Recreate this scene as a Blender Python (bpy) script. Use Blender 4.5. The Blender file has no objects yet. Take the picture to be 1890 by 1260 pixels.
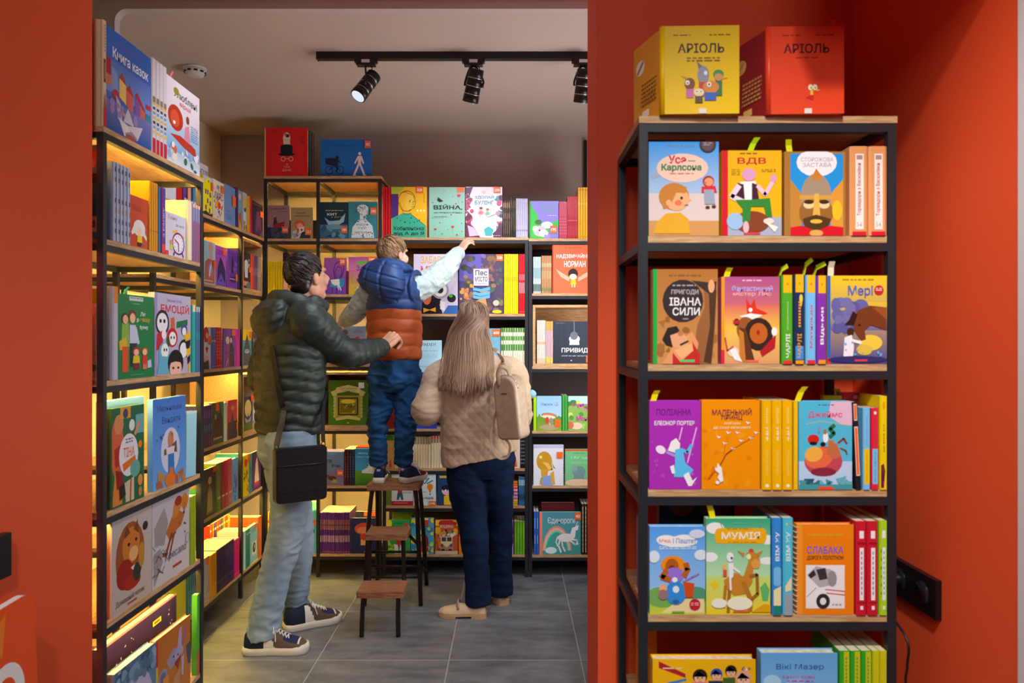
import bpy, math, random
import numpy as np
from mathutils import Vector, Matrix, noise
from mathutils.geometry import tessellate_polygon

# ------------------------------------------------------------------ camera, world, lights, exposure
SC = bpy.context.scene
COL = SC.collection
F, EYE = 1350.0, 1.45            # focal length in pixels of the 1890x1260 frame, eye height


def at(px, py, d):
    """the point that the photograph shows at (px, py), d metres deep into the shop"""
    return Vector(((px - 945) * d / F, d, EYE + (630 - py) * d / F))


cam = bpy.data.cameras.new('camera')
cam.lens, cam.sensor_width, cam.clip_start = 36 * F / 1890, 36, 0.05
cam.dof.use_dof, cam.dof.focus_distance, cam.dof.aperture_fstop = True, 3.95, 4.5
co = bpy.data.objects.new('camera', cam)
co.location, co.rotation_euler = (0, 0, EYE), (math.pi / 2, 0, 0)
COL.objects.link(co)
SC.camera = co

world = bpy.data.worlds.new('world')
world.use_nodes = True
world.node_tree.nodes['Background'].inputs[0].default_value = (0.72, 0.8, 1.0, 1)
world.node_tree.nodes['Background'].inputs[1].default_value = 0.045
SC.world = world
vs = SC.view_settings
vs.view_transform, vs.look, vs.gamma, vs.exposure = 'Standard', 'None', 1.0, -0.22
vs.use_curve_mapping = False


def lamp(kind, name, loc, target, power, color, size=0.1, spot=None, blend=0.5, size_y=None):
    l = bpy.data.lights.new(name, kind)
    l.energy, l.color = power, color
    if kind == 'AREA':
        l.size = size
        if size_y:
            l.shape, l.size_y = 'RECTANGLE', size_y
    else:
        l.shadow_soft_size = size
    if spot:
        l.spot_size, l.spot_blend = math.radians(spot), blend
    o = bpy.data.objects.new(name, l)
    o.location = loc
    o.rotation_euler = (Vector(target) - Vector(loc)).to_track_quat('-Z', 'Y').to_euler()
    COL.objects.link(o)
    return o


COOL, NEUT, WARM = (0.86, 0.92, 1.0), (1.0, 0.95, 0.9), (1.0, 0.56, 0.12)
# front room: ceiling spots in front of the niche and a wide unseen ceiling panel behind the camera
lamp('SPOT', 'front_ceiling_spot', (0.25, 0.05, 3.1), (0.9, 1.9, 0.2), 300, NEUT, 0.09, 60, 0.8)
lamp('SPOT', 'front_ceiling_spot', (-0.35, -0.5, 3.1), (-1.2, 1.5, 0.1), 200, NEUT, 0.09, 62, 0.9)
lamp('AREA', 'front_ceiling_panel', (-0.4, -1.2, 3.1), (0.0, 2.4, 1.2), 32, COOL, 0.9)
# back room: the track spots, and the ceiling spots of the same kind outside the picture
lamp('SPOT', 'track_spot_light', (-0.74, 3.46, 2.62), (-1.25, 2.7, 0.9), 30, COOL, 0.035, 62, 0.6)
lamp('SPOT', 'track_spot_light', (-0.21, 3.60, 2.62), (-0.3, 4.55, 1.6), 38, COOL, 0.035, 84, 0.6)
lamp('SPOT', 'track_spot_light', (0.34, 3.60, 2.62), (0.25, 4.55, 1.6), 34, COOL, 0.035, 84, 0.6)
lamp('SPOT', 'ceiling_spot_light', (0.85, 2.75, 2.78), (-0.55, 4.15, 1.3), 62, COOL, 0.04, 60, 0.5)
lamp('SPOT', 'ceiling_spot_light', (0.1, 2.65, 2.78), (-0.2, 4.3, 0.5), 55, COOL, 0.04, 74, 0.6)
lamp('SPOT', 'ceiling_spot_light', (-0.45, 2.55, 2.78), (-1.6, 3.4, 1.2), 30, COOL, 0.05, 84, 0.7)
# added fill from the unseen side, brightens the ceiling and the people
lamp('AREA', 'side_fill_light', (1.12, 3.45, 1.5), (-1.0, 3.7, 2.35), 44, NEUT, 1.2)

# ------------------------------------------------------------------ colours and materials


def lin(h, g=1.0):
    v = [int(h[i:i + 2], 16) / 255 for i in (0, 2, 4)]
    return tuple(min(0.92, g * (c / 12.92 if c <= 0.04045 else ((c + 0.055) / 1.055) ** 2.4)) for c in v) + (1.0,)


def new_mat(name):
    m = bpy.data.materials.new(name)
    m.use_nodes = True
    nt = m.node_tree
    return m, nt, nt.nodes['Principled BSDF']


def plain(name, h, rough=0.6, spec=0.3, metal=0.0, g=1.0, bump=None, sheen=0.0):
    m, nt, b = new_mat(name)
    b.inputs['Base Color'].default_value = lin(h, g)
    b.inputs['Roughness'].default_value = rough
    b.inputs['Specular IOR Level'].default_value = spec
    b.inputs['Metallic'].default_value = metal
    if sheen:
        b.inputs['Sheen Weight'].default_value = sheen
    if bump:
        add_bump(nt, b, *bump)
    return m


def add_bump(nt, b, scale, strength, dist=0.002, detail=4, stretch=None):
    n = nt.nodes.new('ShaderNodeTexNoise')
    n.inputs['Scale'].default_value = scale
    n.inputs['Detail'].default_value = detail
    tc = nt.nodes.new('ShaderNodeTexCoord')
    if stretch:
        mp = nt.nodes.new('ShaderNodeMapping')
        mp.inputs['Scale'].default_value = stretch
        nt.links.new(tc.outputs['Object'], mp.inputs[0])
        nt.links.new(mp.outputs[0], n.inputs['Vector'])
    else:
        nt.links.new(tc.outputs['Object'], n.inputs['Vector'])
    bp = nt.nodes.new('ShaderNodeBump')
    bp.inputs['Strength'].default_value = strength
    bp.inputs['Distance'].default_value = dist
    nt.links.new(n.outputs['Fac'], bp.inputs['Height'])
    nt.links.new(bp.outputs[0], b.inputs['Normal'])
    return n


def two_tone(name, h1, h2, scale, rough=0.5, stretch=(1, 1, 1), bump=0.0, spec=0.3, g=1.0, detail=6, lo=0.35, hi=0.65):
    m, nt, b = new_mat(name)
    tc = nt.nodes.new('ShaderNodeTexCoord')
    mp = nt.nodes.new('ShaderNodeMapping')
    mp.inputs['Scale'].default_value = stretch
    n = nt.nodes.new('ShaderNodeTexNoise')
    n.inputs['Scale'].default_value = scale
    n.inputs['Detail'].default_value = detail
    r = nt.nodes.new('ShaderNodeValToRGB')
    r.color_ramp.elements[0].position, r.color_ramp.elements[1].position = lo, hi
    r.color_ramp.elements[0].color, r.color_ramp.elements[1].color = lin(h1, g), lin(h2, g)
    L = nt.links.new
    L(tc.outputs['Object'], mp.inputs[0])
    L(mp.outputs[0], n.inputs['Vector'])
    L(n.outputs['Fac'], r.inputs[0])
    L(r.outputs[0], b.inputs['Base Color'])
    b.inputs['Roughness'].default_value = rough
    b.inputs['Specular IOR Level'].default_value = spec
    if bump:
        bp = nt.nodes.new('ShaderNodeBump')
        bp.inputs['Strength'].default_value = bump
        bp.inputs['Distance'].default_value = 0.002
        L(n.outputs['Fac'], bp.inputs['Height'])
        L(bp.outputs[0], b.inputs['Normal'])
    return m


def ink_mat(name, rough=0.38, spec=0.35):
    m, nt, b = new_mat(name)
    a = nt.nodes.new('ShaderNodeAttribute')
    a.attribute_name = 'ink'
    nt.links.new(a.outputs['Color'], b.inputs['Base Color'])
    b.inputs['Roughness'].default_value = rough
    b.inputs['Specular IOR Level'].default_value = spec
    return m


def glow(name, color, strength):
    m = bpy.data.materials.new(name)
    m.use_nodes = True
    nt = m.node_tree
    nt.nodes.clear()
    e = nt.nodes.new('ShaderNodeEmission')
    e.inputs[0].default_value = color + (1,)
    e.inputs[1].default_value = strength
    o = nt.nodes.new('ShaderNodeOutputMaterial')
    nt.links.new(e.outputs[0], o.inputs[0])
    return m


M = {}
M['print'] = ink_mat('printed_paper')
M['pages'] = two_tone('page_edges', 'cfc3a6', 'efe6d0', 60, 0.8, (1, 1, 1), 0, 0.1)
M['wood'] = two_tone('oak_board', 'b58a5c', 'd6b184', 6, 0.5, (3, 30, 30), 0.08)
M['wood_y'] = two_tone('oak_board_lengthwise', 'b58a5c', 'd6b184', 6, 0.5, (30, 3, 30), 0.08)
M['step'] = two_tone('brown_step_board', '6d4531', '9a6b4c', 5, 0.45, (3, 26, 26), 0.1)
M['metal'] = plain('black_powder_coated_metal', '24252a', 0.45, 0.4)
M['tube'] = plain('bronze_black_tube', '2b2320', 0.3, 0.5, 0.6)
M['orange'] = plain('orange_wall_paint', 'e2552a', 0.6, 0.25, bump=(320, 0.12, 0.001))
M['grey'] = plain('grey_wall_paint', 'b4a8a8', 0.8, 0.2, bump=(90, 0.06))
M['ceil'] = plain('ceiling_paint', 'c4b8b4', 0.85, 0.2, bump=(90, 0.06))
M['soffit'] = plain('soffit_paint', 'c4bcc0', 0.85, 0.2)
M['cream'] = plain('cream_wall_paint', 'e6dcc4', 0.8, 0.2, bump=(60, 0.05))
M['white'] = plain('white_trim', 'd6d6d8', 0.5, 0.3)
M['black'] = plain('black_plastic', '101014', 0.35, 0.4)
M['silver'] = plain('silver_ring', 'd8d8dc', 0.25, 0.5, 0.9)
M['led'] = glow('warm_led', (1.0, 0.68, 0.14), 235.0)
M['lens'] = glow('lamp_lens', (0.8, 0.9, 1.0), 1.1)


def floor_material():
    m, nt, b = new_mat('slate_tiles')
    L, N = nt.links.new, nt.nodes.new
    geo = N('ShaderNodeNewGeometry')
    sep = N('ShaderNodeSeparateXYZ')
    L(geo.outputs['Position'], sep.inputs[0])

    def math_(op, a, bb=None):
        n = N('ShaderNodeMath')
        n.operation = op
        for i, v in enumerate((a, bb)):
            if v is None:
                continue
            if isinstance(v, (int, float)):
                n.inputs[i].default_value = v
            else:
                L(v, n.inputs[i])
        return n.outputs[0]
    ix = math_('DIVIDE', math_('ADD', sep.outputs[0], 0.287 + 6.0), 0.6)
    iy = math_('DIVIDE', math_('ADD', sep.outputs[1], 6.0 - 3.33 + 0.6), 0.6)
    fx, fy = math_('FRACT', ix), math_('FRACT', iy)
    dx = math_('ABSOLUTE', math_('SUBTRACT', fx, 0.5))
    dy = math_('ABSOLUTE', math_('SUBTRACT', fy, 0.5))
    edge = math_('GREATER_THAN', math_('MAXIMUM', dx, dy), 0.5 - 0.0035)
    cell = N('ShaderNodeCombineXYZ')
    L(math_('FLOOR', ix), cell.inputs[0])
    L(math_('FLOOR', iy), cell.inputs[1])
    wn = N('ShaderNodeTexWhiteNoise')
    wn.noise_dimensions = '3D'
    L(cell.outputs[0], wn.inputs['Vector'])
    off = N('ShaderNodeVectorMath')
    off.operation = 'MULTIPLY_ADD'
    L(wn.outputs['Color'], off.inputs[0])
    off.inputs[1].default_value = (9, 9, 9)
    L(geo.outputs['Position'], off.inputs[2])
    mp = N('ShaderNodeMapping')
    mp.inputs['Scale'].default_value = (1.0, 2.4, 1.0)
    L(off.outputs[0], mp.inputs[0])
    n1 = N('ShaderNodeTexNoise')
    n1.inputs['Scale'].default_value = 5
    n1.inputs['Detail'].default_value = 10
    n1.inputs['Roughness'].default_value = 0.65
    L(mp.outputs[0], n1.inputs['Vector'])
    r = N('ShaderNodeValToRGB')
    r.color_ramp.elements[0].position, r.color_ramp.elements[1].position = 0.3, 0.72
    r.color_ramp.elements[0].color, r.color_ramp.elements[1].color = lin('4c5057'), lin('7b7f86')
    L(n1.outputs['Fac'], r.inputs[0])
    mix = N('ShaderNodeMix')
    mix.data_type = 'RGBA'
    L(edge, mix.inputs['Factor'])
    L(r.outputs[0], mix.inputs['A'])
    mix.inputs['B'].default_value = lin('a2a4a6')
    L(mix.outputs['Result'], b.inputs['Base Color'])
    rr = N('ShaderNodeMapRange')
    rr.inputs['To Min'].default_value, rr.inputs['To Max'].default_value = 0.28, 0.55
    L(n1.outputs['Fac'], rr.inputs[0])
    L(rr.outputs[0], b.inputs['Roughness'])
    bp = N('ShaderNodeBump')
    bp.inputs['Strength'].default_value = 0.12
    bp.inputs['Distance'].default_value = 0.003
    L(n1.outputs['Fac'], bp.inputs['Height'])
    L(bp.outputs[0], b.inputs['Normal'])
    return m


M['floor'] = floor_material()

# ------------------------------------------------------------------ mesh building


def quad_box(x0, x1, y0, y1, z0, z1):
    v = [(x0, y0, z0), (x1, y0, z0), (x1, y1, z0), (x0, y1, z0), (x0, y0, z1), (x1, y0, z1), (x1, y1, z1), (x0, y1, z1)]
    f = [(0, 3, 2, 1), (4, 5, 6, 7), (0, 1, 5, 4), (1, 2, 6, 5), (2, 3, 7, 6), (3, 0, 4, 7)]
    return v, f


class MB:
    """collects faces (with an ink colour each) and links them as one mesh object"""

    def __init__(self):
        self.v, self.f, self.c = [], [], []

    def add(self, v, f, col=None):
        n = len(self.v)
        self.v += [tuple(p) for p in v]
        for q in f:
            self.f.append(tuple(i + n for i in q))
            self.c.append(col)
        return self

    def box(self, x0, x1, y0, y1, z0, z1, col=None):
        return self.add(*quad_box(x0, x1, y0, y1, z0, z1), col)

    def bar(self, a, b, w, h=None, col=None):
        a, b = Vector(a), Vector(b)
        d = (b - a).normalized()
        up = Vector((0, 0, 1)) if abs(d.z) < 0.9 else Vector((0, 1, 0))
        s = d.cross(up).normalized()
        u = s.cross(d)
        h = h or w
        s, u = s * w / 2, u * h / 2
        v = [a - s - u, a + s - u, a + s + u, a - s + u, b - s - u, b + s - u, b + s + u, b - s + u]
        return self.add(v, [(0, 1, 2, 3), (7, 6, 5, 4), (0, 4, 5, 1), (1, 5, 6, 2), (2, 6, 7, 3), (3, 7, 4, 0)], col)

    def tube(self, pts, r, n=12, col=None, sub=0, cap=True):
        pts = [Vector(p) for p in pts]
        rs = list(r) if hasattr(r, '__len__') else [r] * len(pts)
        if sub:
            pts, rs = smooth_path(pts, rs, sub)
        T = [(pts[min(i + 1, len(pts) - 1)] - pts[max(i - 1, 0)]).normalized() for i in range(len(pts))]
        nrm = T[0].orthogonal().normalized()
        v, f = [], []
        for i, p in enumerate(pts):
            nrm = (nrm - T[i] * nrm.dot(T[i])).normalized()
            bn = T[i].cross(nrm)
            rr = rs[i]
            ra, rb = rr if hasattr(rr, '__len__') else (rr, rr)
            for k in range(n):
                a = 2 * math.pi * k / n
                v.append(p + nrm * (ra * math.cos(a)) + bn * (rb * math.sin(a)))
        for i in range(len(pts) - 1):
            for k in range(n):
                k2 = (k + 1) % n
                f.append((i * n + k, i * n + k2, (i + 1) * n + k2, (i + 1) * n + k))
        if cap:
            f.append(tuple(reversed(range(n))))
            f.append(tuple((len(pts) - 1) * n + k for k in range(n)))
        return self.add(v, f, col)

    def ellipsoid(self, c, r, axes=None, n=20, m=14, col=None):
        c = Vector(c)
        ax = axes or (Vector((1, 0, 0)), Vector((0, 1, 0)), Vector((0, 0, 1)))
        v = [c - ax[2] * r[2]]
        for i in range(1, m):
            ph = -math.pi / 2 + math.pi * i / m
            for k in range(n):
                a = 2 * math.pi * k / n
                v.append(c + ax[0] * (r[0] * math.cos(ph) * math.cos(a)) + ax[1] * (r[1] * math.cos(ph) * math.sin(a)) + ax[2] * (r[2] * math.sin(ph)))
        v.append(c + ax[2] * r[2])
        f = []
        for k in range(n):
            f.append((0, 1 + (k + 1) % n, 1 + k))
            f.append((len(v) - 1, len(v) - 1 - n + k, len(v) - 1 - n + (k + 1) % n))
        for i in range(m - 2):
            for k in range(n):
                a, b = 1 + i * n + k, 1 + i * n + (k + 1) % n
                f.append((a, b, b + n, a + n))
        return self.add(v, f, col)

    def rings(self, rs, col=None, cap=True):
        """loft through rings, each a list of points of one length"""
        n = len(rs[0])
        v = [p for r in rs for p in r]
        f = []
        for i in range(len(rs) - 1):
            for k in range(n):
                k2 = (k + 1) % n
                f.append((i * n + k, i * n + k2, (i + 1) * n + k2, (i + 1) * n + k))
        if cap:
            f.append(tuple(reversed(range(n))))
            f.append(tuple((len(rs) - 1) * n + k for k in range(n)))
        return self.add(v, f, col)

    def prism(self, poly, axis, a, b, col=None):
        """extrude a 2-D outline along an axis ('x','y','z') from a to b"""
        def p3(u, w, t):
            return {'x': (t, u, w), 'y': (u, t, w), 'z': (u, w, t)}[axis]
        n = len(poly)
        v = [p3(u, w, a) for u, w in poly] + [p3(u, w, b) for u, w in poly]
        f = [(k, (k + 1) % n, n + (k + 1) % n, n + k) for k in range(n)]
        tri = tessellate_polygon([[Vector((u, w, 0)) for u, w in poly]])
        f += [tuple(t) for t in tri] + [tuple(n + i for i in reversed(t)) for t in tri]
        return self.add(v, f, col)

    def mesh(self, name, mat=None, smooth=False):
        me = bpy.data.meshes.new(name)
        me.from_pydata([tuple(p) for p in self.v], [], self.f)
        if mat:
            me.materials.append(mat)
        if any(c is not None for c in self.c):
            at_ = me.color_attributes.new('ink', 'FLOAT_COLOR', 'CORNER')
            buf = []
            for q, c in zip(self.f, self.c):
                if c is None:
                    c = (0.5, 0.5, 0.5, 1)
                if isinstance(c[0], tuple):
                    for k in range(len(q)):
                        buf += c[k]
                else:
                    buf += c * len(q)
            at_.data.foreach_set('color', buf)
        if smooth:
            me.polygons.foreach_set('use_smooth', [True] * len(me.polygons))
        me.update()
        return me

    def build(self, name, mat=None, parent=None, smooth=False):
        me = self.mesh(name, mat, smooth)
        o = bpy.data.objects.new(name, me)
        COL.objects.link(o)
        if parent:
            o.parent = parent
        return o


def smooth_path(pts, rs, sub):
    out, ro = [], []
    n = len(pts)
    isn = hasattr(rs[0], '__len__')
    for i in range(n - 1):
        p0, p1, p2, p3 = pts[max(i - 1, 0)], pts[i], pts[i + 1], pts[min(i + 2, n - 1)]
        for k in range(sub):
            t = k / sub
            out.append(0.5 * ((2 * p1) + (p2 - p0) * t + (2 * p0 - 5 * p1 + 4 * p2 - p3) * t * t + (3 * p1 - p0 - 3 * p2 + p3) * t ** 3))
            s = t * t * (3 - 2 * t)
            if isn:
                ro.append(tuple(a * (1 - s) + b * s for a, b in zip(rs[i], rs[i + 1])))
            else:
                ro.append(rs[i] * (1 - s) + rs[i + 1] * s)
    out.append(pts[-1])
    ro.append(rs[-1])
    return out, ro


def tag(o, label=None, cat=None, group=None, kind=None):
    if label:
        o['label'] = label
    if cat:
        o['category'] = cat
    if group:
        o['group'] = group
    if kind:
        o['kind'] = kind
    return o


def empty(name, loc, rot=(0, 0, 0), label=None, cat=None, group=None):
    o = bpy.data.objects.new(name, None)
    o.empty_display_size = 0.05
    o.location, o.rotation_euler = loc, rot
    COL.objects.link(o)
    return tag(o, label, cat, group)


def structure(name, mb, mat):
    return tag(mb.build(name, mat), kind='structure')


# ------------------------------------------------------------------ the rooms
structure('floor', MB().box(-3, 3, -2.5, 5.1, -0.05, 0), M['floor'])
structure('wall_back', MB().box(-2.2, 1.4, 4.97, 5.1, 0, 2.85), M['grey'])
structure('wall_left', MB().box(-2.2, -1.98, 2.17, 4.97, 0, 2.85), M['cream'])
structure('wall_added_right', MB().box(1.2, 1.4, 2.39, 4.97, 0, 2.85), M['grey'])  # unseen wall, added to block and bounce the light
structure('ceiling', MB().box(-2.2, 1.4, 2.17, 5.1, 2.85, 2.95), M['ceil'])
structure('wall_front_left', MB().box(-1.40, -1.2425, -2.5, 2.165, 0, 3.3), M['orange'])
structure('wall_niche_back', MB().box(0.2465, 1.10, 2.10, 2.387, 0, 3.3), M['orange'])
structure('wall_niche_right', MB().box(0.978, 1.10, 1.412, 2.10, 0, 3.3), M['orange'])
structure('wall_niche_header', MB().box(0.62, 1.10, 1.412, 1.56, 2.22, 3.3), M['orange'])
structure('wall_opening_header', MB().box(-1.40, 0.2465, 2.17, 2.387, 2.64, 3.3), M['orange'])
structure('trim_1', MB().box(0.975, 1.3, 1.36, 1.41, 0, 3.3), M['white'])
# hanging bulkhead with a rounded corner at the entrance of the back room
so = [(-1.98, 2.35), (-1.63, 2.35)] + [(-1.63 + 0.05 * (1 - math.cos(a * math.pi / 16)), 2.764 + 0.05 * math.sin(a * math.pi / 16)) for a in range(9)]
so += [(1.2, 2.814), (1.2, 2.85), (-1.98, 2.85)]
structure('trim_2', MB().prism(so, 'y', 3.0, 3.04), M['soffit'])
# ------------------------------------------------------------------ printed covers
INK_GAIN = 1.3
_text = {}


def text_shape(s, bold):
    """triangles of a line of lettering, scaled to the unit square"""
    key = (s, bold)
    if key not in _text:
        cu = bpy.data.curves.new('lettering', 'FONT')
        cu.body, cu.resolution_u, cu.offset = s, 2, 0.018 * bold
        ob = bpy.data.objects.new('lettering', cu)
        COL.objects.link(ob)
        dg = bpy.context.evaluated_depsgraph_get()
        me = bpy.data.meshes.new_from_object(ob.evaluated_get(dg))
        v = [(p.co.x, p.co.y) for p in me.vertices]
        f = [tuple(p.vertices) for p in me.polygons]
        bpy.data.objects.remove(ob)
        bpy.data.curves.remove(cu)
        bpy.data.meshes.remove(me)
        if not v:
            v, f = [(0, 0), (1, 0), (0, 1)], []
        x0, x1 = min(p[0] for p in v), max(p[0] for p in v)
        y0, y1 = min(p[1] for p in v), max(p[1] for p in v)
        _text[key] = ([((x - x0) / (x1 - x0 or 1), (y - y0) / (y1 - y0 or 1)) for x, y in v], f)
    return _text[key]


# the drawing words: every one takes u to the right, v downwards
def E(x, y, rx, ry, c, a=0): return ('e', x, y, rx, ry, c, a)
def R(x0, y0, x1, y1, c, c2=None): return ('r', x0, y0, x1, y1, c, c2)
def P(c, *p): return ('p', c, p)
def T(s, x0, y0, x1, y1, c, b=1, r=0): return ('t', s, x0, y0, x1, y1, c, b, r)
def L(c, w, *p): return ('l', c, w, p)
def G(x, y, s, prims, sx=1): return ('g', x, y, s, prims, sx)


def S(x0, y0, x1, y1, c, n=1):
    """lines of print too small to read: rows of short dashes"""
    rnd = random.Random(int(x0 * 997 + y0 * 7919))
    out, hh = [], (y1 - y0) / n
    for i in range(n):
        x = x0
        while x < x1 - 0.01:
            w = min(rnd.uniform(0.03, 0.11), x1 - x)
            out.append(R(x, y0 + i * hh, x + w, y0 + i * hh + hh * 0.5, c))
            x += w + 0.022
    return out


def D(seed, n, x0, y0, x1, y1, cols, s0=0.03, s1=0.1, kinds='etr'):
    """a scatter of small printed shapes"""
    rnd = random.Random(seed)
    out = []
    for _ in range(n):
        x, y, s, c = rnd.uniform(x0, x1), rnd.uniform(y0, y1), rnd.uniform(s0, s1), rnd.choice(cols)
        k = rnd.choice(kinds)
        if k == 'e':
            out.append(E(x, y, s, s * rnd.uniform(0.5, 1.1), c, rnd.uniform(0, 3)))
        elif k == 't':
            a = rnd.uniform(0, 6.3)
            out.append(P(c, *[(x + s * 1.2 * math.cos(a + i * 2.1), y + s * math.sin(a + i * 2.1)) for i in range(3)]))
        elif k == 'r':
            out.append(R(x - s * 0.7, y - s * 0.6, x + s * 0.7, y + s * 0.6, c))
        else:
            out.append(L(c, s * 0.18, (x - s, y - s * rnd.uniform(-1, 1)), (x, y), (x + s, y + s * rnd.uniform(-1, 1))))
    return out


def draw(mb, prims, w, h, y, ox=0.0, oz=0.0, gain=None, x0=None):
    """lays prims on the plane y (facing -Y); u runs over w from x0, v over h downwards"""
    g = gain or INK_GAIN
    k = [0]
    bx0 = ox + (-w / 2 if x0 is None else x0)
    bx1, bz0, bz1 = bx0 + w, oz, oz + h

    def run(prims, fx, fz, ux, uz):
        for q in prims:
            if isinstance(q, list):
                run(q, fx, fz, ux, uz)
                continue
            t = q[0]
            k[0] += 1
            yy = y - 0.00005 * k[0] - 0.0001

            def cl(X, Z):
                return (min(max(X, bx0), bx1), yy, min(max(Z, bz0), bz1))

            def pt(u, v):
                return cl(fx + u * ux, fz - v * uz)
            if t == 'e':
                _, x, yv, rx, ry, c, a = q
                n = 18 if max(rx * ux, ry * uz) > 0.006 else 9
                ca, sa = math.cos(a), math.sin(a)
                ps = []
                for i in range(n):
                    al = -2 * math.pi * i / n
                    ex, ez = rx * ux * math.cos(al), ry * uz * math.sin(al)
                    ps.append(cl(fx + x * ux + ex * ca - ez * sa, fz - yv * uz + ex * sa + ez * ca))
                mb.add(ps[::-1], [tuple(range(n))], lin(c, g))
            elif t == 'r':
                _, a0, b0, a1, b1, c, c2 = q
                col = lin(c, g)
                if c2:
                    d2 = lin(c2, g)
                    col = (col, col, d2, d2)
                mb.add([pt(a0, b1), pt(a1, b1), pt(a1, b0), pt(a0, b0)], [(0, 1, 2, 3)], col)
            elif t == 'p':
                ps = [pt(*p) for p in q[2]]
                tri = tessellate_polygon([[Vector((p[0], p[2], 0)) for p in ps]])
                fs = []
                for a, b, c_ in tri:
                    A, B, C_ = ps[a], ps[b], ps[c_]
                    cr = (B[0] - A[0]) * (C_[2] - A[2]) - (B[2] - A[2]) * (C_[0] - A[0])
                    fs.append((a, b, c_) if cr > 0 else (a, c_, b))
                mb.add(ps, fs, lin(q[1], g))
            elif t == 'l':
                _, c, wd, p = q
                ps = [Vector((pt(*a)[0], pt(*a)[2])) for a in p]
                hw = wd * ux / 2
                for a, b in zip(ps, ps[1:]):
                    d = b - a
                    if d.length < 1e-6:
                        continue
                    nn = Vector((-d.y, d.x)).normalized() * hw
                    e = d.normalized() * hw * 0.4
                    mb.add([(z.x, yy, z.y) for z in (a - nn - e, b - nn + e, b + nn + e, a + nn - e)], [(0, 1, 2, 3)], lin(c, g))
            elif t == 't':
                _, s, a0, b0, a1, b1, c, bold, rot = q
                v, f = text_shape(s, bold)
                if rot == 0:
                    ps = [pt(a0 + p[0] * (a1 - a0), b1 - p[1] * (b1 - b0)) for p in v]
                elif rot > 0:                                  # reads upwards
                    ps = [pt(a1 - p[1] * (a1 - a0), b1 - p[0] * (b1 - b0)) for p in v]
                    ps = [pt(a0 + (1 - p[1]) * (a1 - a0), b1 - p[0] * (b1 - b0)) for p in v]
                else:                                          # reads downwards
                    ps = [pt(a0 + p[1] * (a1 - a0), b0 + p[0] * (b1 - b0)) for p in v]
                mb.add(ps, f, lin(c, g))
            elif t == 'g':
                _, x, yv, s, sub, sx = q
                run(sub, fx + x * ux, fz - yv * uz, s * ux * sx, s * ux)
    run(prims, ox + (-w / 2 if x0 is None else x0), oz + h, w, h)


# small drawings in a frame of about -1..1, y downwards
def kid(skin='e6b08c', hair='5a3620', cloth='c8452f', legs='2d3a66'):
    return [R(-.32, .9, -.06, 1.9, legs), R(.06, .9, .32, 1.9, legs), P(cloth, (-.45, .1), (.45, .1), (.55, 1.05), (-.55, 1.05)),
            L(cloth, .2, (-.4, .25), (-.8, .9)), L(cloth, .2, (.4, .25), (.85, .7)), E(0, -.4, .48, .5, skin), E(0, -.68, .5, .3, hair),
            E(-.17, -.35, .06, .08, '20202a'), E(.17, -.35, .06, .08, '20202a'), L('a04040', .06, (-.12, -.15), (.12, -.15))]


def face(skin='e8b590', hair='4a2c1c', eye='26242c'):
    return [E(0, -.15, .95, .95, hair), E(0, .1, .74, .8, skin), E(-.28, .05, .1, .12, eye), E(.28, .05, .1, .12, eye),
            L('a8685a', .07, (0, .1), (-.06, .34)), L('b04848', .09, (-.2, .52), (.2, .52)), P(hair, (-.8, -.1), (-.2, -.85), (.8, -.1), (.6, -.75), (-.5, -.8))]


def tree(leaf='3f7a35', trunk='6a4a2c'):
    return [R(-.12, .2, .12, 1, trunk), E(0, -.25, .6, .65, leaf), E(-.35, .05, .4, .36, leaf), E(.36, .02, .38, .36, leaf)]


def house(wall='d98b3a', roof='9b3a2a', win='f1e2a0'):
    return [R(-.6, -.4, .6, 1, wall), P(roof, (-.75, -.4), (0, -1.1), (.75, -.4)), R(-.38, -.1, -.1, .25, win), R(.12, -.1, .4, .25, win), R(-.16, .5, .18, 1, roof)]


def flower(c='c81e2a', stem='4a7a70'):
    return [L(stem, .06, (0, .2), (0, 2.2)), E(0, 0, .5, .42, c), E(-.26, -.1, .26, .3, c), E(.26, -.1, .26, .3, c)]


def bird(c='c88a3a', c2='f0e6d0'):
    return [E(0, 0, .7, .42, c), E(.62, -.3, .3, .28, c), P('e0a030', (.86, -.36), (1.2, -.26), (.88, -.18)), P(c2, (-.3, -.1), (.35, .05), (-.1, .35)), P(c, (-.6, 0), (-1.2, -.25), (-1.1, .2)), E(.7, -.36, .05, .05, '101014')]


def beast(c='b97a3c', c2='8a5528', head='b97a3c'):
    return [R(-.75, .3, -.55, 1.15, c2), R(-.4, .3, -.22, 1.15, c), R(.32, .3, .5, 1.15, c2), R(.6, .3, .78, 1.15, c), E(0, .1, .9, .45, c),
            P(c, (.55, .1), (.75, -.9), (1.05, -.8), (.95, .3)), E(1.05, -.85, .36, .22, head, -.3), P(head, (.85, -1.0), (.82, -1.3), (.98, -1.02)), E(1.12, -.92, .05, .05, '181414')]


def cap_kid(hair='b5742a', skin='e0a070', cloth='d09a20'):
    return [E(-.05, -.1, .95, .85, hair), E(.12, .05, .76, .74, skin), P(skin, (.8, -.1), (1.05, .12), (.78, .26)), P(hair, (-.9, -.1), (-.35, -.9), (.75, -.7), (.7, -.3), (.1, -.34), (-.3, .5), (-.7, .7)),
            E(.22, .3, .22, .18, 'd9694a'), E(.42, .0, .09, .1, '2a2a30'), L('9a4a3a', .07, (.62, .45), (.82, .42)), E(-.38, .3, .16, .2, skin),
            P(cloth, (-.55, .95), (.35, .9), (.85, 1.3), (.95, 2.2), (-1.3, 2.2), (-1.1, 1.5))]


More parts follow.
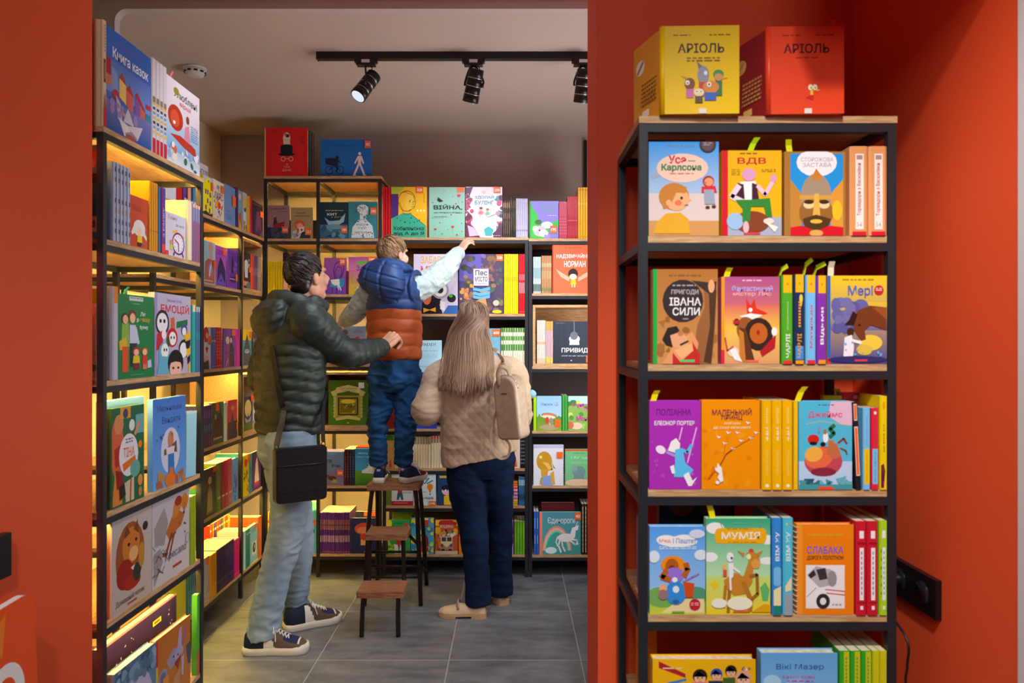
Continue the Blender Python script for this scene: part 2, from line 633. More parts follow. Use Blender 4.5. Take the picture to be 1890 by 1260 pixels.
# ------------------------------------------------------------------ books
LEVELS = {'corner': [2.467, 2.083, 1.74, 1.31, .917, .563, .143], 'wide': [2.09, 1.62, 1.143, .913, .67, .44, .14],
          'cut': [2.083, 1.747, 1.297, .90, .563, .137], 'far_side': [2.083, 1.74, 1.31, .917, .563, .143],
          'near_side': [2.096, 1.76, 1.33, .93, .594, .143], 'niche': [1.976, 1.697, 1.397, 1.103, .81, .515, .2]}


class Row:
    """one shelf level of a unit; kind 'b' faces the shop front, kind 'l' faces the middle of the room"""

    def __init__(self, kind, face_at, z):
        self.kind, self.face, self.z = kind, face_at, z
        if kind == 'l':
            self.bays = [(3.141, 3.604), (3.626, 4.129), (4.151, 4.479)] if face_at > 1.4 else [(2.216, 2.884)]
            if z > 2.08:
                self.bays = []
        elif face_at < 2:
            self.bays = [(.3182, .8785)] if z < 1.97 else []
        else:
            self.bays = [(-1.5065, -1.2045), (-1.1835, -.8235)] if z < 2.4 and z not in (2.09,) else []
            if z < 2.0:
                self.bays = self.bays + [(-.7765, .0795), (.1240, .8830)]

    def levels(self, u):
        if self.kind == 'l':
            return LEVELS['far_side'] if self.face > 1.4 else LEVELS['near_side']
        if self.face < 2:
            return LEVELS['niche']
        return LEVELS['corner' if u < -.8 else 'wide' if u < .1 else 'cut']

    def fit(self, u, h, back):
        """keep a book clear of the rail or the board above it"""
        up = [z for z in self.levels(u) if z > self.z + .05]
        if not up:
            return h
        return min(h, min(up) - self.z - (.0385 if back < .021 else .0245 if back < .034 else .0185))

    def span(self, px0, px1):
        """the stretch of board between two pixels, kept clear of the uprights"""
        a, b = self.u(px0), self.u(px1)
        for lo, hi in self.bays:
            if lo < (a + b) / 2 < hi:
                a, b = max(a, lo), min(b, hi)
        return a, b

    def u(self, px):
        return (px - 945) * self.face / F if self.kind == 'b' else self.face * F / (945 - px)

    def scale(self, px):
        return F / self.face if self.kind == 'b' else F / self.u(px)

    def height(self, px, py):
        return EYE + (630 - py) / self.scale(px) - self.z

    def place(self, u, back=0.0):
        if self.kind == 'b':
            return (u, self.face + back, self.z + .0006), 0.0
        return (-self.face - back, u, self.z + .0006), math.pi / 2


def book_shell(w, h, t, board, spine_art=None, front=None, soft=False, gain=None):
    """covers of a book whose front looks at -Y and whose spine is on the viewer's side of -X"""
    mb = MB()
    bt = 0.0012 if soft else 0.0026
    c = lin(board, gain or INK_GAIN)
    mb.box(-w / 2, w / 2, 0, bt, 0, h, c)
    mb.box(-w / 2, w / 2, t - bt, t, 0, h, c)
    mb.box(-w / 2, -w / 2 + bt, bt, t - bt, 0, h, c)
    if front:
        draw(mb, front, w, h, 0.0, gain=gain)
    return mb


def sticker_mesh(w, h, num, colour='ef5a1e'):
    mb = MB()
    mb.box(-w / 2, w / 2, -0.0006, 0, -h / 2, h / 2, lin(colour, 1.5))
    if num:
        draw(mb, [T(num, .14, .3, .86, .72, 'fff2e4', 1)], w, h, -0.0006, oz=-h / 2, gain=1.3)
    return mb


def front_book(name, label, row, px0, px1, ytop, art, base, t=0.018, back=0.0, lean=0.0, turn=0.0, sticker=None, mark=None,
               cat='book', group=None, soft=False, gain=None, h=None, spiral=False, dz=0.0, roll=0.0, w=None, spine=None):
    """a book standing with its front cover to the room; px and ytop are where the photo shows it"""
    u0, u1 = row.span(px0, px1)
    w = (w or (u1 - u0)) - 0.001
    h = h or row.height((px0 + px1) / 2 if row.kind == 'b' else px0, ytop)
    h = row.fit((u0 + u1) / 2, h, back)
    loc, rz = row.place((u0 + u1) / 2, back)
    th = t
    o = empty(name, (loc[0], loc[1], loc[2] + dz + (abs(math.sin(roll)) * w / 2)), (-lean, roll, rz + turn), label, cat, group)
    book_shell(w, h, th, base, front=art, soft=soft, gain=gain).build('cover', M['print'], o)
    bt = 0.0012 if soft else 0.0026
    ins = 0.0 if soft else 0.003
    pg = MB()
    pg.box(-w / 2 + bt, w / 2 - ins - 0.0003, bt, th - bt, ins, h - ins - 0.0003)
    pg.build('page_block', M['pages'], o)
    if spiral:
        sp = MB()
        n = int(h / 0.012)
        for i in range(n):
            z = (i + .5) * h / n
            sx = w / 2 if spiral > 0 else -w / 2
            sp.tube([(sx + .003 * math.cos(a), th / 2 + (th / 2 + .002) * math.sin(a), z) for a in [k * math.pi / 4 for k in range(9)]], .0012, 6)
        sp.build('spiral_binding', M['white'], o)
    if sticker:
        sx, sy, sw, sh, num = sticker
        s = sticker_mesh(sw * w, sh * h, num).build('price_sticker', M['print'], o)
        s.location = (-w / 2 + sx * w, -0.0042, h * (1 - sy))
    if mark:
        mx, ml, mc, ang = mark
        m = MB()
        cc = lin(mc, 1.3)
        x = -w / 2 + mx * w
        a0 = (x, th * .5, h - .03)
        pts = [a0, (x, th * .5, h), (x + math.sin(ang) * ml * .5, th * .45, h + ml * .6), (x + math.sin(ang) * ml, th * .2, h + ml)]
        hw = .007
        v = []
        for p in pts:
            v += [(p[0] - hw, p[1], p[2]), (p[0] + hw, p[1], p[2]), (p[0] + hw, p[1] + .0012, p[2]), (p[0] - hw, p[1] + .0012, p[2])]
        f = [(0, 1, 2, 3), (15, 14, 13, 12)]
        for i in range(3):
            for k in range(4):
                f.append((i * 4 + k, i * 4 + (k + 1) % 4, i * 4 + 4 + (k + 1) % 4, i * 4 + 4 + k))
        m.add(v, f, cc).build('bookmark', M['print'], o)
    return o


def spine_mesh(t, h, depth, col, art, rounded=False, gain=None, pages='e9dfc6'):
    """a book standing spine outwards, all in one mesh: boards, spine and page block"""
    g = gain or INK_GAIN
    mb = MB()
    c = lin(col, g)
    bt = min(0.0012, t * .12)
    mb.box(-t / 2, -t / 2 + bt, 0.001, depth, 0, h, c)
    mb.box(t / 2 - bt, t / 2, 0.001, depth, 0, h, c)
    b = min(.004, t * (.34 if rounded else .2))
    mb.prism([(-t / 2, .002), (t / 2, .002), (t / 2, 0), (t * .37, -b), (-t * .37, -b), (-t / 2, 0)], 'z', 0, h, c)
    mb.box(-t / 2 + bt, t / 2 - bt, 0.002, depth - .003, 0.002, h - .0007, lin(pages, 1.0))
    draw(mb, art, t * .74, h, -b, gain=g)
    return mb


def run(name, label, row, px0, px1, ytop, n, col, art, group, depth=0.15, back=0.0, cat='book', rounded=False, gain=None, jitter=0.0, h=None, tilt=0.0, two=None):
    """n like books side by side, spines to the room: one built, the rest copied"""
    u0, u1 = row.span(px0, px1)
    t = (u1 - u0) / n
    h = h or row.height((px0 + px1) / 2 if row.kind == 'b' else px0, ytop)
    h = row.fit((u0 + u1) / 2, h, back)
    rnd = random.Random(int(px0 * 13 + ytop))
    me = spine_mesh(t - .0012, h, depth, col, art, rounded, gain).mesh(name, M['print'])
    out = []
    for i in range(n):
        loc, rz = row.place(u0 + t * (i + .5), back + rnd.uniform(0, jitter))
        o = bpy.data.objects.new(name, me) if i == 0 else out[0].copy()
        o.location, o.rotation_euler = loc, (0, tilt, rz)
        COL.objects.link(o)
        tag(o, label, cat, group if n > 1 else None)
        out.append(o)
    return out


def band(v0, v1, c): return R(0, v0, 1, v1, c)
def vt(s, v0, v1, c, x0=.25, x1=.75, b=1): return T(s, x0, v0, x1, v1, c, b, 1)
def dash(v0, v1, c, x0=.36, x1=.64): return [R(x0, v0 + k * (v1 - v0) / 9, x1, v0 + (k + .62) * (v1 - v0) / 9, c) for k in range(9)]
# ------------------------------------------------------------------ shelving


def shelf_unit(name, label, loc, rz, width, depth, levels, posts, led=False, panel=False, group=None, top_over=True, floor_z=0.0):
    """steel tube frame with oak boards; local x along the front, y to the back"""
    o = empty(name, loc, (0, 0, rz), label, 'shelf', group)
    q = 0.02
    fr = MB()
    xs = [0.0] + list(posts) + [width - q]
    top = levels[0] - 0.016
    for x in xs:
        for y in (0.0, depth - q):
            fr.box(x, x + q, y, y + q, 0, top)
    for i, z in enumerate(levels):
        zr = z - 0.016
        for y in (0.0, depth - q):
            for a, b in zip(xs, xs[1:]):
                fr.box(a + q, b, y, y + q, zr - q, zr)
        for x in xs:
            fr.box(x, x + q, q, depth - q, zr - q, zr)
    fr.build('frame', M['metal'], o)
    wood = M['wood']
    for i, z in enumerate(levels):
        if i == 0:
            MB().box(-0.001, width + 0.001, -0.002, depth, z - 0.016, z).build('shelf_board', wood, o)
        else:
            for a, b in zip(xs, xs[1:]):
                MB().box(a + q + .001, b - .001, 0.003, depth - 0.002, z - 0.0159, z).build('shelf_board', wood, o)
        if led and i < len(levels) - 1:
            for a, b in zip(xs, xs[1:]):
                MB().box(a + q + .004, b - .004, 0.0235, 0.0315, z - 0.0225, z - 0.0165).build('led_strip', M['led'], o)
    if panel:
        MB().box(q, width - q, depth - q - .006, depth - q - .002, levels[-1], top - q).build('back_panel', M['panel'], o)
    return o


M['panel'] = plain('dark_grey_back_panel', '4a4448', 0.6, 0.2)
h2 = math.pi / 2
shelf_unit('bookshelf', 'tall black steel bookshelf lit yellow from inside, in the corner of the back wall', (-1.527, 4.5, 0), 0, 0.724, 0.42,
           LEVELS['corner'], [0.323], led=True, group='lit bookshelves')
shelf_unit('bookshelf', 'wide black bookshelf on the back wall behind the woman', (-0.797, 4.5, 0), 0, 0.897, 0.42,
           LEVELS['wide'], [], panel=True, group='unlit bookshelves of the back wall')
shelf_unit('bookshelf', 'black bookshelf on the back wall partly hidden by the orange wall end', (0.1035, 4.5, 0), 0, 0.80, 0.42,
           LEVELS['cut'], [], panel=True, group='unlit bookshelves of the back wall')
shelf_unit('bookshelf', 'yellow lit bookshelf along the side wall behind the man in the green jacket', (-1.527, 3.12, 0), h2, 1.38, 0.40,
           LEVELS['far_side'], [0.485, 1.01], led=True, group='lit bookshelves')
shelf_unit('bookshelf', 'yellow lit bookshelf at the entrance with large picture books, beside the plain orange wall', (-1.227, 2.195, 0), h2, 0.71, 0.35,
           LEVELS['near_side'], [], led=True, group='lit bookshelves')
shelf_unit('bookcase', 'narrow black steel bookcase with oak boards standing in the orange niche', (0.2977, 1.71, 0), 0, 0.6013, 0.35,
           LEVELS['niche'], [])


def display_box(label, loc, rz, w, h, d):
    o = empty('display_box', loc, (0, 0, rz), label, 'box', 'oak boxes set into the shelves')
    b = 0.016
    mb = MB()
    mb.box(0, w, 0, d, 0, b).box(0, w, 0, d, h - b, h).box(0, b, 0, d, b, h - b).box(w - b, w, 0, d, b, h - b)
    mb.build('box_body', M['wood'], o)
    MB().box(b, w - b, d - .006, d - .001, b, h - b).build('back_panel', M['wood'], o)
    return o


BZ = 0.016
display_box('open oak box around the green picture book, on a lit shelf of the back wall', (-1.18, 4.504, .9176), 0, 0.354, 0.345, 0.3)
display_box('open oak box set into the side bookshelf, holding a space poster book and thin spines', (-1.5285, 4.1515, 1.7406), h2, 0.327, 0.30, 0.3)
display_box('open oak box with a full moon book, low in the side bookshelf behind the man', (-1.5285, 4.1515, .9176), h2, 0.327, 0.345, 0.3)
display_box('open oak box in the unlit shelf holding a dark ghost book', (0.128, 4.504, 1.2976), 0, 0.75, 0.378, 0.3)

# ------------------------------------------------------------------ the narrow bookcase in the niche
RC = [Row('b', 1.713, z) for z in (1.976, 1.697, 1.397, 1.103, .81, .515)]


def standing_open(name, label, row, px, py, w, h, cover, side_cover, art, side_art, tag_colour='f0e6dc', pin=None):
    """a thick book stood open: front cover to the room, back cover turned to the side wall"""
    d = row.face - .02
    x = (px - 945) * d / F
    o = empty(name, (x, d, row.z), (0, 0, 0), label, 'book', 'thick books on top of the bookcase')
    mb = book_shell(w, h, .02, cover, front=art)
    mb.v = [(v[0] + w / 2, v[1], v[2]) for v in mb.v]
    c = mb.build('front_cover', M['print'], o)
    c.rotation_euler = (0, 0, math.radians(-2))
    pg = MB().box(.004, w - .004, .0028, .0172, .003, h - .003)
    pg.build('page_block', M['pages'], o).rotation_euler = c.rotation_euler
    mb = MB()
    w2 = w * .82
    cc = lin(side_cover, INK_GAIN)
    mb.box(-w2 / 2, w2 / 2, 0, .004, 0, h * .985, cc)
    draw(mb, side_art, w2, h * .985, 0)
    mb.v = [(v[0] - w2 / 2, v[1], v[2]) for v in mb.v]
    b = mb.build('back_cover', M['print'], o)
    b.rotation_euler = (0, 0, -math.radians(73))
    b.location = (-.006, .004, 0)
    pg = MB().box(-w2 + .004, -.022, .0045, .02, .003, h * .97)
    pb = pg.build('page_block', M['pages'], o)
    pb.rotation_euler, pb.location = b.rotation_euler, b.location
    MB().tube([(-.001, .008, 0), (-.001, .008, h)], .0085, 14, lin(cover, INK_GAIN)).build('spine', M['print'], o, True)
    MB().box(w * .46, w * .56, -.0016, -.001, .0005, .012, lin(tag_colour, 1)).build('publisher_mark', M['print'], o).rotation_euler = c.rotation_euler
    if pin:
        MB().tube([(w * .9, .01, h - .01), (w * .9, .01, h + .012), (w * .905, .006, h + .018)], .005, 10, lin('f0402a', 1.3)).build('bookmark', M['print'], o, True)
    return o


crowd = [G(.34, .66, .1, [E(0, 0, .7, .8, '7a4a2c'), E(-.3, -.15, .3, .34, 'f4ecd8'), E(-.3, -.1, .1, .12, '201818'), P('c98a4a', (-.5, -.6), (-1.2, -1.1), (-.3, -.9)), R(-.5, .7, .5, 1.9, 'b86a9a')]),
         G(.52, .56, .12, [E(0, 0, .65, 1.0, '8c8a94'), E(.25, -.2, .2, .25, 'f4ecd8'), P('6a6872', (-.5, -.7), (-.7, -1.5), (-.1, -.95)), R(-.5, .8, .5, 2.4, 'b8453a')]),
         G(.72, .58, .1, [E(0, -.3, .7, .6, '3a8a4a'), E(0, .1, .55, .5, 'c98a5a'), P('e0a030', (.5, 0), (1.3, .2), (.5, .4)), R(-.4, .6, .5, 2.6, '3f6f4a')]),
         G(.62, .7, .12, [E(0, 0, .9, .7, 'c9803c'), E(-.2, -.3, .25, .3, 'f4ecd8'), E(-.2, -.28, .1, .12, '181414'), R(-.7, .6, .6, 1.5, '3a5fb0')]),
         G(.46, .76, .1, [E(0, 0, .7, .55, 'e0c890'), E(-.28, -.1, .24, .24, 'f8f4e8'), E(.28, -.1, .24, .24, 'f8f4e8'), E(-.28, -.1, .09, .1, '181414'), E(.28, -.1, .09, .1, '181414'), R(-.5, .5, .5, 1.4, '5a4a3a')])]
back_art = lambda c1, c2: [E(.25, .28, .16, .09, c1), L(c2, .05, (.15, .33), (.35, .23)), S(.3, .5, .85, .8, c2, 6), R(.35, .84, .6, .92, c1)]
standing_open('storybook', 'yellow storybook stood open on the bookcase top, cartoon animals on its cover', RC[0], 1226, 52, .172, .2035, 'e6b400', 'c99210',
              [S(.12, .1, .35, .125, '6a5010'), S(.6, .1, .88, .125, '6a5010'), T('АРІОЛЬ', .18, .2, .8, .31, '3a2a2e'), S(.3, .36, .74, .42, '7a6014', 2)] + crowd,
              back_art('f0e6d0', '6a4a10'))
standing_open('storybook', 'red orange storybook stood open on the bookcase top, one small goggle-eyed bird on its cover', RC[0], 1422, 55, .168, .2025, 'd8401e', '8a141a',
              [S(.16, .1, .4, .12, '6a1414'), S(.62, .1, .86, .12, '6a1414'), T('АРІОЛЬ', .18, .2, .8, .31, '4a1418'), S(.34, .355, .66, .375, '8a2014'),
               G(.57, .7, .075, [E(-.35, 0, .42, .55, 'f2e2b0'), E(.45, 0, .42, .55, 'f2e2b0'), E(-.25, .1, .12, .14, '181414'), E(.5, .1, .12, .14, '181414'), P('e0b040', (.7, .3), (1.5, .55), (.7, .7)), R(-.4, .5, .1, 1.5, 'd8b030'), P('c02018', (-.5, 1.4), (.3, 1.4), (.1, 2.4), (-1.2, 1.9))])],
              back_art('d8b060', 'c09050'), pin=True)

r = RC[1]
front_book('hardcover_book', 'sky blue hardcover with a fair-haired boy under a pale speech bubble', r, 1197, 1327, 262,
           [R(0, 0, 1, 1, 'c9b9b4'), R(0, 0, 1, .55, '9ab2cc', '2f8ad6'), R(0, .84, 1, 1, 'c08a50'), S(.25, .035, .66, .075, '5f7f96', 1), P('8f9cae', (.03, .37), (.12, .3), (.2, .36), (.04, .4)), E(.48, .28, .37, .155, 'eab8a4'),
            T('Усе', .28, .145, .54, .235, 'c01a2e', 2), S(.56, .2, .68, .22, '3f7a4a'), T('Карлсона', .18, .235, .75, .325, '0f6a44', 2), S(.3, .335, .64, .355, 'b0505a'),
            G(.37, .6, .23, cap_kid()), G(.85, .42, .11, [E(0, 0, .75, .7, '8a2c1c'), E(.05, .1, .6, .55, 'd98a60'), E(-.4, .25, .2, .18, 'd0603c'), P('c82430', (-.9, .7), (.9, .6), (1.1, 1.5), (-.9, 1.5)), P('8f95a8', (-.6, 1.1), (.7, 1.1), (.9, 3.0), (-.5, 3.0)), E(-.1, 3.4, .3, .2, '5a2420'), E(.7, 3.3, .3, .2, '5a2420')]),
            E(.84, .03, .12, .088, '3a3038'), E(.84, .03, .09, .066, '57474e'), S(.78, .01, .9, .05, '9a8a8a', 2)], '3f8ccc', t=.03)
front_book('hardcover_book', 'dark navy hardcover peeping over the sky blue one on the top shelf of the bookcase', r, 1198, 1312, 249,
           [R(0, 0, 1, 1, '1a2638'), E(.5, .06, .25, .06, '4a3a38'), E(.1, .12, .1, .06, '50403a')], '1a2638', t=.03, back=.045)
front_book('hardcover_book', 'mustard yellow hardcover with a seated pink giant in green trousers', r, 1332, 1443, 278,
           [R(0, 0, 1, 1, 'd9a30c'), R(0, .78, 1, 1, '9aa0b4'), R(0, 0, .1, 1, 'c01424'), S(.3, .03, .62, .055, '5a3a14'), T('ВДВ', .26, .085, .74, .17, 'b01a2c'), S(.16, .22, .3, .3, '9a7414', 4), S(.66, .22, .9, .26, '9a7414', 2),
            E(.5, .84, .3, .13, '7a3a20'), E(.22, .83, .14, .1, '8fb0d0'), E(.45, .285, .115, .075, 'c890b4'), P('e6dcd8', (.3, .37), (.56, .36), (.62, .6), (.3, .6)), P('40182a', (.26, .38), (.36, .4), (.38, .58), (.22, .58)), P('40182a', (.5, .38), (.58, .4), (.62, .58), (.5, .58)),
            L('e6c0c8', .09, (.28, .42), (.16, .54), (.34, .6)), L('e0b4c0', .07, (.6, .42), (.72, .52), (.84, .38)), E(.86, .33, .05, .05, 'c890b4'),
            P('2f7a30', (.22, .58), (.5, .58), (.46, .84), (.34, .84), (.34, .68)), P('2f7a30', (.46, .58), (.8, .56), (.84, .78), (.74, .78), (.7, .66), (.46, .66)), E(.4, .9, .05, .07, 'dca8ac'), E(.78, .83, .09, .035, 'e6c8b8'), P('e8e0cc', (.72, .84), (.94, .9), (.88, .96)), R(.36, .965, .64, .985, 'd83a3a')], 'd9a30c', t=.028,
           mark=(.5, .032, 'a8d014', .5))
front_book('hardcover_book', 'gold framed hardcover with a bronze warrior face in a pointed helmet', r, 1447, 1561, 280,
           [R(0, 0, 1, 1, '9a6a2c'), R(.1, .025, .96, 1, '1f86c8'), E(.53, .13, .33, .17, 'ded8e0'), T('СТОРОЖОВА', .27, .07, .8, .12, '8a7a90', 0), T('ЗАСТАВА', .3, .135, .77, .185, '8a7a90', 0), P('b07a30', (.1, .33), (.28, .5), (.28, .92), (.1, .92)), P('c98a34', (.96, .33), (.76, .5), (.76, .92), (.96, .92)),
            E(.52, .53, .25, .27, '96826c'), P('b8742a', (.45, .3), (.52, .2), (.62, .3), (.58, .34), (.47, .34)), E(.52, .73, .28, .2, '8a5c26'), R(.25, .52, .79, .57, 'c0923c'), E(.4, .63, .09, .05, 'd9bc8c'), E(.65, .63, .09, .05, 'd9bc8c'), E(.4, .6, .08, .025, '3a2412'), E(.65, .6, .08, .025, '3a2412'), P('d0a048', (.49, .5), (.56, .5), (.59, .8), (.46, .8)), P('4a3014', (.3, .8), (.52, .75), (.76, .8), (.7, .93), (.34, .93)), E(.52, .83, .1, .025, 'd8a83c'), E(.86, .7, .08, .12, 'e0b020'),
            P('c01420', (.1, .9), (.3, .88), (.52, .95), (.74, .88), (.96, .9), (.96, 1), (.1, 1)), E(.52, .97, .11, .04, 'c89a50')], '9a6a2c', t=.03, mark=(.13, .03, 'c8d010', -.2))
run('hardcover_book', 'thick tan hardcover spine with red upright lettering, one of two in the bookcase', r, 1567, 1637, 271, 2, 'c98a54',
    [R(.22, .085, .82, .93, 'e2d6d0'), R(.3, .1, .74, .15, '9a8078'), vt('Тореадори з Васюківки', .19, .78, 'a8242c', .32, .68), T('5-6', .34, .85, .7, .9, '7a6a60', 0), R(0, .955, 1, 1, 'c01830')], 'tan twin hardcovers', rounded=True, depth=.14)

r = RC[2]
front_book('hardcover_book', 'brown hardcover with a strongman in a red vest lifting a huge round weight', r, 1205, 1325, 497,
           [R(0, 0, 1, 1, 'b98248', 'a0662e'), R(0, 0, .065, 1, '1f9a3c'), D(5, 14, .1, .5, .95, .95, ['95602c', 'a87038', '8a5626'], .03, .09), P('8a5830', (.6, .98), (.68, .6), (.8, .4), (.78, .2), (.98, .22), (.95, .7), (.9, 1), (.6, 1)), P('4a3020', (.86, .22), (.98, .22), (.95, .6), (.9, 1), (.78, .98), (.88, .6)), P('362a28', (.6, .12), (.86, .14), (.98, .13), (.97, .24), (.86, .26)), E(.46, .335, .315, .225, '302628'), E(.9, .18, .05, .07, 'd89a6c'),
            S(.24, .055, .74, .085, '8a5c2c'), S(.3, .165, .66, .195, '9a9094', 1), T('ПРИГОДИ', .28, .215, .7, .275, 'a8a0a4'), T('ІВАНА', .25, .3, .74, .385, 'e6dfe4'), T('СИЛИ', .3, .405, .72, .49, 'e6dfe4'), E(.5, .525, .05, .008, '8a8286'),
            P('d08a5c', (.14, 1), (.3, .82), (.6, .66), (.7, .78), (.64, 1)), E(.36, .74, .2, .085, 'd0966c', -.4), P('2a2020', (.14, .74), (.22, .62), (.36, .6), (.42, .66), (.26, .7), (.3, .82), (.2, .8)), E(.42, .68, .04, .03, 'b0704a'), L('3a2a24', .03, (.42, .8), (.54, .76)), P('b02820', (.3, .88), (.42, .98), (.62, .86), (.6, .76), (.72, .9), (.72, 1), (.3, 1)), P('e0a06c', (.32, .86), (.6, .78), (.62, .86), (.44, .95)), R(.42, .955, .64, .98, '4fb46a')], 'b98248', t=.03)
front_book('hardcover_book', 'sunset coloured hardcover with a red fox carrying a big brown bag', r, 1331, 1439, 511,
           [R(0, 0, 1, 1, 'e0804c', 'a04a7a'), R(0, .32, 1, .62, 'e8b23a', 'c86058'), R(0, .62, 1, 1, 'c98e60', 'e8b04a'), R(0, 0, .055, 1, 'd98a20'), R(0, .84, .055, 1, 'd02030'), S(.36, .035, .7, .065, 'd8b0cc'), T('Фантастичний', .18, .1, .88, .17, 'a8a0dc'), T('містер Лис', .2, .17, .86, .23, 'e6a0a0'),
            P('c83018', (.42, .24), (.5, .33), (.57, .25), (.6, .36), (.8, .42), (.56, .47), (.44, .42)), E(.5, .38, .035, .025, 'f4ece0'), P('e6dcd8', (.3, .455), (.5, .42), (.72, .44), (.55, .49)), E(.42, .6, .16, .14, '8a5024'), E(.64, .66, .25, .19, '33201c'), E(.64, .65, .155, .12, 'b05a1c'), E(.63, .64, .03, .03, 'a02014'), P('5a3018', (.3, .58), (.42, .6), (.58, .98), (.36, .98)), P('b8702c', (.3, .6), (.38, .64), (.42, .98), (.32, .98)), P('a81c20', (.66, .86), (.94, .66), (.92, .82), (.7, .92)), E(.91, .63, .05, .05, 'e8dcd4'), E(.26, .52, .05, .04, '3a2420'), R(.2, .5, .32, .54, 'b02424'), E(.2, .86, .1, .06, 'e0b8a4'), L('b04a38', .03, (.06, .7), (.1, .85), (.2, .8)),
            P('e8e0e0', (.14, .84), (.24, .82), (.36, .98), (.22, .95)), R(.42, .955, .64, .98, 'e0604c')], 'b8607a', t=.03, mark=(.12, .022, 'c8c414', .3))
sp = lambda c: [band(0, .2, 'd9a614'), G(.5, .1, .2, [E(0, 0, .7, .9, 'b8860c')])] + c
run('hardcover_book', 'green hardcover spine with white upright lettering, yellow head band', r, 1441.5, 1463.5, 508, 1, '4a9a24', sp([vt('ЧАРЛІ', .66, .93, 'e8e0d0', .3, .8), vt('Артурова шкатула', .3, .62, 'c8dcb0', .42, .62, 0), band(.96, 1, 'd03028')]), None, depth=.14, rounded=True)
run('hardcover_book', 'dark blue and orange hardcover spine with a small flame, between green and sky blue spines', r, 1464, 1485, 507, 1, '1c2a4c', sp([E(.68, .27, .2, .05, 'f0d080'), E(.68, .29, .14, .07, 'f4b430'), band(.8, .95, '3f80c0'), vt('ЧАРЛІ', .66, .93, 'd99018', .25, .75), dash(.3, .6, 'd99018'), band(.96, 1, 'd99018')]), None, depth=.14, rounded=True)
run('hardcover_book', 'sky blue hardcover spine with upright red letters', r, 1486, 1506, 508, 1, '6aaee0', sp([vt('Матильда', .34, .82, 'c83a5a', .3, .75), band(.955, 1, 'd02838')]), None, depth=.14, rounded=True)
run('hardcover_book', 'purple hardcover spine with white upright letters', r, 1506.5, 1525.5, 509, 1, '7a2c9c', sp([vt('Відьми', .36, .78, 'ece4f0', .25, .8), band(.955, 1, 'e08a20')]), None, depth=.14, rounded=True)
for px_, dx_, ml, cc, an in ((1452, 0, .024, 'b4cc18', .5), (1497, 0, .04, 'b8d020', .35), (1516, 0, .03, 'a0b818', .7)):
    m_ = MB()
    x_, rr = (px_ - 945) * 1.713 / F, 0.209
    p_ = [(x_, 1.76, r.z + .15), (x_, 1.76, r.z + rr), (x_ + ml * an * .3, 1.755, r.z + rr + ml * .7), (x_ + ml * an, 1.74, r.z + rr + ml)]
    for a_, b_ in zip(p_, p_[1:]):
        m_.bar(a_, b_, .0015, .011, lin(cc, 1.3))
    tag(m_.build('bookmark', M['print']), {1452: 'green ribbon bookmark curling from the green spine', 1497: 'tall green ribbon bookmark curling from the sky blue spine', 1516: 'short green ribbon bookmark above the purple spine'}[px_], 'bookmark', 'green ribbon bookmarks')
front_book('hardcover_book', 'yellow and violet hardcover with a brown horse bowing to a child', r, 1527, 1641, 509,
           [R(0, 0, 1, 1, '3c3c80', 'd9b818'), R(0, .3, 1, .62, '5a5a90', 'd0b024'), R(0, 0, .05, 1, '2f5aa8'), R(0, .93, .05, 1, 'd02828'), D(11, 16, .08, .3, .6, .6, ['5c5c94', '6a6698', '54508a'], .06, .13, 'e'), E(.72, .76, .2, .09, 'd8b83c'), E(.62, .84, .14, .06, 'c8ac40'), S(.25, .035, .8, .065, 'a88a18'), T('Мері', .34, .11, .76, .25, '4a5cb0'), E(.86, .165, .08, .055, 'b0202a'), S(.81, .14, .91, .18, 'e8c0b0', 2),
            P('6a3418', (.99, .36), (.7, .34), (.52, .39), (.42, .48), (.44, .62), (.56, .74), (.64, .72), (.62, .62), (.72, .56), (.99, .62)), P('2c1410', (.42, .4), (.5, .44), (.44, .56), (.28, .56), (.36, .5)), P('8a4a20', (.99, .36), (.75, .36), (.99, .5)), E(.53, .56, .02, .015, '140c0c'),
            E(.38, .635, .06, .045, '3a2218'), P('dcd4dc', (.28, .7), (.4, .67), (.44, .8), (.42, .93), (.26, .93)), L('e0d8e0', .05, (.38, .73), (.56, .76)), E(.5, .95, .5, .04, '2c2c60'), D(3, 9, .1, .75, .95, .92, ['5aa0e8'], .012, .02, 'e'), R(.45, .95, .66, .97, 'd8304a')], 'a89030', t=.03, mark=(.1, .034, 'd0ccae', 0))

r = RC[3]
front_book('hardcover_book', 'violet hardcover with a white-haired girl in a blue dress on a swing', r, 1198, 1293.5, 740,
           [R(0, 0, 1, 1, '9a2aa2'), T('ПОЛІАННА', .14, .09, .82, .165, '521a66'), T('ЕЛЕОНОР ПОРТЕР', .1, .225, .88, .275, 'e8dce8'), D(9, 16, .06, .4, .94, .96, ['ae4ab4', 'a63caa'], .02, .04, 'et'),
            L('d0a0d8', .025, (.58, .44), (.64, .3)), L('d0a0d8', .025, (.74, .7), (.92, .3)), P('e6dcea', (.42, .46), (.52, .42), (.6, .48), (.58, .6), (.36, .56)), P('52aede', (.5, .55), (.64, .53), (.7, .7), (.86, .78), (.74, .86), (.48, .86), (.5, .7)), L('52aede', .06, (.62, .55), (.74, .58), (.82, .5)), L('9a8ad0', .05, (.5, .62), (.34, .58)), E(.22, .55, .1, .045, 'dcd0e4', -.5), P('ece4ee', (.66, .84), (.76, .8), (.84, .9), (.93, .86), (.82, .96), (.76, .96)), P('ece4ee', (.4, .74), (.48, .72), (.5, .82), (.44, .82))], '9a2aa2', t=.025, mark=(.1, .024, 'd8c814', .35))
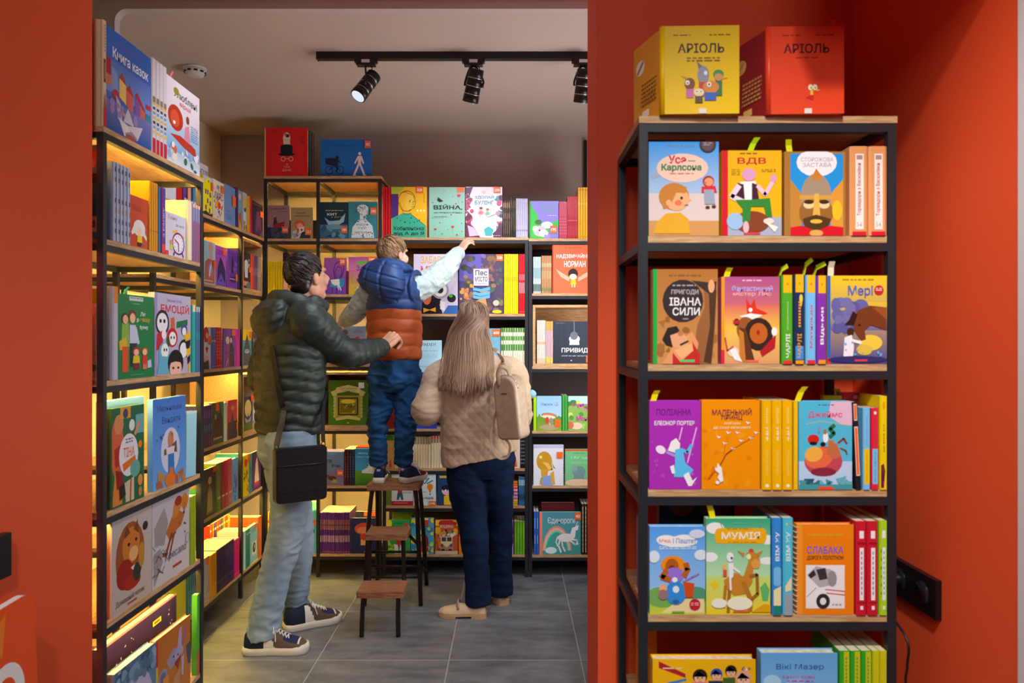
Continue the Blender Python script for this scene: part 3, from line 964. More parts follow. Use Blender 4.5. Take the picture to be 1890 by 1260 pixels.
front_book('hardcover_book', 'orange hardcover with a small white figure flying after white birds', r, 1294.5, 1402.5, 739,
           [R(0, 0, 1, 1, 'dd8400'), D(4, 22, .04, .3, .96, .97, ['e08e10', 'd57c00'], .03, .06, 'te'), T('МАЛЕНЬКИЙ', .18, .085, .86, .165, '742a3c'), T('ПРИНЦ', .34, .17, .7, .225, '742a3c'), T('АНТУАН', .38, .245, .66, .272, 'f4d8a4'), T('ДЕ СЕНТ-ЕКЗЮПЕРІ', .2, .295, .84, .325, 'f4d8a4'),
            [G(x, y, .045, [P('f2ecee', (-1, -.5), (.1, -.1), (1, 0), (.1, .3), (-.3, .7))]) for x, y in ((.3, .41), (.46, .36), (.62, .36), (.4, .48), (.68, .45), (.85, .42), (.94, .36), (.54, .54), (.8, .25))],
            L('8a3e14', .015, (.3, .74), (.42, .6), (.54, .54)), L('a04a10', .008, (.38, .62), (.4, .48)), L('a04a10', .008, (.54, .54), (.9, .4)), P('f0eaf0', (.27, .7), (.34, .76), (.37, .9), (.32, .92), (.27, .86), (.3, .82), (.22, .78), (.2, .74), (.26, .76)), E(.27, .92, .035, .02, 'f0eaf0'), L('c05a10', .035, (.12, .87), (.22, .78)), E(.2, .77, .03, .035, 'd06a18')], 'dd8400', t=.025)
run('hardcover_book', 'yellow hardcover spine with pale upright lettering, one of three beside the orange cover', r, 1405, 1463, 739, 3, 'd9a400',
    [R(.3, .06, .62, .3, 'd9a400'), vt('АНТУАН', .08, .26, 'ecd48a', .35, .65, 0), vt('а.р.і', .3, .45, 'f4ead0', .3, .72), vt('МАЛЕНЬКИЙ ПРИНЦ', .56, .84, 'ecd48a', .35, .65, 0), E(.5, .955, .24, .02, 'f0e2c0')], 'three yellow spines', rounded=True, depth=.14)
run('hardcover_book', 'plain yellow book edge squeezed beside the light blue peach cover', r, 1464, 1473, 741, 1, 'e0b010', [], None, depth=.14)
front_book('hardcover_book', 'light blue hardcover with a giant red peach above spiky rocks', r, 1474, 1573, 741,
           [R(0, 0, 1, .68, '4aaac8'), R(0, .68, 1, 1, 'a8c0dc'), P('ccaac0', (.6, 0), (1, 0), (1, .27), (.8, .26), (.55, .17)), S(.36, .035, .66, .055, '2a5a7a'), T('Джеймс', .17, .11, .82, .195, 'c83a66'), L('c0b060', .012, (.14, .26), (.4, .225), (.7, .25), (.98, .275)),
            E(.46, .68, .36, .17, 'b04050'), E(.38, .64, .27, .12, 'd0623c', .3), E(.28, .6, .17, .085, 'dca040', .3), E(.46, .8, .24, .05, '7c2438'), R(.55, .44, .66, .56, 'b86a3c'), P('b0643c', (.56, .46), (.72, .48), (.8, .62), (.66, .66), (.52, .58)), L('7a3a2c', .04, (.74, .47), (.84, .42), (.9, .48)), L('7a3a2c', .03, (.78, .53), (.88, .56), (.9, .6)),
            E(.27, .43, .11, .055, 'c02018'), E(.27, .475, .07, .02, '201414'), E(.5, .41, .05, .06, 'e6e2e8'), E(.49, .345, .035, .03, 'a06a3a'), E(.45, .485, .05, .025, '181820'), L('1f6a3c', .07, (.58, .4), (.66, .36), (.58, .31), (.66, .27)), E(.38, .32, .03, .04, '7a8aa0'),
            D(21, 16, .03, .9, .97, .97, ['2f6a78', '3f8a90', '24505e', '5aa4a8'], .05, .1, 't'), R(0, .94, 1, 1, '3f8a90'), R(.36, .965, .64, 1, 'd8442e')], '4aaac8', t=.028, mark=(.02, .034, 'd8c814', .45), spine='e0b010')
run('hardcover_book', 'black hardcover spine with two orange bars, leaning beside the peach cover', r, 1578, 1590, 742, 1, '1a1a20', [R(.15, .02, .85, .21, 'f0d0c0'), R(.24, .03, .76, .2, 'e85a24'), R(.1, .28, .9, .84, 'f0d0c0'), R(.22, .29, .78, .83, 'e85a24')], None, depth=.14, tilt=-.045)
run('paperback_book', 'spine half sky blue and half yellow', r, 1591.5, 1606, 753, 1, '6ab0e4', [band(.5, .93, 'd8b40c'), vt('пригоди тома', .1, .46, '4a5ab0', .4, .62, 0), vt('марк твен казки', .54, .9, '5a5414', .42, .6, 0)], None, depth=.14)
run('paperback_book', 'spine half crimson and half sky blue', r, 1607, 1621, 753, 1, 'c8203a', [band(.5, .93, '6ab0e4'), E(.5, .06, .25, .02, 'f0dcdc'), vt('захоплива історія', .12, .46, '7a3a8a', .42, .6, 0), vt('нова книга', .54, .9, '2a4a70', .42, .6, 0)], None, depth=.14)
run('hardcover_book', 'mustard hardcover spine with black upright lettering and a small dark figure at its foot', r, 1622.5, 1641, 731, 1, 'd6bc08', [E(.5, .1, .25, .04, 'c8900c'), vt('ДЕ МОЇ 317', .3, .6, '3a2a1c', .35, .68), P('5a1238', (0, .74), (.5, .72), (.75, .8), (.5, .98), (0, .98)), E(.4, .78, .25, .04, '5a3220'), E(.5, .93, .1, .02, 'c81a80')], None, depth=.14)
front_book('picture_book', 'crimson picture book peeping out above the two-coloured spines', r, 1582, 1622, 730, [R(0, 0, 1, 1, 'b01a44'), P('d02a58', (.3, 0), (.9, 0), (.1, .12)), E(.85, .05, .12, .02, 'c88a98')], 'b01a44', t=.012, back=.1, mark=(.05, .01, 'b4c818', -.6))
front_book('picture_book', 'olive yellow book standing behind the peach cover', r, 1540, 1575, 734, [R(0, 0, 1, 1, '9a9414')], '9a9414', t=.02, back=.06)

r = RC[4]
front_book('picture_book', 'blue picture book with an orange-haired bear riding a blue scooter', r, 1198.5, 1302, 972,
           [R(0, 0, 1, .72, '86b0e0', '4a90d8'), R(0, .72, 1, 1, 'b8c03c', '7aa83c'), E(.25, .8, .35, .12, '6a9c4c'), E(.8, .78, .3, .1, '4a8a6a'), P('d8c48c', (.2, .98), (.55, .82), (.98, .82), (.98, .98)), S(.38, .04, .64, .055, '6a98c8'), E(.5, .17, .36, .06, 'f0ecf2'), E(.3, .15, .18, .055, 'f0ecf2'), E(.62, .145, .2, .055, 'f0ecf2'), T('Мед', .17, .14, .38, .185, 'd8603c'), T('і Паштет', .42, .13, .84, .19, '5a78b8'), S(.17, .225, .84, .265, 'c8d8f0', 2), E(.08, .34, .1, .07, 'c8d4ec'), E(.92, .32, .12, .06, 'c8d4ec'), E(.85, .08, .14, .05, 'c0c8e8'),
            E(.42, .43, .22, .1, 'e08018'), E(.4, .45, .12, .09, 'a05418'), E(.4, .48, .06, .045, '6a3412'), E(.44, .55, .17, .09, '8a6ac4'), L('a8581c', .1, (.3, .5), (.22, .57), (.36, .6)), L('a8581c', .1, (.62, .56), (.68, .48), (.65, .42)), E(.47, .75, .185, .135, '2f80c8'), E(.47, .71, .06, .04, 'c8d8e8'), E(.45, .6, .05, .03, 'd0e0ec'), E(.47, .85, .06, .025, '2a5a90'), P('c0441c', (.6, .62), (.8, .64), (.78, .8), (.64, .8)), L('9a70b0', .03, (.6, .62), (.76, .57), (.88, .53)), E(.24, .7, .07, .05, 'dc9a6c'), E(.24, .77, .09, .06, '8a6a6c'),
            E(.81, .88, .1, .065, 'b02030'), S(.74, .86, .88, .9, 'e0a0a0', 2), R(.4, .955, .62, .975, '6aa04c')], '6aa0dc', t=.022)
front_book('picture_book', 'green and yellow picture book with a skeleton rider on a camel', r, 1303, 1422, 957,
           [R(0, 0, 1, .6, 'a8d0a4', '2a9a74'), R(0, .6, 1, 1, 'd8c020', 'b4cc6c'), E(.14, .1, .14, .06, 'dceae0'), E(.06, .4, .12, .05, 'e0ece4'), E(.95, .22, .12, .05, 'e0ece4'), E(.95, .44, .12, .04, 'd8e8d8'), P('5aa860', (.84, .72), (.92, .66), (.99, .74), (.96, .86), (.88, .86)), P('d8b818', (.06, .68), (.14, .64), (.2, .7), (.12, .74)), L('8a6a50', .01, (.2, .02), (.27, .12)), L('8a6a50', .01, (.88, .02), (.82, .12)), R(.19, .1, .89, .26, 'e0a00c'), E(.19, .18, .06, .08, 'e0a00c'), E(.89, .18, .05, .08, 'e0a00c'), T('МУМІЯ', .24, .14, .84, .215, 'e6ded4'), S(.32, .1, .7, .125, 'b07c10'), S(.34, .24, .8, .255, 'b07c10'), S(.42, .045, .64, .06, '6ab890'),
            P('b87a28', (.27, .64), (.45, .56), (.58, .6), (.66, .44), (.62, .36), (.7, .33), (.78, .36), (.84, .44), (.82, .52), (.74, .5), (.72, .66), (.6, .78), (.44, .8), (.3, .72)), E(.77, .47, .07, .05, 'cc9440'), E(.66, .395, .035, .03, 'f0d8a0'), P('b87a28', (.6, .36), (.48, .33), (.58, .4)), P('b87a28', (.78, .36), (.88, .33), (.82, .4)), E(.7, .33, .04, .02, 'c83a24'), L('a86c24', .05, (.3, .7), (.27, .92)), L('96601e', .05, (.36, .74), (.34, .97)), L('a86c24', .07, (.58, .66), (.7, .85), (.68, .95)), L('96601e', .05, (.68, .6), (.79, .58), (.8, .78), (.7, .84)),
            E(.37, .4, .055, .05, 'eaeaee'), E(.395, .41, .02, .015, '4a4a52'), P('e4e4ea', (.34, .46), (.42, .46), (.42, .6), (.36, .64)), L('e4e4ea', .03, (.4, .5), (.52, .56)), L('e4e4ea', .03, (.37, .6), (.38, .74)), E(.28, .5, .03, .04, 'd8a858'), R(.26, .53, .32, .6, 'c84a34'), E(.2, .88, .12, .05, 'e6ecd0'), E(.52, .88, .2, .07, 'e8ecc0'), P('d09a14', (.7, .97), (.9, .88), (1, .9), (1, .97)), R(.42, .955, .68, .972, 'd05a40')], '8ac08c', t=.022, mark=(.12, .03, 'd8c814', -.3))
run('picture_book', 'blue spine with white upright letters over a sandy beach picture', r, 1424, 1443, 956, 1, '2c80c4', [vt('ВІМ ХУ', .14, .44, 'eef2f8', .25, .8), E(.5, .6, .9, .1, '6aaede'), P('e0cda0', (0, .74), (1, .7), (1, .9), (0, .9)), band(.9, 1, '1c7a6a')], None, depth=.14)
run('picture_book', 'turquoise spine with white upright letters, dots at its head', r, 1444, 1464, 956, 1, '48b0c8', [E(.3, .06, .1, .012, 'd8c040'), E(.7, .07, .1, .012, 'c84a7a'), vt('ВІМ ХУ', .14, .44, 'eef2f8', .2, .75), P('d8cc9c', (.1, .7), (.9, .6), (.9, .74), (.1, .76)), band(.78, 1, '8a98a0')], None, depth=.14)
front_book('notebook', 'orange notebook-style book with a black and white drawing of a tipping van', r, 1470, 1576, 968,
           [R(0, 0, 1, 1, 'dc780c'), R(0, 0, .1, 1, 'e08a2c'), S(.2, .1, .82, .16, 'c89014', 1), T('СЛАБАКА', .18, .24, .82, .325, '5a5ac0'), T('ДОРОГА ПОЛОТНОМ', .18, .345, .82, .4, '3a1c14'), R(.16, .45, .84, .93, 'dcd8dc'), P('a8a4a8', (.18, .56), (.34, .46), (.6, .5), (.7, .66), (.4, .7)), P('2c2a2c', (.2, .56), (.3, .5), (.34, .56), (.24, .6)), P('343234', (.34, .5), (.5, .48), (.54, .6), (.4, .62)), E(.62, .6, .08, .09, '8a868a'), P('eeeaee', (.18, .7), (.7, .72), (.8, .86), (.2, .9)), E(.46, .85, .12, .085, '28262a'), E(.46, .85, .055, .04, 'd8d4d8'), L('c04a4a', .02, (.5, .72), (.84, .74)), L('c04a4a', .02, (.52, .76), (.84, .78)), L('3a383a', .008, (.18, .8), (.34, .7)), S(.62, .88, .78, .91, '8a868a')], 'dc780c', t=.022, spiral=-1)
run('hardcover_book', 'red hardcover spine with a white lettered panel, one of two red ones side by side', r, 1578, 1620, 962, 2, 'b8182c', [R(.25, .1, .78, .18, 'e8dce0'), R(.28, .28, .78, .84, 'e4dce8'), dash(.32, .8, '8a7a9c', .44, .6), R(.35, .9, .7, .94, 'f0e6e6'), band(.22, .24, '8a1020'), band(.86, .87, '8a1020')], 'two red panel spines', rounded=True, depth=.17)
run('hardcover_book', 'lime green hardcover spine with a white lettered panel', r, 1621.5, 1641, 961, 1, '9ac424', [R(.25, .1, .78, .18, 'dce0ec'), R(.28, .28, .8, .84, 'd8dcec'), dash(.32, .8, '7a7a9c', .46, .62), R(.35, .9, .7, .94, 'f0f0e6'), [R(0, .3 + k * .09, .16, .33 + k * .09, '4a7a1c') for k in range(6)]], None, rounded=True, depth=.17)
front_book('hardcover_book', 'dark hardcover with rust brown medallions, standing behind the scooter bear book', r, 1232, 1380, 926, [R(0, 0, 1, 1, '142434'), E(.3, .1, .17, .12, '6a2c14'), E(.75, .1, .22, .14, '5a2412')], '142434', t=.03, back=.1)
for k_ in range(4):
    run('paperback_book', 'blue and orange spine turned to the open bookcase side, behind the scooter bear book', Row('b', 1.88 + .03 * k_, .81), 1178, 1181, 1000, 1, '6a6ab0', [band(.1, .4, 'd87838'), band(.7, .9, 'c8503c')], None, depth=.028, h=.17)[0]['group'] = 'spines at the open side of the bookcase'

r = RC[5]
front_book('picture_book', 'yellow picture book with a crowd of faces above a white circle, lowest shelf in sight', r, 1204, 1395, 1187,
           [R(0, 0, 1, 1, 'e0a608'), G(.19, .12, .13, [P('a01c28', (-1, -.6), (1, .35), (1, .65), (-1, -.1))]), S(.1, .1, .28, .13, 'f0c0a0'), P('2c7aa8', (.08, .3), (.33, .23), (.33, .26), (.08, .34)), G(.46, .22, .075, face('e0ac88', '2c1a18')), P('d02a88', (.38, .28), (.54, .28), (.56, .34), (.38, .34)), G(.62, .19, .06, face('dca888', '2c4a9c')), P('24305a', (.54, .26), (.68, .26), (.7, .38), (.56, .36)), G(.76, .15, .06, face('d8a480', '1c1c20')), P('3f5a24', (.68, .22), (.8, .22), (.8, .42), (.7, .4)), G(.88, .24, .08, face('e0a890', 'd09a80')), P('b89020', (.78, .34), (.98, .32), (1, .6), (.8, .56)), E(.56, .62, .23, .22, 'ece8ee'), T('ДЕНЬ', .45, .46, .7, .58, '1c5a94'), E(.3, .55, .1, .06, '9a5a1c'), E(.9, .12, .02, .015, 'ece8ee'), T('6+', .86, .08, .96, .13, '5a5a60', 0)], 'e0a608', t=.03, h=.19)
front_book('picture_book', 'pale blue hardcover with a brown owl with yellow eyes on the cover', r, 1404, 1546, 1176,
           [R(0, 0, 1, 1, '8ab8d8', '5a9ad0'), D(8, 12, .05, .3, .95, .9, ['9ac4e0', '7ab0d8'], .08, .16, 'e'), T('Вікі Мазер', .2, .12, .82, .2, '2c3a94', 0), T('Казки сови', .28, .25, .7, .29, 'b83a80', 0), S(.34, .31, .68, .34, 'b83a80'), E(.53, .62, .22, .16, '8a5c3c'), P('8a5c3c', (.3, .44), (.44, .5), (.36, .56)), P('8a5c3c', (.76, .44), (.62, .5), (.7, .56)), R(.34, .47, .7, .53, 'a06a44'), E(.46, .6, .1, .07, 'e0d4c0'), E(.6, .6, .1, .07, 'e0d4c0'), E(.46, .58, .03, .025, 'd8c80c'), E(.6, .58, .03, .025, 'd8c80c'), P('d8a020', (.52, .64), (.55, .64), (.535, .68))], '6aa6d4', t=.03, h=.205)
run('hardcover_book', 'green spine with yellow top half and blue foot, one of three beside the owl book', r, 1549, 1609, 1173, 3, '2f9a24', [R(.3, 0, 1, .46, 'b4b814'), R(.3, .46, 1, .74, '3a9a34'), R(.4, .66, 1, .9, '3f80d0'), dash(.06, .44, '6a8a3c', .5, .7)], 'three green yellow spines', depth=.16, h=.21)
run('hardcover_book', 'plain mustard green spine, one of the last two of the lowest shelf in sight', r, 1609.5, 1637, 1172, 2, 'bcb814', [R(0, .5, .2, 1, '9aa010')], 'two mustard green spines', depth=.16, h=.21)
sb = MB()
sb.box(-.07, .07, 0, .03, 0, .19, lin('d9900c', 1.4))
draw(sb, [E(.5, .45, .3, .1, '4a2414'), E(.5, .43, .15, .06, 'b84a30'), P('3a2010', (.3, .7), (.6, .64), (.7, .8), (.4, .76)), L('3a2010', .06, (.2, .86), (.7, .94))], .14, .19, 0, gain=1.4)
o_ = tag(sb.build('picture_book', M['print']), 'orange yellow book with its printed side to the open end of the bookcase', 'book')
o_.location, o_.rotation_euler = (.342, 1.95, .5156), (0, 0, -h2)
# ------------------------------------------------------------------ the lit bookshelf of the back wall
BF = 4.506


def B(z, face=BF): return Row('b', face, z)
def stk(x, y, n, w=.17, h=.11): return (x, y, w, h, n)


g_ = 'copies queued behind a front book'
r = B(2.467)
front_book('picture_book', 'red square picture book with a pale head above a black top hat', r, 488, 567, 235.5,
           [R(0, 0, 1, 1, 'c81a22'), R(0, 0, .03, 1, 'd8a060'), S(.16, .05, .3, .12, '8a1420', 3), E(.52, .22, .085, .12, 'd8ccb8'), E(.54, .17, .045, .035, '20181c'), E(.5, .15, .03, .03, '8a6a20'), R(.445, .24, .6, .36, 'cfc4b4'), R(.38, .38, .66, .54, '141824'), E(.52, .38, .14, .035, '141824'), E(.52, .55, .2, .035, '141824'),
            E(.44, .645, .055, .05, 'e8b8a0'), E(.44, .645, .042, .038, 'c81a22'), E(.62, .645, .055, .05, 'e8b8a0'), E(.62, .645, .042, .038, 'c81a22'), L('e8b8a0', .012, (.5, .64), (.56, .64)), T('Я', .51, .74, .55, .78, 'e0b0a0', 0), T('ТАК', .45, .79, .6, .83, 'e0b0a0', 0), T('БАЧУ', .43, .85, .63, .9, 'e0b0a0', 0), E(.88, .2, .04, .03, '9a2a1c'), E(.88, .29, .04, .03, '9a2a1c')], 'c81a22', t=.014)
for k_, (cc, th, lb) in enumerate((('2a2024', .035, 'dark brown book directly behind the red top hat book'), ('1f6a64', .02, 'teal book third in line behind the red top hat book'), ('56684c', .03, 'grey green book fourth in line behind the red top hat book'), ('2c3a2c', .04, 'dark green book last in line behind the red top hat book'))):
    front_book('picture_book', lb, r, 489, 566 + k_ * .6, 237 - k_ * .5, [R(0, 0, 1, 1, cc)], cc, t=th - .002, back=.016 + [0, .036, .058, .09][k_])
front_book('picture_book', 'wide blue picture book with a dark cyclist and a white walking man', r, 590, 684, 256,
           [R(0, 0, 1, 1, '1c62b8', '0f62b4'), [L('2c74c4', .006, (x * .05, .38), (x * .05 + .05, .8)) for x in range(20)], S(.26, .15, .8, .23, '1a50a0', 1), S(.04, .1, .2, .12, '2a78c8'),
            E(.17, .82, .075, .115, '101c34'), E(.17, .82, .06, .092, '1a62b4'), E(.39, .82, .075, .115, '101c34'), E(.39, .82, .06, .092, '1a62b4'), L('101c34', .02, (.17, .82), (.28, .7), (.39, .82)), P('101c34', (.1, .5), (.3, .5), (.34, .6), (.26, .7), (.1, .66)), P('101c34', (.26, .52), (.36, .5), (.34, .72), (.26, .72)), E(.33, .48, .03, .045, '101c34'), L('101c34', .025, (.28, .7), (.34, .78), (.3, .86)), L('101c34', .02, (.34, .56), (.4, .62)),
            E(.775, .38, .028, .045, 'd8c8d0'), P('d8c8d0', (.735, .44), (.815, .44), (.8, .68), (.74, .68)), L('d8c8d0', .03, (.745, .46), (.68, .64)), L('d8c8d0', .03, (.805, .46), (.85, .64)), L('d8c8d0', .04, (.755, .66), (.67, .93)), L('d8c8d0', .04, (.785, .66), (.86, .93)), E(.67, .95, .035, .02, 'd8c8d0'), E(.87, .95, .035, .02, 'd8c8d0')], '165ab0', t=.02, sticker=(.935, .13, .12, .2, '450'), back=.02)
r = B(2.083)
front_book('paperback_book', 'greyish pink book with a red ship on dark waves, upper row of the back shelf', r, 493, 534, 379,
           [R(0, 0, 1, .68, '8c7478'), R(0, .66, 1, 1, '24283a'), T('З Клинчиками', .12, .07, .88, .13, '3a2c34', 0), T('у вулиці', .42, .16, .9, .21, '3a2c34', 0), P('8a2024', (.22, .58), (.8, .48), (.76, .64), (.3, .68)), P('3a2c34', (.3, .36), (.4, .34), (.44, .56), (.26, .58)), E(.33, .33, .04, .03, 'c08a70'), L('4a2c2c', .02, (.34, .36), (.5, .56)), D(3, 10, .05, .72, .95, .97, ['31384e', '3c4258'], .06, .12, 'e')], '8c7478', t=.012, sticker=stk(.82, .74, '300', .3, .2))
front_book('paperback_book', 'olive cream book with an orange haired figure, beside the red ship book', r, 536.5, 577, 383,
           [R(0, 0, 1, 1, '9a8a60'), S(.3, .05, .7, .075, '6a5c3c'), T('Марта', .26, .15, .66, .22, '2c2420', 0), T('з мейв-вулиці', .12, .24, .86, .31, '2c2420', 0), E(.4, .55, .24, .15, 'c8502c'), E(.42, .6, .14, .1, 'dca080'), P('b0c0c0', (.1, .75), (.4, .7), (.5, .99), (.05, .99)), P('dcd4c4', (.36, .66), (.62, .6), (.6, .82), (.4, .84)), E(.5, .72, .05, .04, 'b82a2c'), P('24303c', (.5, .8), (.9, .7), (.9, .99), (.4, .99)), D(17, 8, .05, .5, .35, .98, ['b8543c', '8a9aa0'], .04, .08)], '9a8a60', t=.012, sticker=stk(.82, .78, '251', .3, .22), mark=None)
front_book('hardcover_book', 'dark book showing in the gaps behind the ship and orange hair books', r, 520, 583, 404, [R(0, 0, 1, 1, '1e1c20')], '1e1c20', t=.02, back=.05)
front_book('hardcover_book', 'dark blue book with a pale whale diving, beside the teal bust book', r, 588.5, 642, 373,
           [R(0, 0, 1, 1, '0e2234', '12303c'), R(0, .62, 1, 1, '2c5a74', '3a7090'), S(.2, .22, .84, .26, 'b0b890', 1), T('КИТ', .26, .3, .62, .37, 'dfe8ec'), T('у ночі', .4, .38, .8, .44, 'b8a83c', 0), P('8ab0c4', (.16, .42), (.35, .52), (.7, .5), (.92, .3), (.86, .54), (.6, .66), (.3, .62)), P('c89a3c', (.56, .6), (.72, .54), (.66, .66)), P('5a90a8', (.05, .66), (.5, .6), (.95, .68), (.95, .74), (.05, .74)), P('0e2430', (.2, .95), (.5, .85), (.8, .95)), L('0e2430', .02, (.52, .78), (.52, .88)), D(6, 10, .05, .72, .95, .97, ['4f8aa0', '27506a'], .04, .1, 'e')], '0e2234', t=.02, sticker=stk(.88, .76, '180', .22, .18))
front_book('hardcover_book', 'teal book with a white lace-patterned profile bust', r, 643, 696, 372,
           [R(0, 0, 1, 1, '2c7a84'), E(.5, .2, .2, .12, 'c8d0d0'), P('c8d0d0', (.34, .2), (.66, .16), (.7, .3), (.64, .38), (.6, .48), (.4, .48), (.4, .36)), P('c8d0d0', (.1, .98), (.14, .7), (.34, .5), (.62, .48), (.84, .66), (.9, .98)), T('відун', .28, .58, .7, .66, '24545c', 0), T('сур', .34, .68, .62, .75, '24545c', 0), T('черішень', .2, .79, .82, .87, '24545c', 0), D(5, 60, .2, .1, .76, .55, ['2c5a62'], .012, .025, 'et'), D(8, 26, .14, .86, .86, .97, ['2c5a62'], .012, .022, 'et')], '2c7a84', t=.02, sticker=stk(.88, .26, '180', .22, .18))
r = B(1.74)
run('paperback_book', 'yellow paperback spine, one of six in the corner of the lit back shelf', r, 491, 521.5, 483, 6, 'd8b808', [dash(.1, .3, '6a5a10', .4, .6), dash(.36, .82, 'a8820c', .36, .6)], 'yellow block in the corner', depth=.15)
front_book('picture_book', 'salmon pink book with a dark-haired head at its corner, behind the man', r, 522, 574, 465.5, [R(0, 0, 1, 1, 'c0605a', 'b04a3a'), E(.1, .12, .16, .13, '20141a'), P('d8a080', (.04, .22), (.12, .18), (.2, .45), (.16, .98), (.02, .98)), P('d89a78', (.2, .85), (.5, .7), (.6, .98), (.2, .98)), R(.5, 0, 1, .02, 'd86a3a')], 'b8584c', t=.015)
front_book('picture_book', 'violet picture book with a white cat lying on a turquoise handbag chair', r, 598, 638.5, 476,
           [R(0, 0, 1, 1, '6a3aa0', '94488f'), L('4a1f5a', .04, (.5, .6), (.44, .34), (.54, .14), (.72, .1), (.9, .16), (.9, .34), (.76, .6)), L('4a1f5a', .03, (.56, .6), (.52, .36), (.62, .24), (.78, .26), (.82, .4), (.7, .6)), P('1f8ab0', (.3, .6), (.9, .56), (.92, .74), (.78, .82), (.3, .8)), P('dcdcd8', (.3, .6), (.7, .58), (.72, .72), (.5, .76), (.36, .7)), L('e0e0e0', .05, (.66, .72), (.8, .9)), L('e0e0e0', .04, (.62, .74), (.68, .88)), R(.36, .8, .4, .98, '3a1f5a'), R(.56, .82, .6, .98, '3a1f5a'), R(.8, .82, .84, .98, '3a1f5a')], '94488f', t=.02, sticker=stk(.85, .1, '220', .26, .2))
front_book('picture_book', 'maroon book edge between the handbag chair book and the pink yellow one', r, 639, 643, 500, [R(0, 0, 1, 1, '5a1c2c')], '5a1c2c', t=.02)
front_book('picture_book', 'pink to yellow picture book with violet handwritten title, behind the blue hood', r, 643.5, 697, 474.5,
           [R(0, 0, 1, 1, 'd0b010', 'a8449a'), R(0, .35, 1, .72, 'c88a40', 'b8588a'), E(.46, .15, .2, .05, '5aa030', .2), T('Зара', .26, .22, .74, .4, '4a2c9a'), T('що з', .34, .44, .62, .52, '4a2c9a', 0), T('Кусо', .28, .56, .74, .7, '4a2c9a'), L('6a9a34', .04, (.14, .7), (.1, .56), (.18, .44)), E(.3, .82, .12, .035, 'b0a020'), R(.28, .8, .5, .88, 'c8b8dc'), E(.6, .76, .14, .05, '8aa038')], 'b8588a', t=.02, sticker=stk(.8, .06, '240', .26, .14))
r = B(1.31)
front_book('picture_book', 'pale grey blue picture book with a red bird, under the boy hand', r, 621, 675, 602, [R(0, 0, 1, 1, 'a8b4c8', '8a9cc0'), E(.3, .16, .1, .07, '6a6a64'), E(.1, .14, .06, .05, '5a5c60'), P('c83a24', (.62, .3), (.74, .26), (.86, .4), (.76, .48), (.64, .42)), E(.6, .52, .16, .05, 'b86a54'), E(.74, .14, .16, .05, '7a94c4')], 'a0aec4', t=.02)
run('picture_book', 'pale mixed spine beside the grey blue bird book, hidden low behind the sleeve', r, 598, 620, 606, 4, 'b0a890', [band(.2, .3, '5a6a8a')], 'pale spines behind the sleeve', depth=.16)
r = B(.934)
front_book('picture_book', 'dark green picture book with a golden cartouche and framed park scene', Row('b', 4.512, .934), 606, 679, 702,
           [R(0, 0, 1, 1, '3f6a14', '2c4a10'), P('b8b070', (.2, .16), (.5, .1), (.8, .16), (.82, .3), (.5, .24), (.18, .3)), P('a8a060', (.06, .26), (.2, .2), (.22, .34), (.12, .36)), P('a8a060', (.94, .26), (.8, .2), (.78, .34), (.88, .36)), T('Світязева', .28, .15, .72, .2, '5a5c24', 0), T('Таємниця', .32, .215, .68, .25, '6a6c30', 0), R(.17, .34, .83, .82, '8a8438'), R(.24, .38, .76, .78, '20280c'), R(.28, .41, .72, .75, '8a7c1c'), R(.3, .52, .7, .72, '5a5c14'), E(.5, .47, .18, .05, 'c8b43c'), D(4, 14, .32, .52, .68, .72, ['2c380c', 'a89a30', '6a6a1c'], .015, .04), P('b0a864', (.18, .84), (.5, .78), (.82, .84), (.8, .9), (.5, .86), (.2, .9)), [E(.16, .4 + k * .08, .035, .04, '9a9850') for k in range(6)], [E(.84, .4 + k * .08, .035, .04, '9a9850') for k in range(6)], E(.5, .95, .03, .012, 'c0b880')], '36580f', t=.03, gain=1.6)
o_ = tag(sticker_mesh(.035, .035, '', 'e0dcd4').build('price_tag', M['print']), 'small white square price tag stuck on the green picture book', 'price tag')
o_.location = ((667 - 945) * 4.512 / F, 4.5106, EYE + (630 - 711) * 4.512 / F)
r = B(.563)
front_book('picture_book', 'violet blue book with jagged dark title and a small brown animal', r, 592, 634.5, 834,
           [R(0, 0, 1, 1, '6a6ab0', '5a84c0'), R(0, .6, 1, 1, '7a6a9c', '6a6ab0'), S(.3, .05, .7, .08, '8aa0d0'), T('Ягер', .18, .2, .5, .34, '1c2440'), T('Ягер', .46, .36, .86, .48, '1c2440'), G(.5, .78, .2, [E(0, 0, .9, .5, '4a2c20'), E(-.9, -.4, .45, .35, '5a3826'), P('4a2c20', (-1.3, -.5), (-1.8, -.4), (-1.2, -.2)), P('8a9a5a', (.2, .2), (1.2, .4), (.9, 1.1), (-.1, 1.0))])], '6a6ab0', t=.02, sticker=stk(.85, .62, '200', .26, .18))
for k_ in range(5):
    front_book('picture_book', 'further copy of a violet picture book queued behind the jagged title one', r, 592, 634.5, 834 - k_ * .1, [R(0, 0, 1, 1, '6a6ab0')], '6a6ab0', t=.017, back=.021 + k_ * .02, group='violet copies in line')
run('paperback_book', 'dark red spine beside the violet blue book, one of two', r, 635.5, 644.5, 829, 2, '4a1c28', [dash(.2, .8, '9a6a70')], 'two dark red spines', depth=.17)
run('paperback_book', 'navy spine between dark red spines and the green landscape book, one of two', r, 645, 654, 829, 2, '24284a', [dash(.2, .8, '6a70a0')], 'two navy spines', depth=.17)
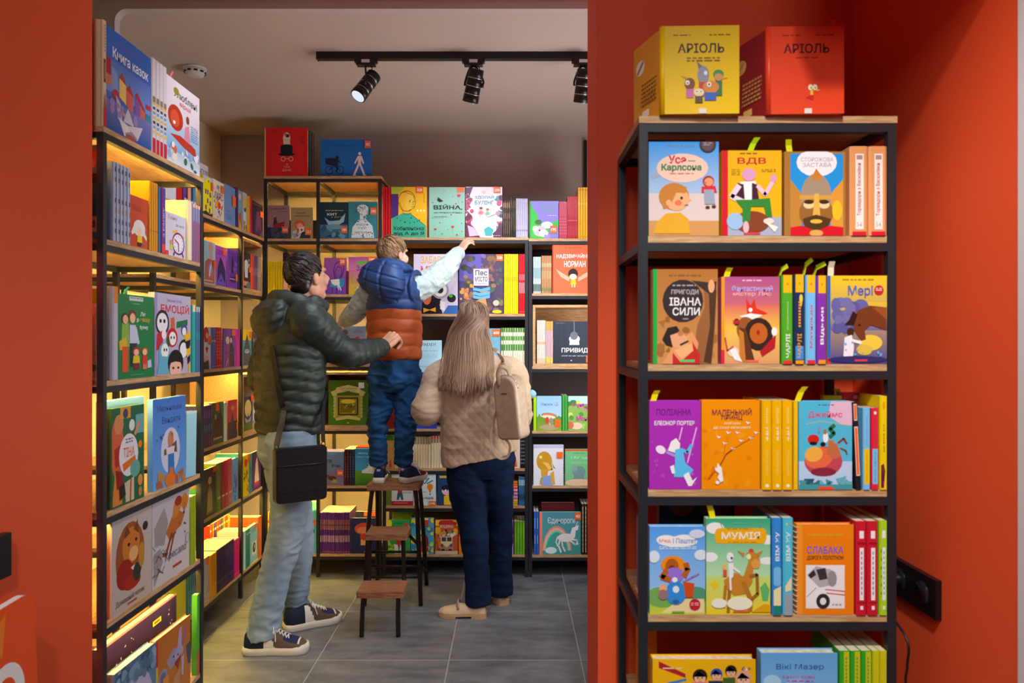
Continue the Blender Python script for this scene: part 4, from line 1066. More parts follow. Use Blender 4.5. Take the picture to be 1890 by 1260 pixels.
front_book('picture_book', 'blue and green landscape book with a white dog', r, 655, 697, 828, [R(0, 0, 1, .6, '3a8ac0', '1f78b0'), R(0, .6, 1, 1, '3a6a1c', '5a8a2c'), T('Яблу', .14, .1, .6, .16, 'c8dce8', 0), T('Казки луки', .1, .2, .7, .25, 'a8c8dc', 0), P('c8d8d8', (.3, .6), (.6, .5), (.9, .6), (.8, .68), (.3, .66)), E(.72, .5, .14, .07, 'd8d8cc'), E(.6, .46, .06, .05, 'd8d8cc'), E(.57, .45, .03, .03, '3a2c24'), R(.64, .54, .68, .64, 'c8c8bc'), R(.78, .54, .82, .64, 'c8c8bc')], '2c80b8', t=.018)
for k_ in range(4):
    front_book('picture_book', 'further red topped book queued behind the white dog landscape book', r, 655, 697, 826, [R(0, 0, 1, 1, '8a2c24')], '8a2c24', t=.019, back=.022 + .023 * k_, group='red topped books in line')
run('paperback_book', 'yellow topped spine in the lit back shelf beside the dark bag', r, 540, 580, 836, 6, '5a4a8a', [band(0, .1, 'd8c040'), dash(.3, .8, 'a8a0d0')], 'spines beside the dark bag', depth=.16)
r = B(.143)
front_book('picture_book', 'turquoise picture book with a green toad in a black bow, beside the man knee', r, 553, 584, 942, [R(0, 0, 1, 1, '4ab4c8', '5ab8cc'), S(.2, .08, .8, .12, '2a7a94'), E(.4, .66, .3, .16, '9ac83a'), E(.3, .5, .2, .08, 'd89030'), P('181820', (.6, .5), (.9, .44), (.86, .6), (.62, .62)), R(.4, .8, .46, .96, '9a4a8a'), E(.6, .93, .2, .03, 'b04a70')], '4ab4c8', t=.02, sticker=stk(.75, .28, '', .4, .14))
front_book('picture_book', 'mint green book queued behind the turquoise toad book', r, 545, 583, 930, [R(0, 0, 1, 1, '6ac8a4')], '6ac8a4', t=.03, back=.06)
run('picture_book', 'yellow thin spine low in the corner of the back shelf', r, 493, 499, 945, 1, 'e0b810', [band(.2, .26, 'c83a24')], None, depth=.16)
run('picture_book', 'teal spine beside the yellow thin one low in the corner', r, 499.5, 506, 945, 1, '2f9a9a', [], None, depth=.16)
run('picture_book', 'mixed picture book spine low behind the man knee', r, 507, 545, 950, 6, '8a5a4a', [band(.1, .3, 'd8a040'), band(.6, .7, 'e0d0b0')], 'spines behind the man knee', depth=.16)
run('paperback_book', 'violet spine with orange and white bands, one of a thick block on the bottom shelf', r, 590, 645, 946, 16, '5a2c84', [band(.18, .42, 'b07a6a'), band(.3, .32, '5a2c84'), band(.56, .72, 'b89ac0'), dash(.2, .4, '6a3a5a', .3, .7), band(.95, .97, 'a86a8a')], 'violet block on the bottom shelf', depth=.2, jitter=.012, gain=1.25)
front_book('picture_book', 'navy picture book with a big orange mushroom', r, 647, 699, 956, [R(0, 0, 1, 1, '1c2450', '28306a'), E(.5, .3, .36, .17, 'd8502c'), E(.5, .34, .28, .1, 'e88a5a'), P('e09a6a', (.38, .4), (.62, .4), (.66, .76), (.36, .76)), E(.5, .52, .16, .1, 'c8402c'), E(.5, .95, .02, .01, 'c8c8e0'), D(12, 6, .1, .1, .9, .9, ['3a448a'], .01, .02, 'e')], '1c2450', t=.025)
front_book('picture_book', 'orange topped book queued behind the navy mushroom book', r, 652, 699, 948, [R(0, 0, 1, 1, '28304a'), R(.35, 0, 1, .12, 'd86a24')], '28304a', t=.03, back=.06)

# ------------------------------------------------------------------ the wide unlit bookshelf
r = B(2.09)
run('hardcover_book', 'red glossy spine, one of three standing beside the yellow portrait book', r, 706, 721, 346, 3, 'b80c1c', [], 'three red spines', depth=.2, rounded=True)
front_book('hardcover_book', 'yellow portrait book with a drawn woman in a teal jumper', r, 722, 788, 345,
           [R(0, 0, 1, 1, 'e0a60c'), R(0, 0, .38, .14, '9ab02c'), R(0, .14, .2, .62, '4a2470'), P('e0a60c', (.2, .14), (.38, 0), (.38, .3), (.2, .6)), E(.44, .28, .25, .21, '7a4a10'), E(.44, .28, .235, .195, 'e2a820'), E(.53, .3, .16, .16, 'e8b23a'), L('5a3410', .014, (.62, .18), (.68, .3), (.64, .42), (.5, .46)), L('5a3410', .012, (.5, .27), (.56, .26)), E(.52, .29, .02, .012, '3a2410'), E(.63, .29, .016, .012, '3a2410'), L('5a3410', .01, (.6, .3), (.62, .35), (.58, .36)), L('8a2a1c', .014, (.56, .4), (.64, .39)), L('5a3410', .012, (.26, .12), (.4, .1), (.6, .16)), L('5a3410', .012, (.22, .3), (.3, .42), (.34, .5)),
            P('2f9c7c', (.02, .62), (.32, .52), (.52, .52), (.98, .78), (.98, 1), (.02, 1)), L('124c40', .016, (.32, .52), (.44, .55), (.56, .52)), L('124c40', .014, (.52, .52), (.98, .78)), D(3, 10, .1, .6, .8, .72, ['1c3c50'], .02, .02, 'r'), [P('f0dcb0', (x, .44), (x + .025, .47), (x, .5), (x - .025, .47)) for x in (.74, .83, .92)], T('Кобилянська', .08, .78, .92, .86, '16202c'), T('від А до Я', .08, .885, .92, .965, '16202c'), L('7a5410', .01, (.92, .12), (.92, .32))], 'c01824', t=.02, sticker=(.8, .06, .2, .13, '320'))
pop = [G(x, y, s, flower()) for x, y, s in ((.83, .17, .1), (.1, .31, .035), (.42, .07, .025), (.66, .19, .025), (.75, .33, .05), (.92, .3, .03), (.62, .55, .04), (.3, .71, .035), (.17, .84, .07), (.66, .79, .08), (.91, .72, .03), (.52, .85, .028), (.36, .93, .035), (.78, .95, .05), (.92, .88, .035), (.1, .62, .028), (.55, .6, .02))]
front_book('hardcover_book', 'grey green book scattered with red poppies', r, 792, 858, 345.5,
           [R(0, 0, 1, 1, '7ab09c', '88b4a4')] + pop + [P('101418', (.22, .26), (.26, .2), (.32, .24), (.4, .28), (.3, .3)), T('ВІЙНА,', .13, .34, .93, .46, '16181c'), T('що змінила Рондо', .13, .49, .92, .525, '16181c', 0), S(.14, .58, .5, .61, '5a8078'), S(.14, .62, .4, .63, '5a8078')], 'b02430', t=.02, sticker=(.88, .055, .2, .1, ''))
front_book('hardcover_book', 'white book with two dancing children inside a magenta and teal leaf wreath', r, 859.5, 927, 345,
           [R(0, 0, 1, 1, 'dccfd8'), D(7, 26, 0, .05, .14, .95, ['5a1c3c', 'b03a64', '8a2c50'], .04, .09, 'te'), D(8, 20, .86, .2, 1, .95, ['5a2c44', '2f8a94', 'b04a70'], .04, .09, 'te'), P('5a1c3c', (0, .7), (.2, .78), (.4, 1), (0, 1)), P('d8a0b8', (.05, .76), (.2, .8), (.36, .96), (.1, .98)), P('38969c', (.5, .84), (.62, .78), (.76, .84), (.72, .97), (.54, .97)), P('4a2c44', (.74, .92), (1, .76), (1, 1), (.76, 1)), P('5a2450', (.02, .02), (.2, 0), (.1, .2)), T('ЗДОЛАЙ', .25, .165, .77, .245, '107a8a'), T('БУЛІНГ', .25, .275, .77, .355, '107a8a'), S(.22, .385, .8, .4, 'b89090'), E(.5, .11, .06, .03, 'e0b0a0'),
            G(.42, .47, .1, kid('d8a080', '5a2424', 'd06a6a', 'c8a090')), G(.6, .49, .09, kid('d8a080', '8a4a2c', '6a9a8a', 'c8a090')), L('3a6a6a', .014, (.62, .6), (.82, .54)), E(.17, .48, .05, .04, 'c02450'), E(.88, .52, .06, .04, 'd07080'), S(.36, .72, .66, .74, 'a890a0'), S(.76, .96, .94, .975, 'e0d0dc')], 'c8b0bc', t=.02, sticker=(.86, .065, .18, .13, '200'))
run('paperback_book', 'brown and black patterned spine, one of a small block beside the wreath book', r, 928.5, 942, 370, 4, '33261f', [band(.06, .2, '8a6a50'), band(.34, .5, '6a5240'), dash(.55, .9, '9a8468')], 'brown patterned spines', depth=.15)
run('paperback_book', 'black spine with gold lettering, one of three taller ones', r, 942.5, 952, 362, 3, '1a1414', [dash(.12, .3, 'b09a3c'), dash(.4, .85, '8a7830')], 'black and gold spines', depth=.16)
run('paperback_book', 'lilac white spine, one of a row of nine on the top board', r, 952.5, 974, 366.5, 8, 'b4b0c8', [band(.8, .84, '7a7aa0'), dash(.1, .3, '8a88b0'), dash(.4, .7, '9a9ac0')], 'lilac white spines', depth=.16)
r = B(1.62)
front_book('hardcover_book', 'lilac grey book with a goggle-eyed mole holding a spyglass, behind the boy sleeve', r, 763.5, 845, 469,
           [R(0, 0, 1, 1, 'bcb4cc'), T('ЗАБАВ', .16, .035, .62, .16, 'd8982c'), T('МУРКУ', .16, .2, .86, .35, 'c8202c'), S(.3, .37, .84, .39, '4a4658'), P('c9c0d4', (.66, .5), (.86, .3), (.97, .42), (.76, .66)), E(.32, .76, .3, .2, '1c1822'), P('1c1822', (.1, .8), (.56, .8), (.66, 1), (.02, 1)), E(.3, .72, .1, .13, 'b8643c'), E(.3, .62, .07, .06, 'e8e4e8'), E(.31, .63, .03, .025, '1a1a20'), E(.6, .6, .2, .15, '9a90a4'), E(.6, .6, .15, .112, 'e4dce8'), E(.6, .6, .075, .06, '28303c'), E(.61, .59, .03, .025, '0c0c10'), P('d8982c', (.22, .9), (.36, .93), (.5, .89), (.5, .97), (.36, .94), (.22, .98)), P('2c5aa0', (.66, 1), (.78, .86), (1, .86), (1, 1)), E(.86, .74, .1, .07, '1a1a1c'), E(.84, .7, .05, .025, '3aa030'), P('e0dce6', (.6, .78), (.72, .8), (.7, .95), (.6, .92))], '2c2630', t=.02)
front_book('hardcover_book', 'dark violet city book crowded with balloons, a white title plate in its middle', r, 847, 929, 469,
           [R(0, 0, 1, 1, '4a3c58'), R(0, 0, .5, .45, '5a50a0'), D(31, 70, .03, .03, .97, .95, ['6a5a9c', '3a3a5a', '8a6a4a', '5a4a40', '34442c', '7a5a3c', '6a4a5a'], .03, .07, 'e'), D(32, 30, .04, .5, .6, .95, ['c07a3c', 'd08a44', '3a3a7a', 'b06a40'], .03, .07, 'er'), D(34, 24, .55, .1, .97, .95, ['5a4a3c', '7a6a50', '4a5a50', '8a5a48'], .03, .06, 'e'), R(.33, .25, .67, .53, 'c8c0cc'), T('Пес', .37, .27, .64, .36, '24243a'), T('МІСТО', .365, .38, .645, .46, '24243a'), T('ПАВІРЛОГІЗ', .37, .485, .64, .51, '4a4a60', 0), [P('5aa0d0', (.32, y), (.5, y + .025), (.7, y - .01), (.7, y + .045), (.5, y + .075), (.32, y + .05)) for y in (.56, .63, .69)], P('d08a4c', (.38, .78), (.6, .74), (.66, .95), (.4, .95)), E(.84, .82, .07, .05, 'b0b094'), L('8a8a70', .006, (.8, .86), (.84, .92)), E(.86, .965, .11, .03, 'c8b81c')], '4a3c58', t=.02, sticker=(.92, .06, .16, .11, '320'))
run('paperback_book', 'lemon yellow spine, one of seven beside the balloon city book', r, 930, 956.5, 469, 7, 'd8c80c', [band(.38, .46, 'b8a408'), dash(.1, .3, 'b0980c'), dash(.5, .9, 'b0980c'), E(.5, .975, .15, .006, '4a4414')], 'seven lemon yellow spines', depth=.18, tilt=.0)
run('paperback_book', 'scarlet spine with white lettering, one of four', r, 957.5, 970.5, 469, 4, 'cc1420', [dash(.34, .44, 'e8c8c8', .25, .75), dash(.48, .66, 'e8d8d8', .2, .8), E(.5, .965, .2, .008, 'f0e0e0')], 'four scarlet spines', depth=.18)
r = B(1.143)
front_book('picture_book', 'large pale blue picture book showing between the boy and the woman', r, 748, 815, 628,
           [R(0, 0, 1, 1, '9ac4dc', 'a4ccdc'), T('Ларрі', .34, .04, .84, .12, '3a5a7a', 0), S(.3, .2, .9, .23, '7aa0b8'), T('ВІДМІНОК', .28, .28, .9, .36, '8ab0c8', 0), P('1c3a84', (.1, .7), (.5, .62), (.6, .8), (.3, .95), (0, .9)), E(.4, .8, .3, .12, '24489c'), S(.2, .5, .8, .54, '7aa0b8', 2)], '9ac4dc', t=.02)
front_book('picture_book', 'red picture book glimpsed between the boy legs', B(.913), 712, 738, 728, [R(0, 0, 1, 1, '8a2430'), E(.5, .4, .3, .2, '9a3440')], '8a2430', t=.02)
front_book('picture_book', 'turquoise book with an orange price sticker, behind the woman hair', r, 878, 923.5, 606, [R(0, 0, 1, 1, '6aa0b8'), T('Ліс', .3, .3, .7, .4, '2c5a74', 0)], '6aa0b8', t=.02, sticker=(.84, .07, .32, .11, '600'))
run('paperback_book', 'green and white striped spine, one of ten behind the beige backpack', r, 924.5, 971, 605, 10, 'd4d4bc', [band(0, .07, '3a7a2c'), band(.13, .2, '3a8a30'), band(.26, .36, '2f7a2a'), dash(.42, .5, 'b09a70'), band(.78, 1, '3a9a34'), dash(.55, .75, 'a8b098')], 'green and white spines', depth=.18, jitter=.01)
r = B(.913)
front_book('picture_book', 'violet blue starry book low between boy and woman', r, 758, 806, 741, [R(0, 0, 1, 1, '2c3aa0'), D(5, 40, .02, .02, .98, .98, ['d8d4f0', 'c83a6a', '8ac8e0'], .008, .018, 'e')], '2c3aa0', t=.02)
run('picture_book', 'small red spine under the backpack', r, 963, 970, 762, 1, 'c01c2c', [], None, depth=.15)
run('picture_book', 'dark spine hidden behind the beige jacket', r, 830, 900, 760, 8, '5a4a54', [band(.2, .3, 'a89a80')], 'dark spines behind the jacket', depth=.15)
r = B(.67)
front_book('picture_book', 'cream book with green head and red figure at its foot, between the boy shins', r, 713, 727, 803, [R(0, 0, 1, 1, 'c09a5c'), R(0, 0, 1, .16, '3a7a2c'), P('c83a24', (.3, .98), (.5, .7), (.8, .98))], 'c09a5c', t=.02)
front_book('notebook', 'cream notebook with a white spiral, at the boy ankle', r, 728, 752, 812, [R(0, 0, 1, 1, 'd0b890')], 'd0b890', t=.012, spiral=1)
run('paperback_book', 'cream spine, one of a long row behind the boy and the woman', r, 755, 795, 806, 8, 'd6c4a0', [band(0, .24, '8a7258'), dash(.4, .9, 'b09a74', .4, .6)], 'cream spines', depth=.16, jitter=.008)
run('paperback_book', 'cream spine with red head, one of four beside the woman jacket', r, 795.5, 815, 804, 4, 'd8c8a8', [band(0, .08, 'b8243a'), band(.08, .22, '8a6a58'), dash(.4, .9, 'b8a480', .4, .6)], 'red headed cream spines', depth=.16, jitter=.008)
front_book('picture_book', 'pale book with an orange flame, beside the hem of the beige jacket', r, 930, 960, 804, [R(0, 0, 1, 1, 'cdbcae'), P('d86a20', (.5, .96), (.6, .74), (.66, .6), (.8, .8), (.84, .96)), P('c83a1c', (.62, .96), (.7, .82), (.78, .96))], 'cdbcae', t=.02)
run('paperback_book', 'black spine with a column of white signs, one of three', r, 961, 971, 800, 3, '14161c', [[R(.3, .06 + k * .11, .7, .1 + k * .11, 'c8ccd4') for k in range(8)]], 'black spines with white signs', depth=.16)
r = B(.44)
run('paperback_book', 'olive green thin spine, one of four behind the step stool top', r, 711, 722, 872, 4, '6a8a34', [band(.4, .5, 'b0b874')], 'olive green spines', depth=.16)
front_book('picture_book', 'white book with a striding figure in a red shirt, under the step stool top', r, 722.5, 762, 872, [R(0, 0, 1, 1, 'ccd4e4'), P('b82030', (.28, .36), (.52, .32), (.5, .6), (.3, .6)), L('b82030', .08, (.3, .38), (.14, .48)), P('1f5a74', (.28, .6), (.52, .6), (.56, .82), (.46, .82), (.4, .7), (.34, .82), (.24, .82)), T('КОРІНЕ', .56, .44, .92, .5, '3a5aa0', 0), T('РІТКОДЦІ', .54, .56, .94, .62, '24305a', 0), R(0, .86, 1, 1, 'a81c2c'), S(.1, .91, .8, .94, 'e0b0b0')], 'ccd4e4', t=.018)
front_book('picture_book', 'white book with an orange hot-air balloon and thick blue strokes', r, 763, 804.5, 872, [R(0, 0, 1, 1, 'c8d4e4'), L('1f7a9c', .06, (.5, .3), (.7, .12)), L('1f7a9c', .06, (.6, .3), (.86, .2)), E(.74, .4, .14, .1, 'dc7a1c'), P('dc7a1c', (.64, .44), (.84, .44), (.76, .6), (.72, .6)), R(.71, .62, .77, .66, '24305a'), T('ЇЗДАЧНИК', .06, .7, .92, .83, '1c1e2c'), S(.1, .56, .6, .6, '5a6a9a', 1)], 'c8d4e4', t=.018, sticker=stk(.85, .93, '195', .3, .16))
front_book('picture_book', 'dark blue book with a cartoon face and a yellow raincoat, beside the woman thigh', r, 807, 848, 872, [R(0, 0, 1, 1, '1f3a64'), R(.1, .04, .9, .12, 'c0a83c'), E(.44, .52, .24, .16, 'd8a8b0'), E(.44, .44, .26, .1, '181824'), P('d8b41c', (.3, .7), (.7, .64), (.9, .98), (.3, .98)), E(.38, .52, .05, .035, 'f0f0f0'), E(.52, .52, .05, .035, 'f0f0f0')], '1f3a64', t=.018, sticker=stk(.85, .95, '', .3, .12))
for k_, (cc, c2) in enumerate((('c89a20', '7a9a34'), ('d8741c', 'c8c43c'), ('7a5ab0', 'd0a0c0'), ('8a4a9c', 'e0b080'), ('b83a8a', 'd8d0e0'), ('c8382c', 'e8a040'), ('d88a20', 'a83a2c'))):
    mb = MB().box(-.055, .055, 0, .16, 0, .0205, lin(cc, 1.4))
    draw(mb, [R(0, .3, 1, .7, c2), S(.1, .4, .9, .6, cc, 1)], .11, .0205, 0, gain=1.4)
    o_ = tag(mb.build('paperback_book', M['print']), ('bottom', 'second', 'third', 'fourth', 'fifth', 'sixth', 'topmost')[k_] + ' book of the flat coloured pile beside the woman knee', 'book', 'flat coloured pile')
    o_.location = ((939 - 945) * 4.52 / F, 4.508, .4406 + k_ * .021)
run('paperback_book', 'blue and teal slanted spine, one of five beside the flat pile', r, 957, 971, 880, 5, '2c6a9a', [band(.1, .3, '9ac0d0'), band(.6, .8, '1c3a5a')], 'blue teal spines', depth=.16)
r = B(.14)
front_book('picture_book', 'green and yellow picture book behind the middle step of the stool', r, 716, 757, 960, [R(0, 0, 1, 1, '2c9a4a'), E(.06, .1, .12, .12, 'd8d020'), E(.92, .26, .14, .1, 'e0d424'), E(.08, .34, .12, .1, 'd8d020'), E(.5, .24, .38, .18, '148a3c'), S(.24, .12, .76, .3, '3ab05a', 3), E(.82, .14, .1, .08, 'd03a50'), P('a83a2c', (.4, .46), (.6, .44), (.66, .8), (.36, .8)), P('dcd8d0', (.26, .7), (.44, .72), (.5, .98), (.3, .98)), P('dcd8d0', (.56, .72), (.74, .7), (.7, .98), (.52, .98)), D(5, 10, .02, .6, .3, .95, ['8ac83a', 'c8d84a'], .04, .08, 'e')], '2c9a4a', t=.02)
front_book('notebook', 'teal and yellow patterned spiral book behind the stool leg', r, 758.5, 800, 956, [R(0, 0, 1, 1, '3a9ab8'), D(9, 36, 0, 0, 1, 1, ['d8cc20', '2c7ab0', 'b8c83a', 'e0d840'], .08, .13, 'e'), R(.3, .05, .8, .2, 'c83a30'), T('ЖАРТ', .36, .22, .8, .34, '2c5a9c', 0), E(.55, .66, .24, .24, '7a2024'), E(.5, .56, .1, .08, 'c08a60'), E(.6, .86, .2, .1, 'b02430')], '3a9ab8', t=.02, spiral=1)
front_book('picture_book', 'red brown picture book with a front view of an old bus full of animals', r, 803.5, 845, 960, [R(0, 0, 1, 1, 'b8502c'), R(0, 0, 1, .16, 'd8b030'), E(.5, .1, .36, .14, 'b02820'), T('МАШИНА', .2, .13, .8, .23, 'e0c0a8'), E(.88, .1, .08, .06, 'b02030'), E(.1, .3, .14, .1, 'e0a424'), E(.9, .34, .14, .1, 'e0a424'), D(13, 26, .12, .3, .88, .5, ['2c2420', '8a7a6a', 'd8d0c0', '5a4a40', 'c89040'], .04, .08, 'e'), R(.24, .48, .76, .66, 'd8c8a0'), R(.28, .5, .48, .62, '4a3c34'), R(.52, .5, .72, .62, '4a3c34'), R(.2, .66, .8, .86, 'a88068'), P('d8c8a0', (.24, .66), (.76, .66), (.5, .8)), E(.3, .74, .06, .05, '6a3a4a'), E(.7, .74, .06, .05, '6a3a4a'), E(.34, .88, .08, .04, '1c1818'), E(.66, .88, .08, .04, '1c1818'), R(0, .9, 1, 1, 'c8b49a'), D(2, 12, .02, .5, .2, .9, ['e0a030', 'c87a20', '8a3a1c'], .03, .06)], 'b8502c', t=.02)
run('picture_book', 'orange spine between the bus book and the woman leg', r, 846, 854, 957, 1, 'd8761c', [], None, depth=.16)
run('picture_book', 'violet and pink spine beside the woman calf', r, 941, 948, 962, 1, '9a3a9c', [band(.4, 1, 'a890d0')], None, depth=.16)
run('picture_book', 'apple green spine, one of four on the bottom shelf', r, 949, 970.5, 962, 4, '5a9a1c', [R(.2, .08, .8, .5, '6aaa24'), dash(.2, .8, '8ac04a', .42, .58), E(.5, .95, .3, .02, '7ac030')], 'apple green spines', depth=.16, rounded=True)
front_book('picture_book', 'bright green leafy book lying behind the green and yellow one', r, 722, 756, 948, [R(0, 0, 1, 1, '8aa81c')], '8aa81c', t=.03, back=.08)

# ------------------------------------------------------------------ the unlit bookshelf half hidden by the orange wall
r = B(2.083)
front_book('picture_book', 'violet and green book with a spotted dog, on the top board beside pink spines', r, 977.5, 1031, 371,
           [R(0, 0, 1, 1, '7a70c0'), R(0, 0, .06, 1, '2c9a34'), P('34a83c', (.06, .12), (.3, .4), (.2, .6), (.5, .6), (.7, .8), (.5, 1), (.06, 1)), P('34a83c', (.7, .6), (1, .5), (1, .7)), T('МІЙ ДРУГ', .34, .08, .94, .16, '4a9a5a', 0), T('СОБАКА', .4, .2, .86, .3, '4a9a5a', 0), S(.6, .38, .94, .4, 'c8c0e8'), E(.6, .64, .2, .09, 'dcd4e4'), E(.35, .8, .22, .14, 'c8a0b8'), E(.48, .86, .16, .1, 'd8c0d0'), E(.3, .56, .12, .07, '3a5a30'), E(.2, .74, .1, .08, 'd8d0e0'), E(.34, .78, .03, .025, '181818'), R(.5, .9, .7, 1, '8a80c8')], '7a70c0', t=.02, sticker=stk(.83, .76, '195', .24, .2))
run('paperback_book', 'pink spine, one of six beside the spotted dog book', r, 1032, 1046.5, 372, 6, 'c0405c', [band(0, .4, 'c8506a'), [R(.3, .45 + k * .08, .7, .48 + k * .08, 'e0a8b4') for k in range(6)]], 'pink spines', depth=.16)
run('paperback_book', 'strawberry red spine, one of eight taller ones', r, 1047, 1066, 363, 8, 'b82434', [dash(.1, .5, 'd06a70', .3, .7), band(.56, .58, 'd88a8a'), band(.7, .92, 'c0404c')], 'strawberry red spines', depth=.16)
run('hardcover_book', 'golden yellow tall spine at the edge of the orange wall', r, 1066.5, 1089, 346, 5, 'd89c14', [band(.04, .06, 'b07a10'), band(.3, .34, 'e8b83c'), E(.5, .96, .2, .01, '5a4414')], 'golden yellow spines', depth=.18)
r = B(1.747)
run('picture_book', 'pale blue and green spine, one of five', r, 984, 998.5, 474, 5, 'b4c4c4', [band(.3, .6, '7aa0a8'), band(.75, .95, '3a5a50'), dash(.1, .25, '8a9a9a')], 'pale blue green spines', depth=.16)
run('picture_book', 'tan and brown banded spine, one of six beside the orange child book', r, 999.5, 1018, 472, 6, 'b08058', [band(.2, .3, 'd8b080'), band(.4, .62, 'c8966a'), band(.85, .95, '6a7a50')], 'tan banded spines', depth=.16)
front_book('picture_book', 'orange picture book with a small dark-haired child spreading drawn wings', r, 1019.5, 1096, 452, [R(0, 0, 1, 1, 'e8603c'), R(0, 0, .03, 1, 'd0402c'), S(.3, .05, .7, .09, 'b8482c'), T('НАДЗВИЧАЙНИЙ', .1, .17, .98, .29, 'f4e4d8'), T('НОРМАН', .28, .33, .8, .46, 'f4e4d8'), P('f0a088', (.08, .5), (.42, .68), (.4, .76), (.2, .66)), P('f0a088', (.96, .5), (.62, .68), (.62, .76), (.84, .66)), E(.5, .6, .12, .11, '2c1c1c'), E(.5, .66, .09, .06, 'f0d0b0'), P('e0b020', (.45, .72), (.56, .72), (.58, .82), (.43, .82)), R(.46, .82, .49, .88, 'e8b898'), R(.52, .82, .55, .88, 'e8b898'), L('b8482c', .01, (.4, .9), (.62, .9))], 'e8603c', t=.02)
r = Row('b', 4.510, 1.314)
run('paperback_book', 'cream and orange spine in the oak box, one of six', r, 991, 1007, 591, 6, 'd8ccc0', [band(0, .1, 'c8c0b4'), band(.5, .56, 'd89a70'), dash(.15, .45, 'a89c94', .4, .6), band(.88, 1, 'e0b090')], 'cream spines in the oak box', depth=.16)
run('paperback_book', 'yellow headed lilac spine in the oak box, one of five', r, 1007.5, 1020.5, 593, 5, 'c0a0a8', [band(0, .22, 'd8a424'), band(.85, 1, 'e0c828'), dash(.3, .8, 'd8c0d0', .4, .6)], 'yellow headed spines in the oak box', depth=.16)
front_book('picture_book', 'dark slate book with a hanging white ghost cat', r, 1022, 1094, 593, [R(0, 0, 1, 1, '222c38', '2c3644'), S(.06, .04, .3, .06, '6a7a8a'), [L('3a4856', .005, (x, 0), (x + .02, .5)) for x in (.2, .35, .7, .85)], L('8a98a4', .012, (.52, 0), (.53, .32)), E(.53, .42, .14, .1, 'c8d0d4'), P('c8d0d4', (.42, .4), (.64, .4), (.66, .56), (.4, .56)), E(.52, .34, .1, .1, '5a6874'), T('ПРИВИД', .2, .63, .88, .76, 'f0f2f4'), T('який не міг заснути', .2, .8, .86, .84, 'c0c8d0', 0), E(.45, .93, .02, .012, 'd0d8dc')], '222c38', t=.02, sticker=stk(.9, .9, '', .14, .15))
r = B(.90)
run('picture_book', 'lime green spine beside the mushroom friends book', r, 984, 990, 732, 1, '9ac81c', [], None, depth=.16)
front_book('picture_book', 'light blue book with two small friends under a brown mushroom', r, 990.5, 1036.5, 731, [R(0, 0, 1, .65, '9ac0e4', '86b4e0'), R(0, .6, 1, 1, '7a9a2c', '5a8a30'), P('6a8a3a', (.02, .64), (.1, .5), (.2, .64)), S(.55, .06, .84, .08, '6a94c0'), T('Мануель і Ді', .16, .18, .86, .3, '5a5aa0', 0), E(.5, .56, .32, .08, 'b07a50', -.1), E(.48, .6, .28, .05, 'e0c8b0', -.1), R(.5, .6, .58, .84, 'd8ccc0'), E(.42, .7, .08, .1, 'b8402c'), E(.58, .72, .08, .1, '8a8078'), E(.5, .9, .4, .08, 'a09070'), P('4a8a30', (.8, .62), (.9, .56), (1, .64))], '8ab8e0', t=.02, sticker=stk(.84, .78, '', .22, .2))
run('picture_book', 'grass green spine between two garden picture books, one of two', r, 1037.5, 1047.5, 730, 2, '3a9a3c', [dash(.1, .4, '2a7a2c')], 'grass green spines', depth=.16)
front_book('picture_book', 'garden green book with magenta lettering and pink flowers, cut by the orange wall', r, 1048.5, 1100, 731, [R(0, 0, 1, 1, '7aa850'), R(0, 0, 1, .25, 'a8cce0'), D(23, 30, 0, .15, 1, .98, ['4a8a34', '9ac050', 'c86aa0', '2f7a3a', 'b8c860'], .05, .1, 'e'), T('Монстр', .14, .2, .8, .33, 'c02a8a'), T('Монки', .3, .58, .9, .72, 'b02a80'), E(.3, .86, .22, .1, 'd8b8a0'), E(.08, .84, .12, .1, 'b86a40')], '7aa850', t=.02)
r = B(.563)
front_book('notebook', 'white spiral book with a long-necked yellow llama in blue', r, 984.5, 1040, 821, [R(0, 0, 1, 1, 'ccd0e0'), R(0, 0, 1, .08, 'b0b4cc'), E(.36, .4, .26, .24, 'b88a24'), P('b88a24', (.14, .3), (.4, .24), (.62, .5), (.66, .62), (.5, .64), (.36, .5)), P('d8b050', (.3, .42), (.5, .44), (.64, .62), (.52, .62)), E(.24, .3, .05, .04, 'e8d090'), P('8a6a24', (.6, .38), (.66, .5), (.74, .6), (.66, .56)), P('c09428', (.24, .56), (.5, .62), (.46, .78), (.26, .78)), P('7a94c8', (.28, .78), (.62, .74), (.66, 1), (.26, 1)), P('c89a2c', (.56, .7), (.68, .64), (.72, .98), (.62, .98)), P('b88a24', (.24, .8), (.3, .8), (.28, .98), (.2, .98)), E(.6, .6, .025, .02, '3a2a14')], 'c4c8da', t=.018, sticker=stk(.88, .25, '', .2, .16), spiral=1)
front_book('picture_book', 'mint green book with a grey elephant seen from behind', r, 1043, 1094, 829, [R(0, 0, 1, 1, '6ab480'), R(0, 0, 1, .05, 'c8502c'), S(.3, .1, .7, .13, '3a7a54'), T('Міг що', .22, .18, .9, .28, 'a8d8a0', 0), T('загублене', .2, .32, .95, .42, '8ac890', 0), E(.5, .62, .24, .16, '6a8a8c'), P('6a8a8c', (.34, .6), (.66, .6), (.7, .85), (.3, .85)), E(.34, .52, .1, .1, '7a9a9a'), E(.5, .92, .5, .1, 'd0b490')], '6ab480', t=.02)
r = B(.137)
run('picture_book', 'royal blue spine with white lettering beside the unicorn book, one of two', r, 985, 994.5, 944, 2, '2c5ab0', [dash(.15, .4, 'b0c8e8', .3, .7), dash(.55, .75, 'b0c8e8', .3, .7)], 'royal blue spines', depth=.16)
